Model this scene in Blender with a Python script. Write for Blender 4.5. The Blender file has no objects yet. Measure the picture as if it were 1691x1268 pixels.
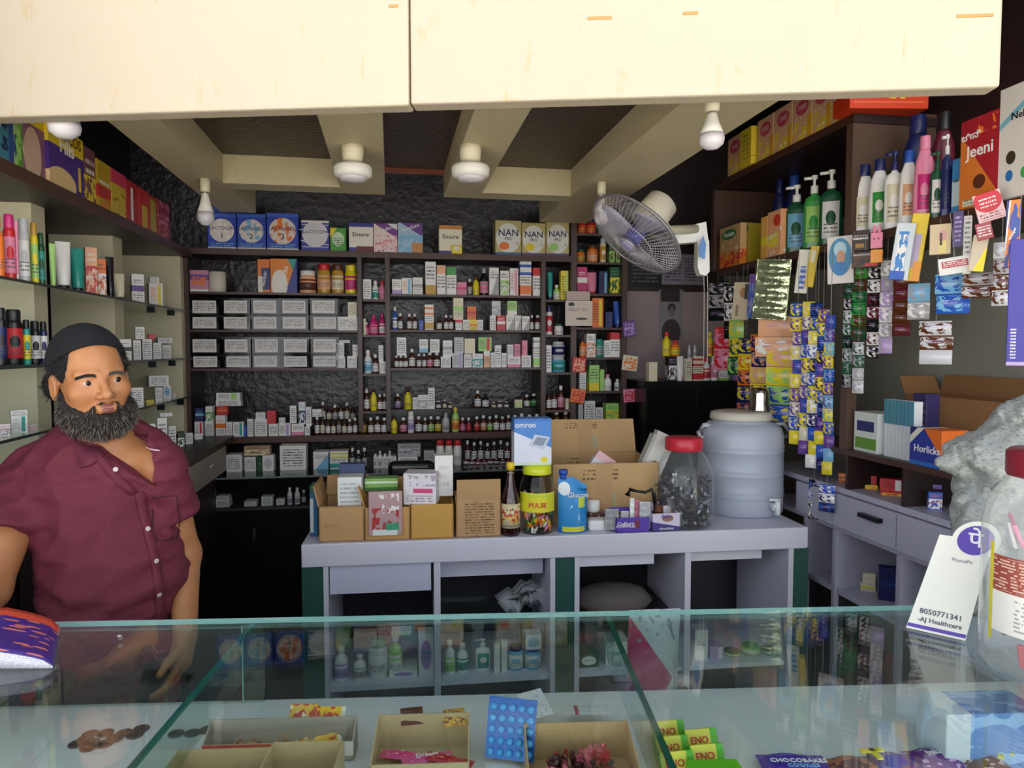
import bpy, bmesh, math, random
import numpy as np
from mathutils import Vector, Matrix
from mathutils.bvhtree import BVHTree
random.seed(7)
SC = bpy.context.scene
COLL = SC.collection
# ---------------------------------------------------------------- camera, sky, exposure
F, CX, CY, CAMZ = 1150.0, 845.5, 634.0, 1.45
PITCH = math.atan(59 / F)
cam_d = bpy.data.cameras.new('camera'); cam = bpy.data.objects.new('camera', cam_d); COLL.objects.link(cam)
cam.location = (0, 0, CAMZ); cam.rotation_euler = (math.pi / 2 - PITCH, 0, 0)
cam_d.sensor_fit = 'HORIZONTAL'; cam_d.sensor_width = 36; cam_d.lens = 36 * F / 1691; cam_d.clip_start = 0.02
SC.camera = cam
W = bpy.data.worlds.new('sky'); SC.world = W; W.use_nodes = True
bgn = W.node_tree.nodes['Background']; bgn.inputs[1].default_value = 1.0
_t = W.node_tree.nodes.new('ShaderNodeTexCoord'); _s = W.node_tree.nodes.new('ShaderNodeSeparateXYZ'); _r = W.node_tree.nodes.new('ShaderNodeValToRGB')
W.node_tree.links.new(_t.outputs['Generated'], _s.inputs[0]); W.node_tree.links.new(_s.outputs[2], _r.inputs[0]); W.node_tree.links.new(_r.outputs[0], bgn.inputs[0])
_r.color_ramp.elements[0].position = 0.0; _r.color_ramp.elements[0].color = (1.25, 1.28, 1.32, 1)      # bright hazy street horizon
_r.color_ramp.elements[1].position = 0.6; _r.color_ramp.elements[1].color = (.25, .29, .34, 1)
SUN = bpy.data.lights.new('sun', 'SUN'); _so = bpy.data.objects.new('sun', SUN); COLL.objects.link(_so)   # the shop front is in shade; the street before it is sunlit
SUN.energy = 11.0; SUN.color = (1.0, .95, .86); SUN.angle = .01; _so.rotation_euler = (math.radians(-46), 0, math.radians(8)); _so.location = (0, 3, 6)
SC.view_settings.view_transform = 'Standard'; SC.view_settings.look = 'None'
SC.view_settings.exposure = 1.5; SC.view_settings.gamma = 1.0; SC.view_settings.use_curve_mapping = False
SC.cycles.max_bounces = 8; SC.cycles.transparent_max_bounces = 24; SC.cycles.transmission_bounces = 6
SC.cycles.caustics_reflective = False; SC.cycles.caustics_refractive = False
SC.cycles.use_denoising = True
FZ = -0.12                                   # shop floor
# ---------------------------------------------------------------- helpers: rays and frames
def ray(px, py):
    x = (px - CX) / F; y = -(py - CY) / F
    cp, sp = math.cos(PITCH), math.sin(PITCH)
    return Vector((x, cp + y * sp, -sp + y * cp))
CAM = Vector((0, 0, CAMZ))
def onY(px, py, Y):
    d = ray(px, py); return CAM + d * (Y / d.y)
def onZ(px, py, z):
    d = ray(px, py); return CAM + d * ((z - CAMZ) / d.z)
class Fr:
    """a vertical plane of the place: u runs along it, w into it (away from the room)"""
    def __init__(s, ox, oy, ang):
        s.O = Vector((ox, oy)); s.a = ang
        s.u = Vector((math.cos(ang), math.sin(ang))); s.w = Vector((-math.sin(ang), math.cos(ang)))
    def P(s, a, d, z):
        q = s.O + s.u * a + s.w * d; return Vector((q.x, q.y, z))
    def hit(s, px, py, d=0.0):
        r = ray(px, py); o = s.O + s.w * d
        t = (o.x * s.w.x + o.y * s.w.y) / (r.x * s.w.x + r.y * s.w.y)
        p = CAM + r * t
        return (Vector((p.x, p.y)) - s.O).dot(s.u), p.z
ROOM = 0.1723
B = Fr(-1.6, 3.45, ROOM)                     # shelf fronts on the rear wall
L = Fr(-1.6, 3.45, ROOM + math.pi / 2)       # shelf fronts on the left wall
R = Fr(1.02, 3.45, ROOM - math.pi / 2)       # shelf fronts on the right wall
# ---------------------------------------------------------------- materials
def lin(h):
    if not isinstance(h, str): return tuple(h)[:3] + (1,)
    v = [int(h[i:i + 2], 16) / 255 for i in (0, 2, 4)]
    return tuple(c / 12.92 if c <= .04045 else ((c + .055) / 1.055) ** 2.4 for c in v) + (1,)
K = dict(wh=('white', 'efebe8'), cr=('cream', 'e6dcc0'), gy=('grey', 'a8a6a8'), sl=('silver', 'c8c8cc'), bk=('black', '1a191c'),
 rd=('red', 'd02c34'), pk=('pink', 'e68aa8'), mg=('magenta', 'd2307c'), pu=('purple', '6b4698'), bl=('blue', '2b57b8'),
 nv=('navy', '20265e'), lb=('light blue', '7db8dc'), te=('teal', '2f9d90'), gr=('green', '3f9a48'), dg=('dark green', '1f5538'),
 lg=('light green', 'a8d878'), ye=('yellow', 'ecd62e'), og=('orange', 'ee7a2c'), pe=('peach', 'eeb38c'), br=('brown', '5a3018'),
 ma=('maroon', '6a2030'), am=('amber', '4c2410'), vi=('violet', 'b89ad0'), go=('golden', 'c79a3e'), kb=('cardboard', 'b48d60'))
def C(k): return lin(K[k][1]) if k in K else lin(k)
MATS = {}
def newmat(name):
    m = bpy.data.materials.new(name); m.use_nodes = True
    nt = m.node_tree; return m, nt, nt.nodes['Principled BSDF']
def mat(name, col, rough=.5, metal=0.0, spec=.5, bump=0.0, bscale=60, vary=0.0, vscale=8, trans=0.0, sss=0.0):
    if name in MATS: return MATS[name]
    m, nt, b = newmat(name)
    b.inputs['Base Color'].default_value = lin(col); b.inputs['Roughness'].default_value = rough
    b.inputs['Metallic'].default_value = metal; b.inputs['Specular IOR Level'].default_value = spec
    N = nt.nodes.new; Lk = nt.links.new
    tc = N('ShaderNodeTexCoord')
    if vary:
        no = N('ShaderNodeTexNoise'); no.inputs['Scale'].default_value = vscale; no.inputs['Detail'].default_value = 6
        Lk(tc.outputs['Object'], no.inputs['Vector'])
        mx = N('ShaderNodeMix'); mx.data_type = 'RGBA'; Lk(no.outputs['Fac'], mx.inputs[0])
        c = lin(col); mx.inputs[6].default_value = tuple(x * (1 - vary) for x in c[:3]) + (1,)
        mx.inputs[7].default_value = tuple(min(1, x * (1 + vary)) for x in c[:3]) + (1,)
        Lk(mx.outputs[2], b.inputs['Base Color'])
    if bump:
        no = N('ShaderNodeTexNoise'); no.inputs['Scale'].default_value = bscale; no.inputs['Detail'].default_value = 4
        Lk(tc.outputs['Object'], no.inputs['Vector'])
        bu = N('ShaderNodeBump'); bu.inputs['Strength'].default_value = bump; bu.inputs['Distance'].default_value = .01
        Lk(no.outputs['Fac'], bu.inputs['Height']); Lk(bu.outputs[0], b.inputs['Normal'])
    if sss:
        b.inputs['Subsurface Weight'].default_value = sss; b.inputs['Subsurface Radius'].default_value = (.02, .008, .004)
    MATS[name] = m; return m
def glassy(name, tint=(.93, .97, .96), rough=.0, ior=1.45, haze=None):
    """thin glass or clear plastic: transparent mixed with a mirror by Fresnel"""
    if name in MATS: return MATS[name]
    m, nt, b = newmat(name); nt.nodes.remove(b)
    N = nt.nodes.new; Lk = nt.links.new
    out = [n for n in nt.nodes if n.type == 'OUTPUT_MATERIAL'][0]
    tr = N('ShaderNodeBsdfTransparent'); tr.inputs[0].default_value = tint + (1,)
    gl = N('ShaderNodeBsdfGlossy'); gl.inputs['Roughness'].default_value = rough; gl.inputs[0].default_value = (1, 1, 1, 1)
    fr = N('ShaderNodeFresnel'); ge = N('ShaderNodeNewGeometry'); io = N('ShaderNodeMix'); io.inputs[2].default_value = ior; io.inputs[3].default_value = 1 / ior
    Lk(ge.outputs['Backfacing'], io.inputs[0]); Lk(io.outputs[0], fr.inputs[0])   # no total reflection inside a thin sheet
    mx = N('ShaderNodeMixShader'); Lk(fr.outputs[0], mx.inputs[0]); Lk(tr.outputs[0], mx.inputs[1]); Lk(gl.outputs[0], mx.inputs[2])
    res = mx
    if haze:
        df = N('ShaderNodeBsdfDiffuse'); df.inputs[0].default_value = haze[0] + (1,)
        m2 = N('ShaderNodeMixShader'); m2.inputs[0].default_value = haze[1]
        Lk(mx.outputs[0], m2.inputs[1]); Lk(df.outputs[0], m2.inputs[2]); res = m2
    Lk(res.outputs[0], out.inputs[0]); MATS[name] = m; return m
def pm(base, *layers, rough=.42, key=None):
    """printed packaging: flat shapes and rows of small print laid over a base colour, in the object's own box (Generated) coordinates"""
    k = repr((base, layers, rough))
    if k in MATS: return MATS[k]
    m, nt, b = newmat('print'); b.inputs['Roughness'].default_value = rough
    N = nt.nodes.new; Lk = nt.links.new
    def val(i, v): i.default_value = v
    tc = N('ShaderNodeTexCoord'); sp = N('ShaderNodeSeparateXYZ'); Lk(tc.outputs['Generated'], sp.inputs[0])
    X, Z = sp.outputs[0], sp.outputs[2]
    def M(op, a, b_=None, c=None):
        n = N('ShaderNodeMath'); n.operation = op
        for i, v in enumerate((a, b_, c)):
            if v is None: continue
            if isinstance(v, (int, float)): n.inputs[i].default_value = v
            else: Lk(v, n.inputs[i])
        return n.outputs[0]
    def rect(x0, x1, z0, z1):
        a = M('COMPARE', X, (x0 + x1) / 2, (x1 - x0) / 2); c = M('COMPARE', Z, (z0 + z1) / 2, (z1 - z0) / 2)
        return M('MULTIPLY', a, c)
    cur = None
    for ly in layers:
        t, col, p = ly[0], ly[1], ly[2:]
        if t == 'r': f = rect(*p)
        elif t == 'e':
            dx = M('MULTIPLY', M('SUBTRACT', X, p[0]), 1 / p[2]); dz = M('MULTIPLY', M('SUBTRACT', Z, p[1]), 1 / p[3])
            f = M('LESS_THAN', M('ADD', M('MULTIPLY', dx, dx), M('MULTIPLY', dz, dz)), 1)
        elif t == 't':                      # x0 x1 z0 z1 rows
            fr = M('FRACT', M('MULTIPLY', Z, p[4])); st = M('COMPARE', fr, .5, .24)
            fl = M('FLOOR', M('MULTIPLY', Z, p[4])); cb = N('ShaderNodeCombineXYZ')
            Lk(M('MULTIPLY', X, 4.0 * p[4]), cb.inputs[0]); Lk(M('MULTIPLY', fl, 7.3), cb.inputs[1])
            no = N('ShaderNodeTexNoise'); no.inputs['Scale'].default_value = 1.0; no.inputs['Detail'].default_value = 1
            Lk(cb.outputs[0], no.inputs['Vector'])
            f = M('MULTIPLY', M('MULTIPLY', st, M('GREATER_THAN', no.outputs['Fac'], .47)), rect(*p[:4]))
        elif t == 'd':                      # a*x + b*z > c
            f = M('GREATER_THAN', M('ADD', M('MULTIPLY', X, p[0]), M('MULTIPLY', Z, p[1])), p[2])
        elif t == 'n':                      # scale threshold x0 x1 z0 z1 : blotches of a printed picture
            no = N('ShaderNodeTexNoise'); no.inputs['Scale'].default_value = p[0]; no.inputs['Detail'].default_value = 2
            Lk(tc.outputs['Generated'], no.inputs['Vector'])
            f = M('MULTIPLY', M('GREATER_THAN', no.outputs['Fac'], p[1]), rect(*p[2:6]))
        mx = N('ShaderNodeMix'); mx.data_type = 'RGBA'; Lk(f, mx.inputs[0])
        if cur is None: mx.inputs[6].default_value = C(base)
        else: Lk(cur, mx.inputs[6])
        mx.inputs[7].default_value = C(col); cur = mx.outputs[2]
    if cur is None: b.inputs['Base Color'].default_value = C(base)
    else: Lk(cur, b.inputs['Base Color'])
    MATS[k] = m; return m
def style(code, a, b='gy', c='bk'):
    T = ('t', '55505a', .1, .9)
    return {
     'p': lambda: pm(a, ('t', b, .15, .85, .45, .6, 9)),
     't': lambda: pm(a, T + (.15, .85, 9)),
     'b': lambda: pm(a, ('r', b, 0, 1, .42, .62), T + (.12, .38, 12), ('t', b, .15, .8, .7, .85, 12)),
     'u': lambda: pm(a, ('r', b, 0, 1, .72, 1), T + (.2, .62, 9)),
     'l': lambda: pm(a, ('r', b, 0, 1, 0, .3), T + (.45, .85, 9)),
     'd': lambda: pm(a, ('d', b, 1, -1, .15), T + (.6, .85, 10)),
     'D': lambda: pm(a, ('d', b, 1, -.9, .05), ('d', a, 1, -.9, .25)),
     'c': lambda: pm(a, ('e', b, .5, .5, .36, .34), ('t', c, .25, .75, .42, .62, 10)),
     'f': lambda: pm(a, ('n', b, 4.5, .5, 0, 1, .05, .62), ('n', c, 7, .6, 0, 1, .1, .6), ('t', c, .1, .9, .7, .9, 10)),
     's': lambda: pm(a, ('r', b, .62, .86, .06, .94), ('t', c, .1, .55, .2, .85, 12)),
     '3': lambda: pm(a, ('r', b, 0, 1, .82, .9), ('r', b, 0, 1, .6, .68), ('r', c, 0, 1, .05, .3), T + (.35, .55, 12)),
     'x': lambda: pm(a, ('r', b, .08, .92, .1, .9), ('t', c, .15, .85, .2, .8, 8)),
    }[code]()
WOOD = mat('dark_laminate', '2c1d1c', .42, bump=.15, bscale=90, vary=.25, vscale=14)
WOODL = mat('brown_shelf_edge', '4a2f26', .4, vary=.25, vscale=20)
BLK = mat('black_laminate', '0d0e10', .28)
CREAMB = mat('cream_board', 'cfc6a8', .5, vary=.05, vscale=5)
WHITE = mat('white_laminate', 'dcdae8', .35, vary=.03, vscale=6)
WHITEP = mat('white_plastic', 'f0efec', .35)
GLASS = glassy('case_glass', (.86, .95, .92))
GEDGE = mat('green_glass_edge', '2b6e62', .15)
GEDGEL = mat('pale_glass_edge', '9fd0cc', .15)
CLEAR = glassy('clear_plastic', (.96, .97, .97), .04, 1.35)
# ---------------------------------------------------------------- mesh helpers
def link(o, parent=None):
    COLL.objects.link(o)
    if parent: o.parent = parent
    return o
def mo(name, vs, fs, m, parent=None, smooth=False, loc=None, rz=None):
    me = bpy.data.meshes.new(name); me.from_pydata([tuple(v) for v in vs], [], fs); me.materials.append(m)
    if smooth: me.shade_smooth()
    o = link(bpy.data.objects.new(name, me), parent)
    if loc is not None: o.location = loc
    if rz is not None: o.rotation_euler = (0, 0, rz)
    return o
def tag(o, label, cat, group=None, kind=None):
    o['label'] = label; o['category'] = cat
    if group: o['group'] = group
    if kind: o['kind'] = kind
    return o
def empty(name, loc, rz=0.0):
    o = link(bpy.data.objects.new(name, None)); o.location = loc; o.rotation_euler = (0, 0, rz); o.empty_display_size = .02; return o
def boxv(x0, x1, y0, y1, z0, z1):
    return [(x0, y0, z0), (x1, y0, z0), (x1, y1, z0), (x0, y1, z0), (x0, y0, z1), (x1, y0, z1), (x1, y1, z1), (x0, y1, z1)]
BF = [(0, 3, 2, 1), (4, 5, 6, 7), (0, 1, 5, 4), (1, 2, 6, 5), (2, 3, 7, 6), (3, 0, 4, 7)]
class MB:
    def __init__(s): s.v = []; s.f = []
    def add(s, vs, fs):
        n = len(s.v); s.v += [tuple(v) for v in vs]; s.f += [tuple(i + n for i in f) for f in fs]; return s
    def box(s, *a): return s.add(boxv(*a), BF)
    def lathe(s, prof, n=20, c=(0, 0, 0), sx=1, sy=1):
        vs = []
        for r, z in prof:
            for i in range(n):
                t = 2 * math.pi * i / n; vs.append((c[0] + r * math.cos(t) * sx, c[1] + r * math.sin(t) * sy, c[2] + z))
        fs = [(j * n + i, j * n + (i + 1) % n, (j + 1) * n + (i + 1) % n, (j + 1) * n + i) for j in range(len(prof) - 1) for i in range(n)]
        if prof[0][0] > 1e-6: fs.append(tuple(reversed(range(n))))
        if prof[-1][0] > 1e-6: fs.append(tuple((len(prof) - 1) * n + i for i in range(n)))
        return s.add(vs, fs)
    def tube(s, pts, r, n=8, closed=False):
        pts = [Vector(p) for p in pts]; m = len(pts); vs = []
        for k, p in enumerate(pts):
            a = pts[(k - 1) % m] if (closed or k) else p; c = pts[(k + 1) % m] if (closed or k < m - 1) else p
            d = (c - a).normalized(); up = Vector((0, 0, 1)) if abs(d.z) < .9 else Vector((1, 0, 0))
            x = d.cross(up).normalized(); y = d.cross(x); rr = r[k] if isinstance(r, (list, tuple)) else r
            for i in range(n):
                t = 2 * math.pi * i / n; vs.append(p + x * rr * math.cos(t) + y * rr * math.sin(t))
        fs = [(j * n + i, j * n + (i + 1) % n, ((j + 1) % m) * n + (i + 1) % n, ((j + 1) % m) * n + i)
              for j in range(m if closed else m - 1) for i in range(n)]
        if not closed: fs += [tuple(reversed(range(n))), tuple((m - 1) * n + i for i in range(n))]
        return s.add(vs, fs)
    def prism(s, poly, y0, y1):                # polygon in x,z pulled along y
        n = len(poly); vs = [(x, y0, z) for x, z in poly] + [(x, y1, z) for x, z in poly]
        return s.add(vs, [tuple(range(n)), tuple(reversed(range(n, 2 * n)))] + [(i, i + n, (i + 1) % n + n, (i + 1) % n) for i in range(n)])
    def put(s, name, m, parent=None, smooth=False, loc=None, rz=None): return mo(name, s.v, s.f, m, parent, smooth, loc, rz)
def bev(o, w=.003, seg=2):
    b = o.modifiers.new('bevel', 'BEVEL'); b.width = w; b.segments = seg; b.limit_method = 'ANGLE'; return o
def fbox(fr, s0, s1, d0, d1, z0, z1, name, m, parent=None, bw=.0):
    """a box standing in a frame; its own origin sits at its base centre"""
    mb = MB().box(-(s1 - s0) / 2, (s1 - s0) / 2, -(d1 - d0) / 2, (d1 - d0) / 2, 0, z1 - z0)
    o = mb.put(name, m, None, False, fr.P((s0 + s1) / 2, (d0 + d1) / 2, z0), fr.a)
    if bw: bev(o, bw)
    if parent:
        bpy.context.view_layer.update() if False else None
        o.parent = parent; o.matrix_parent_inverse = (Matrix.LocRotScale(parent.location, parent.rotation_euler, parent.scale)).inverted()
    return o
def struct(o, **k): o['kind'] = 'structure'; return o
def text(par, s, size, loc, m, rx=math.pi / 2, rz=0.0, name='lettering', sx=1.0, shear=0.0, rot=None):
    cu = bpy.data.curves.new(name, 'FONT'); cu.body = s; cu.size = size; cu.align_x = 'CENTER'; cu.align_y = 'CENTER'
    cu.extrude = .0004; cu.shear = shear; cu.resolution_u = 2; cu.offset = size * .012
    cu.materials.append(m); o = link(bpy.data.objects.new(name, cu), par); o.location = loc
    o.rotation_euler = rot or (rx, 0, rz); o.scale = (sx, 1, 1); return o
INK = {k: mat('ink_' + k, K[k][1], .5) for k in K}
# ---------------------------------------------------------------- the shop shell
def quadbox(fr, s0, s1, d0, d1, z0, z1, name, m): return struct(fbox(fr, s0, s1, d0, d1, z0, z1, name, m))
TEX = mat('embossed_dark_panel', '261c1f', .3, bump=.6, bscale=26)
# rear wall, its right pale bay, left and right walls, floor, ceiling
quadbox(B, -.35, 2.28, .26, .34, FZ, 2.66, 'wall_back', TEX)
PALE = mat('pale_mauve_wall', 'a08e8e', .6, vary=.06, vscale=3)
GREYW = mat('grey_green_wall', '8c8a7e', .6, vary=.05, vscale=3)
sa, za = B.hit(1033, 478, .1)
quadbox(B, 2.25, 3.30, .20, .34, FZ, za, 'wall_back_bay', PALE)
quadbox(B, 2.25, 3.30, .20, .34, za, 2.66, 'wall_back_upper', WOOD)
quadbox(L, -2.5, .35, .33, .40, FZ, 2.66, 'wall_left', mat('left_wall_dark', '2a1f1f', .5))
quadbox(R, -.80, 2.5, .36, .44, FZ, 2.02, 'wall_right', GREYW)
quadbox(R, -.80, 2.5, .36, .44, 2.02, 2.66, 'wall_right_upper', WOOD)
mo('floor', boxv(-3, 3, 1.25, 5, FZ - .05, FZ), BF, mat('floor_tiles', '6a645c', .5, vary=.15), None)['kind'] = 'structure'
mo('ground', boxv(-9, 9, -9, 1.25, FZ - .08, FZ - .03), BF, mat('street_paving', 'c8c2b4', .8, vary=.15, vscale=3), None)['kind'] = 'structure'
mo('ceiling', boxv(-2.4, 2.2, 1.62, 4.6, 2.66, 2.72), BF, mat('ceiling_dark', '1c1718', .6), None)['kind'] = 'structure'
# coffered false ceiling: cream strips hanging below brown embossed panels
ZS, ZR = 2.12, 2.235
STRIP = mat('cream_emboss_strip', 'c9bd9c', .5, bump=.35, bscale=120, vary=.08, vscale=60)
CEILP = mat('brown_embossed_ceiling', '3a2a26', .35, bump=.8, bscale=55, vary=.3, vscale=30)
def uu(px, py, z=ZS):
    p = onZ(px, py, z); q = Vector((p.x, p.y)) - B.O; return q.dot(B.u), q.dot(B.w)
def strip(pa, pb, back, front=-2.05):
    a = uu(*pa)[0]; b = uu(*pb)[0]; return a, b
yb = uu(637, 322)[1]                         # rear edge of the strips
fr0 = -1.98
sL0 = uu(340, 330)[0]; sL1 = uu(372, 305)[0]
sA0 = uu(560, 305)[0]; sA1 = uu(636, 322)[0]
sB0 = uu(734, 322)[0]; sB1 = uu(803, 306)[0]
sR0 = uu(965, 305)[0]; sR1 = uu(1037, 325)[0]
ybi = uu(450, 305)[1]
ext = uu(400, 351)[1]
trimn = [0]
def trim(s0, s1, d0, d1, z0=ZS, z1=ZR + .02, m=STRIP):
    trimn[0] += 1
    return quadbox(B, s0, s1, d0, d1, z0, z1, 'trim_%d' % trimn[0], m)
def fd(s): return (FBY - 3.45 - s * .171) / .985
FBY = 1.62
trim(sL0, sL1, fd(sL0) + .06, yb); trim(sA0, sA1, fd(sA0), yb); trim(sB0, sB1, fd(sB0) - .05, yb); trim(sR0, sR1, fd(sR0) - .08, yb)
trim(sL1, sA0, ybi, yb); trim(sB1, sR0, ybi, yb)
trim(sL0, uu(411, 340)[0], yb, ext); trim(uu(922, 340)[0], sR1, yb, ext)
for k in range(6):
    a, b_ = sL0 + (sR1 - sL0) * k / 6, sL0 + (sR1 - sL0) * (k + 1) / 6; quadbox(B, a, b_, fd(a) + .04, yb, ZR, ZR + .03, 'ceiling_panel', CEILP)
trim(sA1, sB0, yb - .02, yb, ZR - .02, ZR, mat('copper_strip', '8a4a34', .35))
# front fascia beam over the opening
P0 = onY(-60, 201.5, 1.605); P1 = onY(1652, 153, 1.42)
zb = 1.972
d2 = Vector((P1.x - P0.x, P1.y - P0.y)); angb = math.atan2(d2.y, d2.x)
FB = Fr(P0.x, P0.y, angb)
def beam_mat():
    m, nt, b = newmat('weathered_cream_board'); N = nt.nodes.new; Lk = nt.links.new
    tc = N('ShaderNodeTexCoord'); b.inputs['Roughness'].default_value = .55
    n1 = N('ShaderNodeTexNoise'); n1.inputs['Scale'].default_value = 3; n1.inputs['Detail'].default_value = 5; Lk(tc.outputs['Object'], n1.inputs[0])
    mx = N('ShaderNodeMix'); mx.data_type = 'RGBA'; mx.inputs[6].default_value = lin('b8a796'); mx.inputs[7].default_value = lin('bab09c')
    Lk(n1.outputs[0], mx.inputs[0])
    mp = N('ShaderNodeMapping'); mp.inputs['Scale'].default_value = (30, 30, 9); Lk(tc.outputs['Object'], mp.inputs[0])
    n2 = N('ShaderNodeTexNoise'); n2.inputs['Scale'].default_value = 1; n2.inputs['Detail'].default_value = 5; n2.inputs['Roughness'].default_value = .7; Lk(mp.outputs[0], n2.inputs[0])
    rp = N('ShaderNodeValToRGB'); rp.color_ramp.elements[0].position = .60; rp.color_ramp.elements[1].position = .68; Lk(n2.outputs[0], rp.inputs[0])
    rp.color_ramp.elements[1].color = (.55, .55, .55, 1)
    m2 = N('ShaderNodeMix'); m2.data_type = 'RGBA'; Lk(rp.outputs[0], m2.inputs[0]); Lk(mx.outputs[2], m2.inputs[6]); m2.inputs[7].default_value = lin('b09a68')
    Lk(m2.outputs[2], b.inputs['Base Color']); return m
BM = beam_mat()
Lb = d2.length; sj = FB.hit(676, 100)[0]
zt = 2.262
root = empty('fascia_beam', FB.P(Lb / 2, 0, zb), FB.a)
tag(root, 'long weathered cream fascia board hanging across the top of the shop opening', 'beam')
for i, (a, b_) in enumerate(((0, sj - .0015), (sj + .0015, Lb))):
    o = fbox(FB, a, b_, 0, .05, zb - (.0 if i else .002), zt, 'board', BM, root, .006)
o = fbox(FB, -.0, Lb, -.004, .06, zt, zt + .30, 'shutter_box', mat('rusty_shutter_box', '9a6a3c', .5, vary=.2), root)
for px, py, w in ((990, 30, .05), (1610, 26, .07), (1140, 22, .03), (650, 10, .02)):
    s, z = FB.hit(px, py)
    fbox(FB, s - w / 2, s + w / 2, -.0015, 0, z - .003, z + .003, 'scratch', mat('tan_scratch', 'b98a50', .7), root)
root = None
# ---------------------------------------------------------------- shelving on the rear wall
def zB(x, y, d=0.0): return B.hit(x, y, d)[1]
def sB_(x, d=0.0): return B.hit(x, 600, d)[0]
def shelf(fr, x0, x1, y, name, label, m=WOOD, d0=0, d1=.25, th=.018, cat='shelf', xr=None, group=None, edge=True):
    s0 = fr.hit(x0, y)[0]; s1 = fr.hit(x1, y)[0]; z = fr.hit(xr or (x0 + x1) / 2, y)[1]
    o = fbox(fr, s0, s1, d0, d1, z - th, z, name, m)
    if edge and m is WOOD: fbox(fr, s0, s1, d0 - .003, d0 - .0002, z - th, z, 'edge_band', WOODL, o)
    tag(o, label, cat, group); return z
ZT = shelf(B, 312, 946, 416, 'wall_shelf', 'long dark top shelf of the rear wall carrying the baby formula cartons', th=.03, xr=628)
ZL = shelf(B, 312, 955, 713, 'wall_shelf', 'long dark shelf with rows of syrup bottles under the medicine racks', d0=-.03, th=.03, xr=780)
def post(x0, x1, y0, y1, lab, d0=0.0, d1=.25):
    o = fbox(B, sB_(x0), sB_(x1), d0 + .001, d1, zB(x1, y1), zB(x1, y0), 'shelf_upright', WOOD)
    fbox(B, sB_(x0) + .004, sB_(x1) - .004, -.003, .0005, zB(x1, y1), zB(x1, y0), 'face_strip', WOODL, o)
    tag(o, lab, 'shelf post', 'uprights of the rear shelving')
post(306, 314, 412, 790, 'dark upright at the left end of the rear shelving')
post(591, 599, 423, 712, 'dark upright left of the narrow bay with pink bottles')
post(637, 645, 425, 712, 'dark upright between the pink bottle bay and the middle racks')
post(893, 901, 427, 712, 'dark upright between the middle racks and the narrow bay of tubes')
post(942, 952, 352, 800, 'dark upright right of the narrow bay, beside the hanging paper pad')
post(1026, 1035, 352, 800, 'dark upright at the right end of the rear shelving')
SHZ = {}
def sh(key, x0, x1, y, lab): SHZ[key] = shelf(B, x0, x1, y, 'rack_shelf', lab, th=.012, group='small shelves of the rear wall')
sh('a1', 314, 591, 483, 'dark rack shelf above the clear label boxes'); sh('a2', 314, 591, 545, 'dark rack shelf between two double rows of label boxes')
sh('a3', 314, 591, 608, 'dark rack shelf below the lowest label boxes')
for i, y in enumerate((494, 553, 617, 679)): sh('n%d' % (i + 1), 599, 637, y, 'dark shelf, %s from top in the bay of pink bottles' % ('first', 'second', 'third', 'fourth')[i])
for i, y in enumerate((487, 545, 607)): sh('m%d' % (i + 1), 645, 893, y, 'dark shelf, %s of three in the middle medicine racks' % ('top', 'second', 'lowest')[i])
for i, y in enumerate((495, 553, 615, 677)): sh('q%d' % (i + 1), 901, 942, y, 'dark shelf, %s from top in the narrow bay of tubes' % ('first', 'second', 'third', 'fourth')[i])
for i, y in enumerate((386, 433, 485, 541, 590, 646, 698)): sh('r%d' % i, 952, 1026, y, 'dark shelf, %s from top in the rack right of the narrow bay' % ('first', 'second', 'third', 'fourth', 'fifth', 'sixth', 'seventh')[i])
# step behind the syrup bottles
st = fbox(B, sB_(645), sB_(893), .11, .24, ZL, ZL + .115, 'shelf_riser', BLK); tag(st, 'black step board behind the front row of syrup bottles', 'shelf')
ZRIS = ZL + .115
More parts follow.
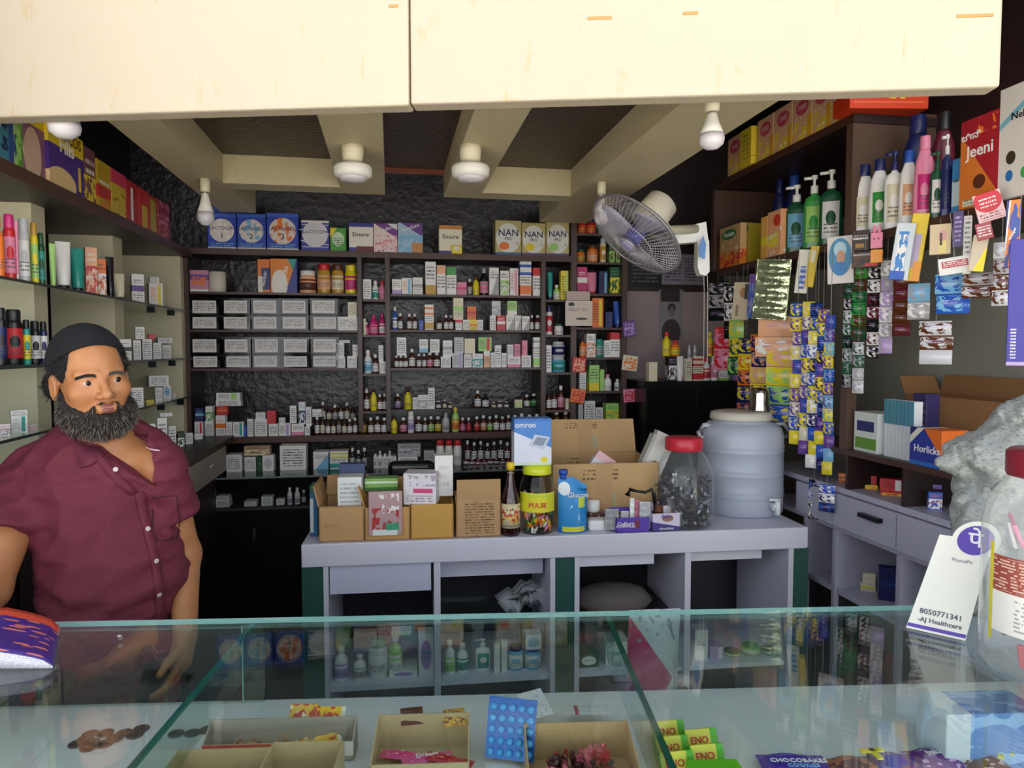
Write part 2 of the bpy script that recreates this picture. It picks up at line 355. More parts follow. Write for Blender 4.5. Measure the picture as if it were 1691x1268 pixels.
# ---------------------------------------------------------------- product builders
ORD = 'first second third fourth fifth sixth seventh eighth ninth tenth eleventh twelfth thirteenth fourteenth fifteenth sixteenth seventeenth eighteenth nineteenth twentieth'.split()
def ordw(n):
    if n < 20: return ORD[n]
    t = ('twenty', 'thirty', 'forty', 'fifty')[(n + 1) // 10 - 2]
    return t + '-' + ORD[(n + 1) % 10 - 1] if (n + 1) % 10 else {3: 'thirtieth', 4: 'fortieth', 5: 'fiftieth'}[(n + 1) // 10]
PROTO = {}; CTX = [None]
def proto(kind):
    if kind in PROTO: return PROTO[kind]
    if kind == 'y':   # round syrup bottle
        parts = [MB().lathe([(0, 0), (.46, 0), (.5, .03), (.5, .58), (.44, .68), (.24, .76), (.2, .8), (.2, .84), (0, .84)], 14),
                 MB().lathe([(0, .82), (.27, .82), (.27, .97), (.24, 1), (0, 1)], 12), MB().lathe([(.512, .1), (.512, .52)], 14)]
    elif kind == 'j':  # wide jar
        parts = [MB().lathe([(0, 0), (.46, 0), (.5, .04), (.5, .7), (.42, .8), (.38, .84), (0, .84)], 16),
                 MB().lathe([(0, .8), (.44, .8), (.44, .98), (.42, 1), (0, 1)], 16), MB().lathe([(.51, .15), (.51, .62)], 16)]
    elif kind == 'k':  # can, aerosol
        parts = [MB().lathe([(0, 0), (.47, 0), (.5, .02), (.5, .74), (.4, .8), (0, .8)], 16),
                 MB().lathe([(0, .77), (.41, .77), (.41, .96), (.36, 1), (0, 1)], 14), MB().lathe([(.508, .12), (.508, .66)], 16)]
    elif kind == 'T':  # tube standing on its cap, flat crimp on top
        v = []; n = 14
        for z, rx, ry in ((.12, .40, .5), (.3, .46, .48), (.6, .48, .32), (.97, .5, .03), (1, .5, .03)):
            v += [(rx * math.cos(2 * math.pi * i / n), ry * math.sin(2 * math.pi * i / n), z) for i in range(n)]
        f = [(j * n + i, j * n + (i + 1) % n, (j + 1) * n + (i + 1) % n, (j + 1) * n + i) for j in range(4) for i in range(n)]
        f += [tuple(reversed(range(n))), tuple(4 * n + i for i in range(n))]
        parts = [MB().add(v, f), MB().lathe([(0, 0), (.36, 0), (.38, .13), (0, .13)], 14), None]
    elif kind == 'P':  # flat pump bottle
        v = []; n = 18
        for z, r in ((0, .46), (.02, .5), (.62, .5), (.7, .42), (.74, .16), (.78, .15)):
            for i in range(n):
                t = 2 * math.pi * i / n; c, s_ = math.cos(t), math.sin(t)
                e = .6 if z < .7 else 1
                v.append((r * math.copysign(abs(c) ** e, c), r * .62 * math.copysign(abs(s_) ** e, s_), z))
        f = [(j * n + i, j * n + (i + 1) % n, (j + 1) * n + (i + 1) % n, (j + 1) * n + i) for j in range(5) for i in range(n)]
        f += [tuple(reversed(range(n))), tuple(5 * n + i for i in range(n))]
        cap = MB().lathe([(0, .76), (.19, .76), (.19, .86), (.07, .87), (.07, .95), (.16, .95), (.16, 1), (0, 1)], 12); cap.box(-.5, .02, -.06, .06, .95, .985)
        parts = [MB().add(v, f), cap, MB().box(-.36, .36, -.325, -.31, .1, .58)]
    elif kind == 'S':  # flat shampoo bottle with screw cap
        v = []; n = 18
        for z, r in ((0, .45), (.02, .5), (.4, .5), (.7, .42), (.82, .26), (.85, .2)):
            for i in range(n):
                t = 2 * math.pi * i / n; v.append((r * math.cos(t), r * .55 * math.sin(t), z))
        f = [(j * n + i, j * n + (i + 1) % n, (j + 1) * n + (i + 1) % n, (j + 1) * n + i) for j in range(5) for i in range(n)]
        f += [tuple(reversed(range(n))), tuple(5 * n + i for i in range(n))]
        parts = [MB().add(v, f), MB().lathe([(0, .84), (.26, .84), (.24, .99), (0, 1)], 14), MB().box(-.3, .3, -.285, -.27, .15, .55)]
    ms = []
    for p in parts:
        if p is None: ms.append(None); continue
        me = bpy.data.meshes.new('proto_' + kind); me.from_pydata(p.v, [], p.f); me.shade_smooth(); me.materials.append(None); ms.append(me)
    PROTO[kind] = ms; return ms
PCACHE = {}
def pmesh(kind, i, m):
    k = (kind, i, m.name)
    if k not in PCACHE:
        me = proto(kind)[i].copy(); me.materials[0] = m; me.name = ('body', 'cap', 'label')[i]; PCACHE[k] = me
    return PCACHE[k]
NAMES = dict(b='medicine_carton', y='syrup_bottle', j='lidded_jar', k='spray_can', T='cream_tube', P='pump_bottle', S='shampoo_bottle')
CATS = dict(b='box', y='bottle', j='jar', k='can', T='tube', P='bottle', S='bottle')
NOUN = dict(b='carton', y='bottle', j='jar', k='can', T='tube', P='pump bottle', S='shampoo bottle')
def round_item(kind, fr, s, d, z, w, h, a, cap, lab, name=None, dep=None):
    body = mat('pack_' + a, K[a][1], .25) ; 
    o = bpy.data.objects.new(name or NAMES[kind], pmesh(kind, 0, body)); link(o)
    o.location = fr.P(s, d, z); o.rotation_euler = (0, 0, fr.a); o.scale = (w, dep or w, h)
    c = link(bpy.data.objects.new('cap', pmesh(kind, 1, mat('cap_' + cap, K[cap][1], .35))), o)
    if lab and proto(kind)[2]:
        lm = pm(lab, ('t', '55505a', .1, .9, .15, .5, 9), ('r', a if a not in ('am', 'bk') else 'gy', 0, 1, .7, .85)) if kind in 'yj' else pm(lab, ('e', a, .5, .55, .3, .2), ('t', '55505a', .1, .9, .1, .4, 9))
        link(bpy.data.objects.new('label', pmesh(kind, 2, lm)), o)
    return o
def row(fr, z, where, data, d=.02, dep=.06, group=None, noun=None, tall=None):
    """one item per line: kind x0 x1 ytop then colours; a leading ^ sets it on whatever stands below it in the row"""
    items = []; n = 0
    ents = [e.split() for e in data.replace('\n', ';').split(';') if e.strip()]
    cnt = {}
    flat = []
    for e in ents:
        up = e[0][0] == '^'; kd = e[0].lstrip('^'); x0, x1, yt = float(e[1]), float(e[2]), float(e[3]); rest = e[4:]
        flat.append((up, kd, x0, x1, yt, rest))
    order = sorted(range(len(flat)), key=lambda i: (flat[i][0], flat[i][2]))
    tiers = {False: 0, True: 0}
    for i in order:
        up, kd, x0, x1, yt, rest = flat[i]
        dd = d + (random.uniform(0, .012)); side = fr is not B and fr is not CTX[0]
        s0 = fr.hit(x0, yt, dd)[0]; s1 = fr.hit(x1, yt, dd)[0]; zt_ = fr.hit((x0 + x1) / 2, yt, dd)[1]
        if s1 < s0: s0, s1 = s1, s0
        zz = z
        if up:
            tops = [t for a, b_, t in items if a < s1 - .004 and b_ > s0 + .004]
            zz = max(tops) if tops else z
        h = max(.014, zt_ - zz); w = (s1 - s0) * .96; turn = 0.0; xc = (x0 + x1) / 2; sc_ = (s0 + s1) / 2
        if side:
            w = abs(x1 - x0) / F * fr.P(sc_, dd, 0).y * (.86 if kd == 'b' else .95); turn = -1.0 if fr is L else 1.0
            sc_ = fr.hit(xc, yt, dd + w / 2)[0]; h = max(.014, fr.hit(xc, yt, dd + w / 2)[1] - zz)
        if kd == 'b':
            st_, a = rest[0], rest[1]; bb = rest[2] if len(rest) > 2 else 'gy'; cc = rest[3] if len(rest) > 3 else 'bk'
            dp = min(dep, max(.02, w * 1.1)) if not up else min(dep, .05)
            if side: dp = min(dp, w * .5)
            mb = MB().box(-w / 2, w / 2, -dp / 2, dp / 2, 0, h)
            o = mb.put(noun_name(noun) if noun else 'medicine_carton', style(st_, a, bb, cc), None, False, fr.P(sc_, dd + (w / 2 if side else dp / 2), zz), fr.a)
            o.rotation_euler.z += turn + (random.uniform(-.04, .04) if dp < .08 else 0)
            desc = K[a][0] + (' and ' + K[bb][0] if len(rest) > 2 and bb != a else '') + ' ' + (noun or 'carton')
            cat = 'box'
        else:
            a = rest[0]; cp = rest[1]; lb = rest[2] if len(rest) > 2 else None
            rr = w if kd in 'yjk' else w
            o = round_item(kd, fr, sc_, dd + w / 2 + .002, zz, w, h, a, cp, lb); o.rotation_euler.z += turn
            desc = K[a][0] + ' ' + NOUN[kd] + ' with ' + K[cp][0] + ' cap'
            cat = CATS[kd]
        items.append((s0, s1, zz + h))
        k = tiers[up]; tiers[up] += 1
        lab = '%s, %s from left%s %s' % (desc, ordw(k), ', upper tier,' if up and tiers[False] else '', where)
        tag(o, lab, cat, group or 'goods ' + where)
    return items
def noun_name(n): return n.replace(' ', '_')
# ---------------------------------------------------------------- goods on the rear wall
def carton(fr, x0, x1, yt, z, d, dep, m, label, name='carton', cat='box', group=None, yaw=0.0, h=None, bw=.0015):
    s0 = fr.hit(x0, yt, d)[0]; s1 = fr.hit(x1, yt, d)[0]; zt_ = fr.hit((x0 + x1) / 2, yt, d)[1]
    w = abs(s1 - s0); h = h or zt_ - z
    o = MB().box(-w / 2, w / 2, -dep / 2, dep / 2, 0, h).put(name, m, None, False, fr.P((s0 + s1) / 2, d + dep / 2, z), fr.a + yaw)
    bev(o, bw); o['dims'] = (w, dep, h); tag(o, label, cat, group); return o
def words_on(o, items):
    w, dep, h = o['dims']
    for s, fx, fz, size, ink, *r in items:
        text(o, s, size * w, (w * (fx - .5), -dep / 2 - .0008, h * fz), INK[ink], rot=(math.pi / 2, r[1] if len(r) > 1 else 0, 0), sx=r[0] if r else 1)
GF = 'formula and cereal cartons on the top rear shelf'
def disc(o, fx, fz, rx, rz, m, name='roundel', n=28):
    w, dep, h = o['dims']
    vs = [(w * (fx - .5) + w * rx * math.cos(2 * math.pi * i / n), -dep / 2 - .0005, h * fz + w * rz * math.sin(2 * math.pi * i / n)) for i in range(n)]
    return mo(name, vs, [tuple(range(n))], m, o)
LB = pm('2444b4', ('r', 'wh', 0, 1, 0, .05), ('t', 'lb', .1, .9, .06, .2, 16), ('r', '3b62d0', 0, 1, .9, 1))
for x0, x1, yt, num, lab, wrap in ((342, 389, 352, '1', 'blue infant formula carton numbered 1, leftmost on the top shelf', 'wh'),
        (391, 438, 353, '2', 'shrink-wrapped blue infant formula carton numbered 2', 'lb'), (440, 492, 352, '3', 'blue infant formula carton numbered 3 with orange-edged roundel', 'og')):
    o = carton(B, x0, x1, yt, ZT, .02, .09, LB, lab, 'formula_carton', group=GF)
    r = disc(o, .5, .52, .43, .43, pm('e2d6d0', ('n', wrap, 5, .56, 0, 1, 0, 1)), 'roundel')
    words_on(o, [('LACTOGEN', .5, .58, .17, 'nv'), (num, .5, .36, .26, 'nv')])
    if num == '2': o.location.z += 0
o = carton(B, 348, 387, 341, ZT + .0, .115, .05, LB, 'blue formula carton peeking over the carton numbered 1', 'formula_carton', group=GF)
o = carton(B, 497, 543, 364, ZT, .02, .09, pm('3a3a9c', ('e', 'd8d4dc', .5, .55, .46, .42), ('d', 'wh', 0, 1, .93)), 'purple formula carton wrapped in glossy streaked film', 'formula_carton', group=GF)
w_, dp_, h_ = o['dims']
for k in range(7): mo('film_crease', boxv(-w_ * .48, w_ * .48, -dp_ / 2 - .002, -dp_ / 2, h_ * (.12 + .12 * k), h_ * (.145 + .12 * k)), BF, mat('film_crease', 'd8d8e4', .1), o).rotation_euler = (0, .12 * math.sin(k * 2.1), 0)
words_on(o, [('LACTOGEN', .5, .62, .17, 'nv')])
o = carton(B, 545, 571, 376, ZT, .03, .06, pm('4aa03c', ('d', 'ye', -1, 1, .55), ('e', 'cfe6c4', .5, .52, .38, .3), ('t', 'dg', .2, .8, .25, .6, 12)), 'small green cereal carton between purple and white cartons', group=GF)
o = carton(B, 576, 616, 368, ZT, .02, .08, pm('ece4dc', ('r', '3a3a8c', 0, 1, .86, 1), ('r', 'ma', .3, 1, 0, .2), ('r', '3c3c90', 0, .3, 0, .16)), 'white nutrition powder carton with navy top beside the green one', 'nutrition_carton', group=GF)
words_on(o, [('Ensure', .48, .6, .25, 'bk')])
o = carton(B, 617, 656, 369, ZT, .02, .08, pm('ecd8d4', ('d', '7a3c96', .5, 1, 1.0), ('d', 'wh', .5, 1, 1.28), ('n', 'pk', 9, .55, 0, 1, .05, .6), ('n', '5a3a30', 8, .66, 0, 1, 0, .5)), 'purple and pink child drink carton with printed dots', 'nutrition_carton', group=GF)
words_on(o, [('PediaSure', .5, .8, .19, 'wh', 1, -.35)])
o = carton(B, 657, 698, 368, ZT, .02, .08, pm('a8c4e2', ('d', '6a3c96', .5, 1, 1.05), ('n', 'lb', 5, .5, 0, 1, .05, .6), ('r', 'c88a58', .55, 1, 0, .35)), 'purple and sky blue child drink carton with brown corner', 'nutrition_carton', group=GF)
words_on(o, [('PediaSure', .5, .84, .19, 'wh', 1, -.35)])
o = carton(B, 725, 763, 372, ZT, .02, .07, pm('ede5d2', ('r', 'd08a3c', 0, 1, .86, 1), ('r', '4c4488', 0, .7, 0, .12)), 'white nutrition carton with orange top standing alone mid shelf', 'nutrition_carton', group=GF)
words_on(o, [('Ensure', .5, .6, .26, 'bk')])
carton(B, 746, 763, 405, ZT, .0, .018, pm('ye', ('e', 'cr', .5, .6, .3, .3)), 'tiny yellow sample carton in front of the lone white carton', 'sample_carton', group=GF)
for x0, x1, yt, n, lab, acc in ((818, 861, 364, '3', 'leftmost of three white and gold formula cartons, blue at base', 'og'), (862, 901, 368, '2', 'middle of the three white and gold formula cartons', 'ye'),
        (902, 940, 366, '4', 'rightmost of three white and gold formula cartons, green motif', 'lg')):
    o = carton(B, x0, x1, yt, ZT, .02, .09, pm('c2b276', ('e', 'e8e6e2', .5, .5, .47, .42), ('r', '3c6c9c' if n == '3' else '5a4c80', 0, 1, 0, .09), ('e', acc, .34, .27, .2, .11)), lab, 'formula_carton', group=GF)
    words_on(o, [('NAN', .5, .64, .36, 'nv'), ('PRO', .5, .48, .15, 'nv'), (n, .84, .34, .14, 'nv')])
# second rack row, left
z = SHZ['a1']; G = 'goods above the clear label boxes'
o = carton(B, 313, 343, 446, z, .02, .08, pm('c88aa8', ('r', '7a4a98', 0, 1, .55, .8), ('n', 'og', 6, .5, .1, .9, .3, .7), ('r', 'wh', 0, 1, 0, .12)), 'pink and purple tissue pack at the left end above the label boxes', 'tissue_pack', 'pack', G)
o = MB().lathe([(0, 0), (.5, 0), (.5, 1), (.2, 1), (.2, .98), (0, .98)], 20).put('paper_roll', mat('roll_white', 'd8d0c4', .7), None, True, B.P(sB_(356), .07, z), B.a)
o.scale = (.085, .085, zB(356, 448, .03) - z); tag(o, 'white wrapped roll beside the pink and purple tissue pack', 'roll', G)
HB = ('nv', ('d', 'og', -.7, 1, .15), ('e', 'e9e2d6', .42, .28, .34, .42))
o = carton(B, 425, 445, 428, z, .03, .04, pm('e27a30', ('r', '28306c', .3, 1, .1, .75), ('r', 'e0d8cc', 0, .4, 0, .5)), 'slim orange malt drink pouch left of the large orange carton', 'drink_pouch', 'pouch', G)
words_on(o, [('Horlicks', .55, .42, .38, 'wh', 1, -1.45)])
o = carton(B, 446, 490, 427, z, .02, .09, pm('e8852c', ('d', 'te', 1, .6, 1.25), ('d', '2a3486', 1, -.45, .55), ('e', 'e9e2d6', .34, .25, .3, .42)), 'large orange and navy malt drink carton above the label boxes', 'drink_carton', group=G)
words_on(o, [('Horlicks', .5, .45, .27, 'wh', 1, -1.35)])
row(B, z, 'right of malt drink carton', '''j 491 521 446 pe wh br
j 522 545 435 go rd pe
j 546 567 436 go br cr
j 568 589 437 ye ye mg''', dep=.08, group=G)
# clear boxes with paper labels
CBX = glassy('smoked_plastic', (.62, .64, .66), .08, 1.4)
def labelbox(px, py0, py1, z, lab, lx):
    s0, s1 = sB_(px[0] - 4), sB_(px[1] + 6); h = zB(px[0], py0 - 3) - z
    w = s1 - s0
    o = MB().box(-w / 2, w / 2, 0, .14, 0, h * .9).box(-w / 2 - .003, w / 2 + .003, -.003, .143, h * .9, h * .985).put('label_box', CBX, None, False, B.P((s0 + s1) / 2, .012, z), B.a)
    tag(o, lab, 'box', 'clear plastic boxes with paper labels')
    tw = (s1 - s0) * .80
    x0 = random.uniform(-.004, .004)
    mo('paper_label', boxv(-tw / 2 + x0, tw / 2 + x0, -.0025, -.0012, h * .1, h * .86), BF, pm('ded8d4', ('t', '706870', .06, .94, .2, .92, 7 + lx % 3)), o)
    mo('contents', boxv(-w / 2 + .006, w / 2 - .006, .01, .12, .003, h * .6), BF, mat('dim_medicines', '4a4444', .7), o)
cols = [(318, 357), (371, 408), (420, 457), (467, 504), (517, 553)]
cn = ('leftmost', 'second', 'third', 'fourth', 'fifth')
k = 0
for r_, (y0, y1, ybs, zz) in enumerate(((495, 515, 517, None), (521, 543, 545, 'a2'), (559, 582, 583, None), (588, 607, 608, 'a3'))):
    for c_, px in enumerate(cols):
        z = SHZ[zz] if zz else SHZ['a2' if r_ == 0 else 'a3'] + .0
        if not zz: z = zB(px[0], (520 if r_ == 0 else 585)) + .002
        elif r_ == 1: y0 = 523
        labelbox(px, y0, y1, z, 'clear box with white paper label, %s column, %s row from top' % (cn[c_], ('first', 'second', 'third', 'lowest')[r_]), k); k += 1
row(B, SHZ['a2'], 'beside upper label boxes', 'b 557 593 523 t wh gy;^b 574 589 499 t cr lg', dep=.07)
row(B, SHZ['a3'], 'beside lower label boxes', '''b 555 570 589 t wh gy;b 573 590 588 t wh bl
^b 560 578 576 t wh gy;^b 582 591 569 t wh gy;^b 555 568 566 t wh rd''', dep=.05)
# narrow bay of pink bottles
row(B, SHZ['n1'], 'top of pink bottle bay', 'b 599 613 461 t wh lg;y 614 625 463 wh wh te;y 625 637 463 pk rd pk', d=.03)
row(B, SHZ['n2'], 'second shelf, pink bottle bay', 'y 600 609 532 mg wh pk;y 609 624 520 mg mg pk;y 625 637 517 mg mg wh;b 600 604 526 p cr og', d=.03)
row(B, SHZ['n3'], 'third shelf, pink bottle bay', 'y 600 614 578 wh wh lb;y 614 625 585 am wh wh;b 626 639 597 t wh gy;^b 625 633 570 t wh gy', d=.02)
row(B, SHZ['n4'], 'fourth shelf, pink bottle bay', 'y 600 610 643 am wh wh;y 611 622 641 ye am ye;y 623 631 651 am wh wh;y 631 639 650 am wh wh', d=.03)
# middle racks
row(B, SHZ['m1'], 'in top middle rack', '''b 647 663 461 l wh vi;b 663 680 459 s wh lb og;b 681 698 458 b wh gy bk;b 702 720 432 l wh go;b 721 736 438 u wh pe br
b 737 754 441 u wh gr;b 755 771 466 b pk mg;y 772 780 460 am wh gy;y 781 792 456 ye am ye;y 793 807 442 bk gy pk;b 808 824 442 d wh gy
b 826 841 447 f wh lg dg;b 842 856 443 s wh pk mg;b 859 878 431 3 wh bl og;b 880 895 442 u wh rd''', d=.02)
row(B, SHZ['m2'], 'in second middle rack', '''y 648 656 506 bl wh wh;y 657 665 517 am wh wh;y 672 680 518 am wh wh;y 681 689 518 am wh wh;b 692 699 529 p bl
b 701 716 503 3 wh og go;y 721 730 523 am bk wh;y 733 741 520 am wh wh;y 741 749 520 am gy wh;b 752 763 528 u wh rd
^b 748 765 492 b cr lg pk;b 764 776 528 t wh pk;^b 771 786 506 b og rd;b 776 788 528 b ye og;b 788 798 528 t wh gy
b 809 819 521 t wh gy;b 821 835 521 b rd wh;b 836 850 520 d wh gy;b 850 861 521 d wh gy;b 862 875 522 d wh gy
^b 812 827 497 f sl gy wh;^b 838 854 497 l lg wh;y 876 882 520 am wh wh;y 884 894 520 am wh wh''', d=.02)
row(B, SHZ['m3'], 'in lowest middle rack', '''y 651 658 587 am wh wh;y 658 666 587 am wh wh;y 666 674 587 am wh wh;y 675 686 576 am wh wh;y 688 696 584 am wh wh;y 697 704 584 am wh wh
y 705 715 582 am wh pk;y 716 727 582 am wh wh;b 728 745 589 t wh gy;b 747 765 583 s sl vi;b 766 779 585 t wh gy;b 780 798 584 f wh te lb
b 799 809 580 u pe wh;b 810 817 582 t wh gy;b 817 828 570 t wh gy;b 829 837 583 t wh gy;b 838 860 589 l wh pk;b 861 877 587 t wh gy;b 881 895 557 3 wh gy lg
^b 655 671 557 t wh gy;^b 692 707 560 l wh lb;^b 710 726 560 t wh gy;^b 731 747 562 b wh gy;^b 750 766 557 t sl vi;^b 767 785 559 p cr ye;^b 790 812 557 s lg rd;^b 838 848 569 t wh gy;^b 849 859 568 t pk wh;^b 862 871 562 p pk rd''', d=.02)
# narrow bay of tubes
row(B, SHZ['q1'], 'top of tube bay', 'T 905 914 449 te nv;y 915 926 470 lg wh wh;b 926 939 447 s ye lg', d=.03)
row(B, SHZ['q2'], 'second shelf, tube bay', 'k 902 914 505 wh nv rd;j 917 932 534 wh dg wh', d=.03)
row(B, SHZ['q3'], 'third shelf, tube bay', 'b 902 911 570 t wh gy;k 912 937 589 lb sl te;^k 913 936 564 sl sl nv', d=.03)
row(B, SHZ['q4'], 'fourth shelf, tube bay', 'y 903 912 646 am bk wh;y 912 921 644 am bk wh;y 922 933 637 am wh pk;b 934 942 658 p cr go', d=.02)
# right rack
row(B, SHZ['r0'], 'top shelf, right rack', 'j 955 970 362 rd nv og;j 971 986 362 rd nv og;y 990 1001 360 am go cr', d=.03)
row(B, SHZ['r1'], 'second shelf, right rack', 'j 953 968 411 og dg go;j 972 990 404 og br pe;k 992 1003 392 cr sl go;b 1006 1016 402 f dg lg go;b 1017 1026 402 f dg lg go', d=.03)
row(B, SHZ['r2'], 'third shelf, right rack', 'b 953 970 441 b mg wh wh;T 971 988 449 pk rd;b 989 1004 448 s nv lb;b 1007 1024 441 f dg ye gr', d=.03)
row(B, SHZ['r3'], 'fourth shelf, right rack', 'b 978 997 492 s og ye br;T 1015 1030 497 bl nv;b 1000 1012 515 p nv bl', d=.03)
row(B, SHZ['r4'], 'fifth shelf, right rack', 'y 958 969 558 og am pe;b 969 984 551 f wh pe br;j 984 998 560 te te gy;b 998 1008 562 t wh lg;b 1008 1024 549 u wh rd', d=.03)
row(B, SHZ['r5'], 'sixth shelf, right rack', 'b 957 968 614 t wh gy;b 973 990 603 l lg ye;b 991 998 610 p lg cr;y 999 1012 618 wh pk wh;y 1016 1027 626 wh wh gy', d=.03)
row(B, SHZ['r6'], 'seventh shelf, right rack', 'b 955 963 667 p gy sl;b 965 983 662 t wh sl;b 984 996 673 t wh sl;b 1000 1022 666 f lg ye gr', d=.03)
# long shelf: syrup bottles and cartons
fl = '''y 645 656 688 ye am ye;y 660 672 690 am wh pk;j 673 684 680 wh wh vi;y 686 697 688 am wh wh;y 698 706 690 am wh wh;y 707 717 688 am wh lg;y 718 729 688 am wh ye
y 730 743 682 sl gy gy;y 746 759 673 lg ye og;y 760 769 690 ma wh pk;y 770 779 690 ma wh rd;y 783 793 688 am wh rd;y 794 804 686 am wh pe;y 805 814 688 am wh lg;y 815 825 686 am wh wh;y 826 835 688 am wh wh
y 836 845 686 am wh wh;y 846 856 686 am wh te;y 857 868 683 am wh wh;y 870 881 685 am wh wh;y 882 893 684 am wh te;y 894 905 685 am lb te;y 914 927 679 am wh wh;y 929 942 679 am wh wh'''
for i in range(8): fl += ';y %d %d %d am %s %s' % (519 + i * 9, 527 + i * 9, random.choice((688, 690, 692)), random.choice(('wh', 'bk')), random.choice(('wh', 'cr', 'wh', 'gy')))
fl += ';y 593 605 688 am br go;y 607 617 690 am wh wh;y 618 628 688 am wh wh;y 629 640 690 am wh wh'
fl += ''';b 408 418 692 t wh gy;b 420 441 692 t wh gy;b 443 459 700 t wh gy;b 460 480 699 s wh vi;b 481 502 700 l wh pk;b 503 512 704 t wh gy
^b 422 438 681 t wh gy;^b 440 455 678 p rd mg;^b 478 489 670 t wh gy;^b 493 504 664 f wh nv lb;^b 505 514 672 t wh gy;^b 515 531 676 f wh gy sl;^b 460 470 690 t wh gy
b 321 335 696 s wh rd;b 338 352 696 t wh pk;b 356 372 686 b wh og rd;b 373 383 697 t wh gy;b 384 402 697 s wh te;b 402 407 703 p bl
^b 322 336 674 b nv lb;^b 339 351 671 f wh gr lg;^b 357 375 671 b rd og'''
row(B, ZL, 'on the long shelf', fl, d=.0, dep=.05)
row(B, ZRIS, 'on the black step', '''y 651 662 650 am wh vi;y 667 680 641 ye am ye;b 681 690 656 t wh pk;b 690 708 652 f wh gy sl;b 707 718 640 t wh lb;y 784 795 645 am wh wh;y 797 808 650 bk bk wh
b 850 863 660 f cr lg ye;y 866 876 652 am wh wh;y 877 889 650 bk wh gr;y 720 729 662 am wh wh;y 731 738 660 am wh cr;y 740 747 664 am wh wh;y 812 820 664 am wh cr;y 822 830 662 am wh wh;y 833 841 663 am wh wh''', d=.12, dep=.05)
bb = fbox(B, sB_(525), sB_(590), .11, .2, ZL, ZL + .06, 'shelf_riser', BLK); tag(bb, 'low black step behind bottles left of the pink bottle bay', 'shelf')
row(B, ZL + .06, 'on the low step', ';'.join('y %d %d %d am %s %s' % (528 + i * 10, 537 + i * 10, 664 + (i * 7) % 9, ('wh', 'bk')[i % 2], ('wh', 'cr', 'gy')[i % 3]) for i in range(6)), d=.11)
o = fbox(B, sB_(350), sB_(392), .06, .12, zB(372, 672, .05) + .004, zB(372, 661, .05), 'long_carton', style('t', 'wh')); 
tag(o, 'white flat long carton lying second from top on orange carton', 'box', 'long cartons stacked on the orange one')
o = fbox(B, sB_(351), sB_(391), .06, .12, zB(372, 661, .05) + .0005, zB(372, 649, .05), 'long_carton', style('s', 'wh', 'lg')); 
tag(o, 'white and green long carton on top of the left end stack', 'box', 'long cartons stacked on the orange one')
# square wafer tags hung on the uprights, paper pad
for x0, x1, y0, y1, c1, c2, lab in ((945, 967, 590, 615, 'rd', 'pe', 'red square sachet hanging on the upright, highest on its left side'), (1028, 1053, 587, 612, 'cr', 'og', 'white square sachet with orange print hanging right of the rack'),
        (943, 967, 642, 665, 'og', 'rd', 'orange square sachet hanging low on the upright'), (1028, 1048, 642, 664, 'pk', 'rd', 'dull pink square sachet hanging lowest right of the rack'), (1026, 1046, 530, 556, 'pu', 'vi', 'purple square sachet hanging at the right rack edge')):
    s0, s1 = sB_(x0), sB_(x1); zt_, zb_ = zB(x0, y0), zB(x0, y1)
    o = MB().box(-(s1 - s0) / 2, (s1 - s0) / 2, -.004, .004, zb_ - zt_, 0).put('hanging_sachet', pm(c1, ('n', c2, 5, .5, .1, .9, .1, .9)), None, False, B.P((s0 + s1) / 2, -.012, zt_), B.a)
    o.rotation_euler = (.0, random.uniform(-.15, .15), B.a); bev(o, .003); tag(o, lab, 'sachet', 'square sachets on the rack uprights')
s0, s1 = sB_(932), sB_(976); zt_, zb_ = zB(950, 497), zB(950, 538)
o = MB().box(-(s1 - s0) / 2, (s1 - s0) / 2, -.012, .0, zb_ - zt_, 0).put('paper_pad', pm('d8c8bc', ('e', 'bk', .22, .86, .12, .08), ('t', '806a60', .1, .8, .55, .7, 14), ('e', '4a4038', .6, .28, .22, .05)), None, False, B.P((s0 + s1) / 2, -.008, zt_), B.a)
mo('binding_strip', boxv(-(s1 - s0) * .46, (s1 - s0) * .4, -.014, -.002, .002, .05), BF, mat('pad_top', 'c8b0ac', .6), o)
tag(o, 'cream paper pad with small runner drawing hanging on the upright', 'pad')
# ---------------------------------------------------------------- low black counter under the racks
DC = -.30
zc = B.hit(480, 785, DC)[1]
zi = B.hit(480, 836, DC)[1]
root = empty('low_counter', B.P(.6, DC, FZ), B.a); sA, sZ = sB_(312, DC) + .02, 1.75
fbox(B, sA, sZ, DC, .1, FZ, zi - .012, 'body', BLK, root); 
fbox(B, sA, sZ, DC, .1, zi - .012, zi, 'inner_shelf', mat('dim_shelf', '3a3a3c', .5), root)
fbox(B, sA, sZ, DC - .01, .245, zc - .008, zc, 'glass_top', mat('dark_glass_top', '1c2022', .08), root)
fbox(B, sA, sZ, DC - .013, DC - .0102, zc - .008, zc, 'glass_edge', mat('grey_glass_edge', '7c8a88', .2), root)
fbox(B, sA, sZ, DC, DC + .005, zi, zc - .008, 'front_glass', CLEAR, root)
fbox(B, sA, sZ, .08, .1, zi, zc - .008, 'back_board', BLK, root)
xh = B.hit(421, 880, DC)
fbox(B, xh[0] - .006, xh[0] + .006, DC - .02, DC, xh[1] - .03, xh[1] + .02, 'handle', mat('chrome', 'd0d0d0', .15, 1), root)
tag(root, 'long black low counter with glass top under the rear shelves', 'counter')
row(B, zi, 'inside low counter', '''b 330 355 826 t wh gy;b 356 379 826 t wh gy;^b 331 353 813 t wh gy;^b 357 378 819 t wh gy;b 403 424 828 t wh gy;b 431 450 820 t wh gy;b 456 470 824 t wh gy
y 473 482 806 wh wh gy;y 485 495 806 wh wh gy;y 497 505 810 bk wh gy;y 560 566 812 am wh wh''', d=DC + .03, dep=.06)
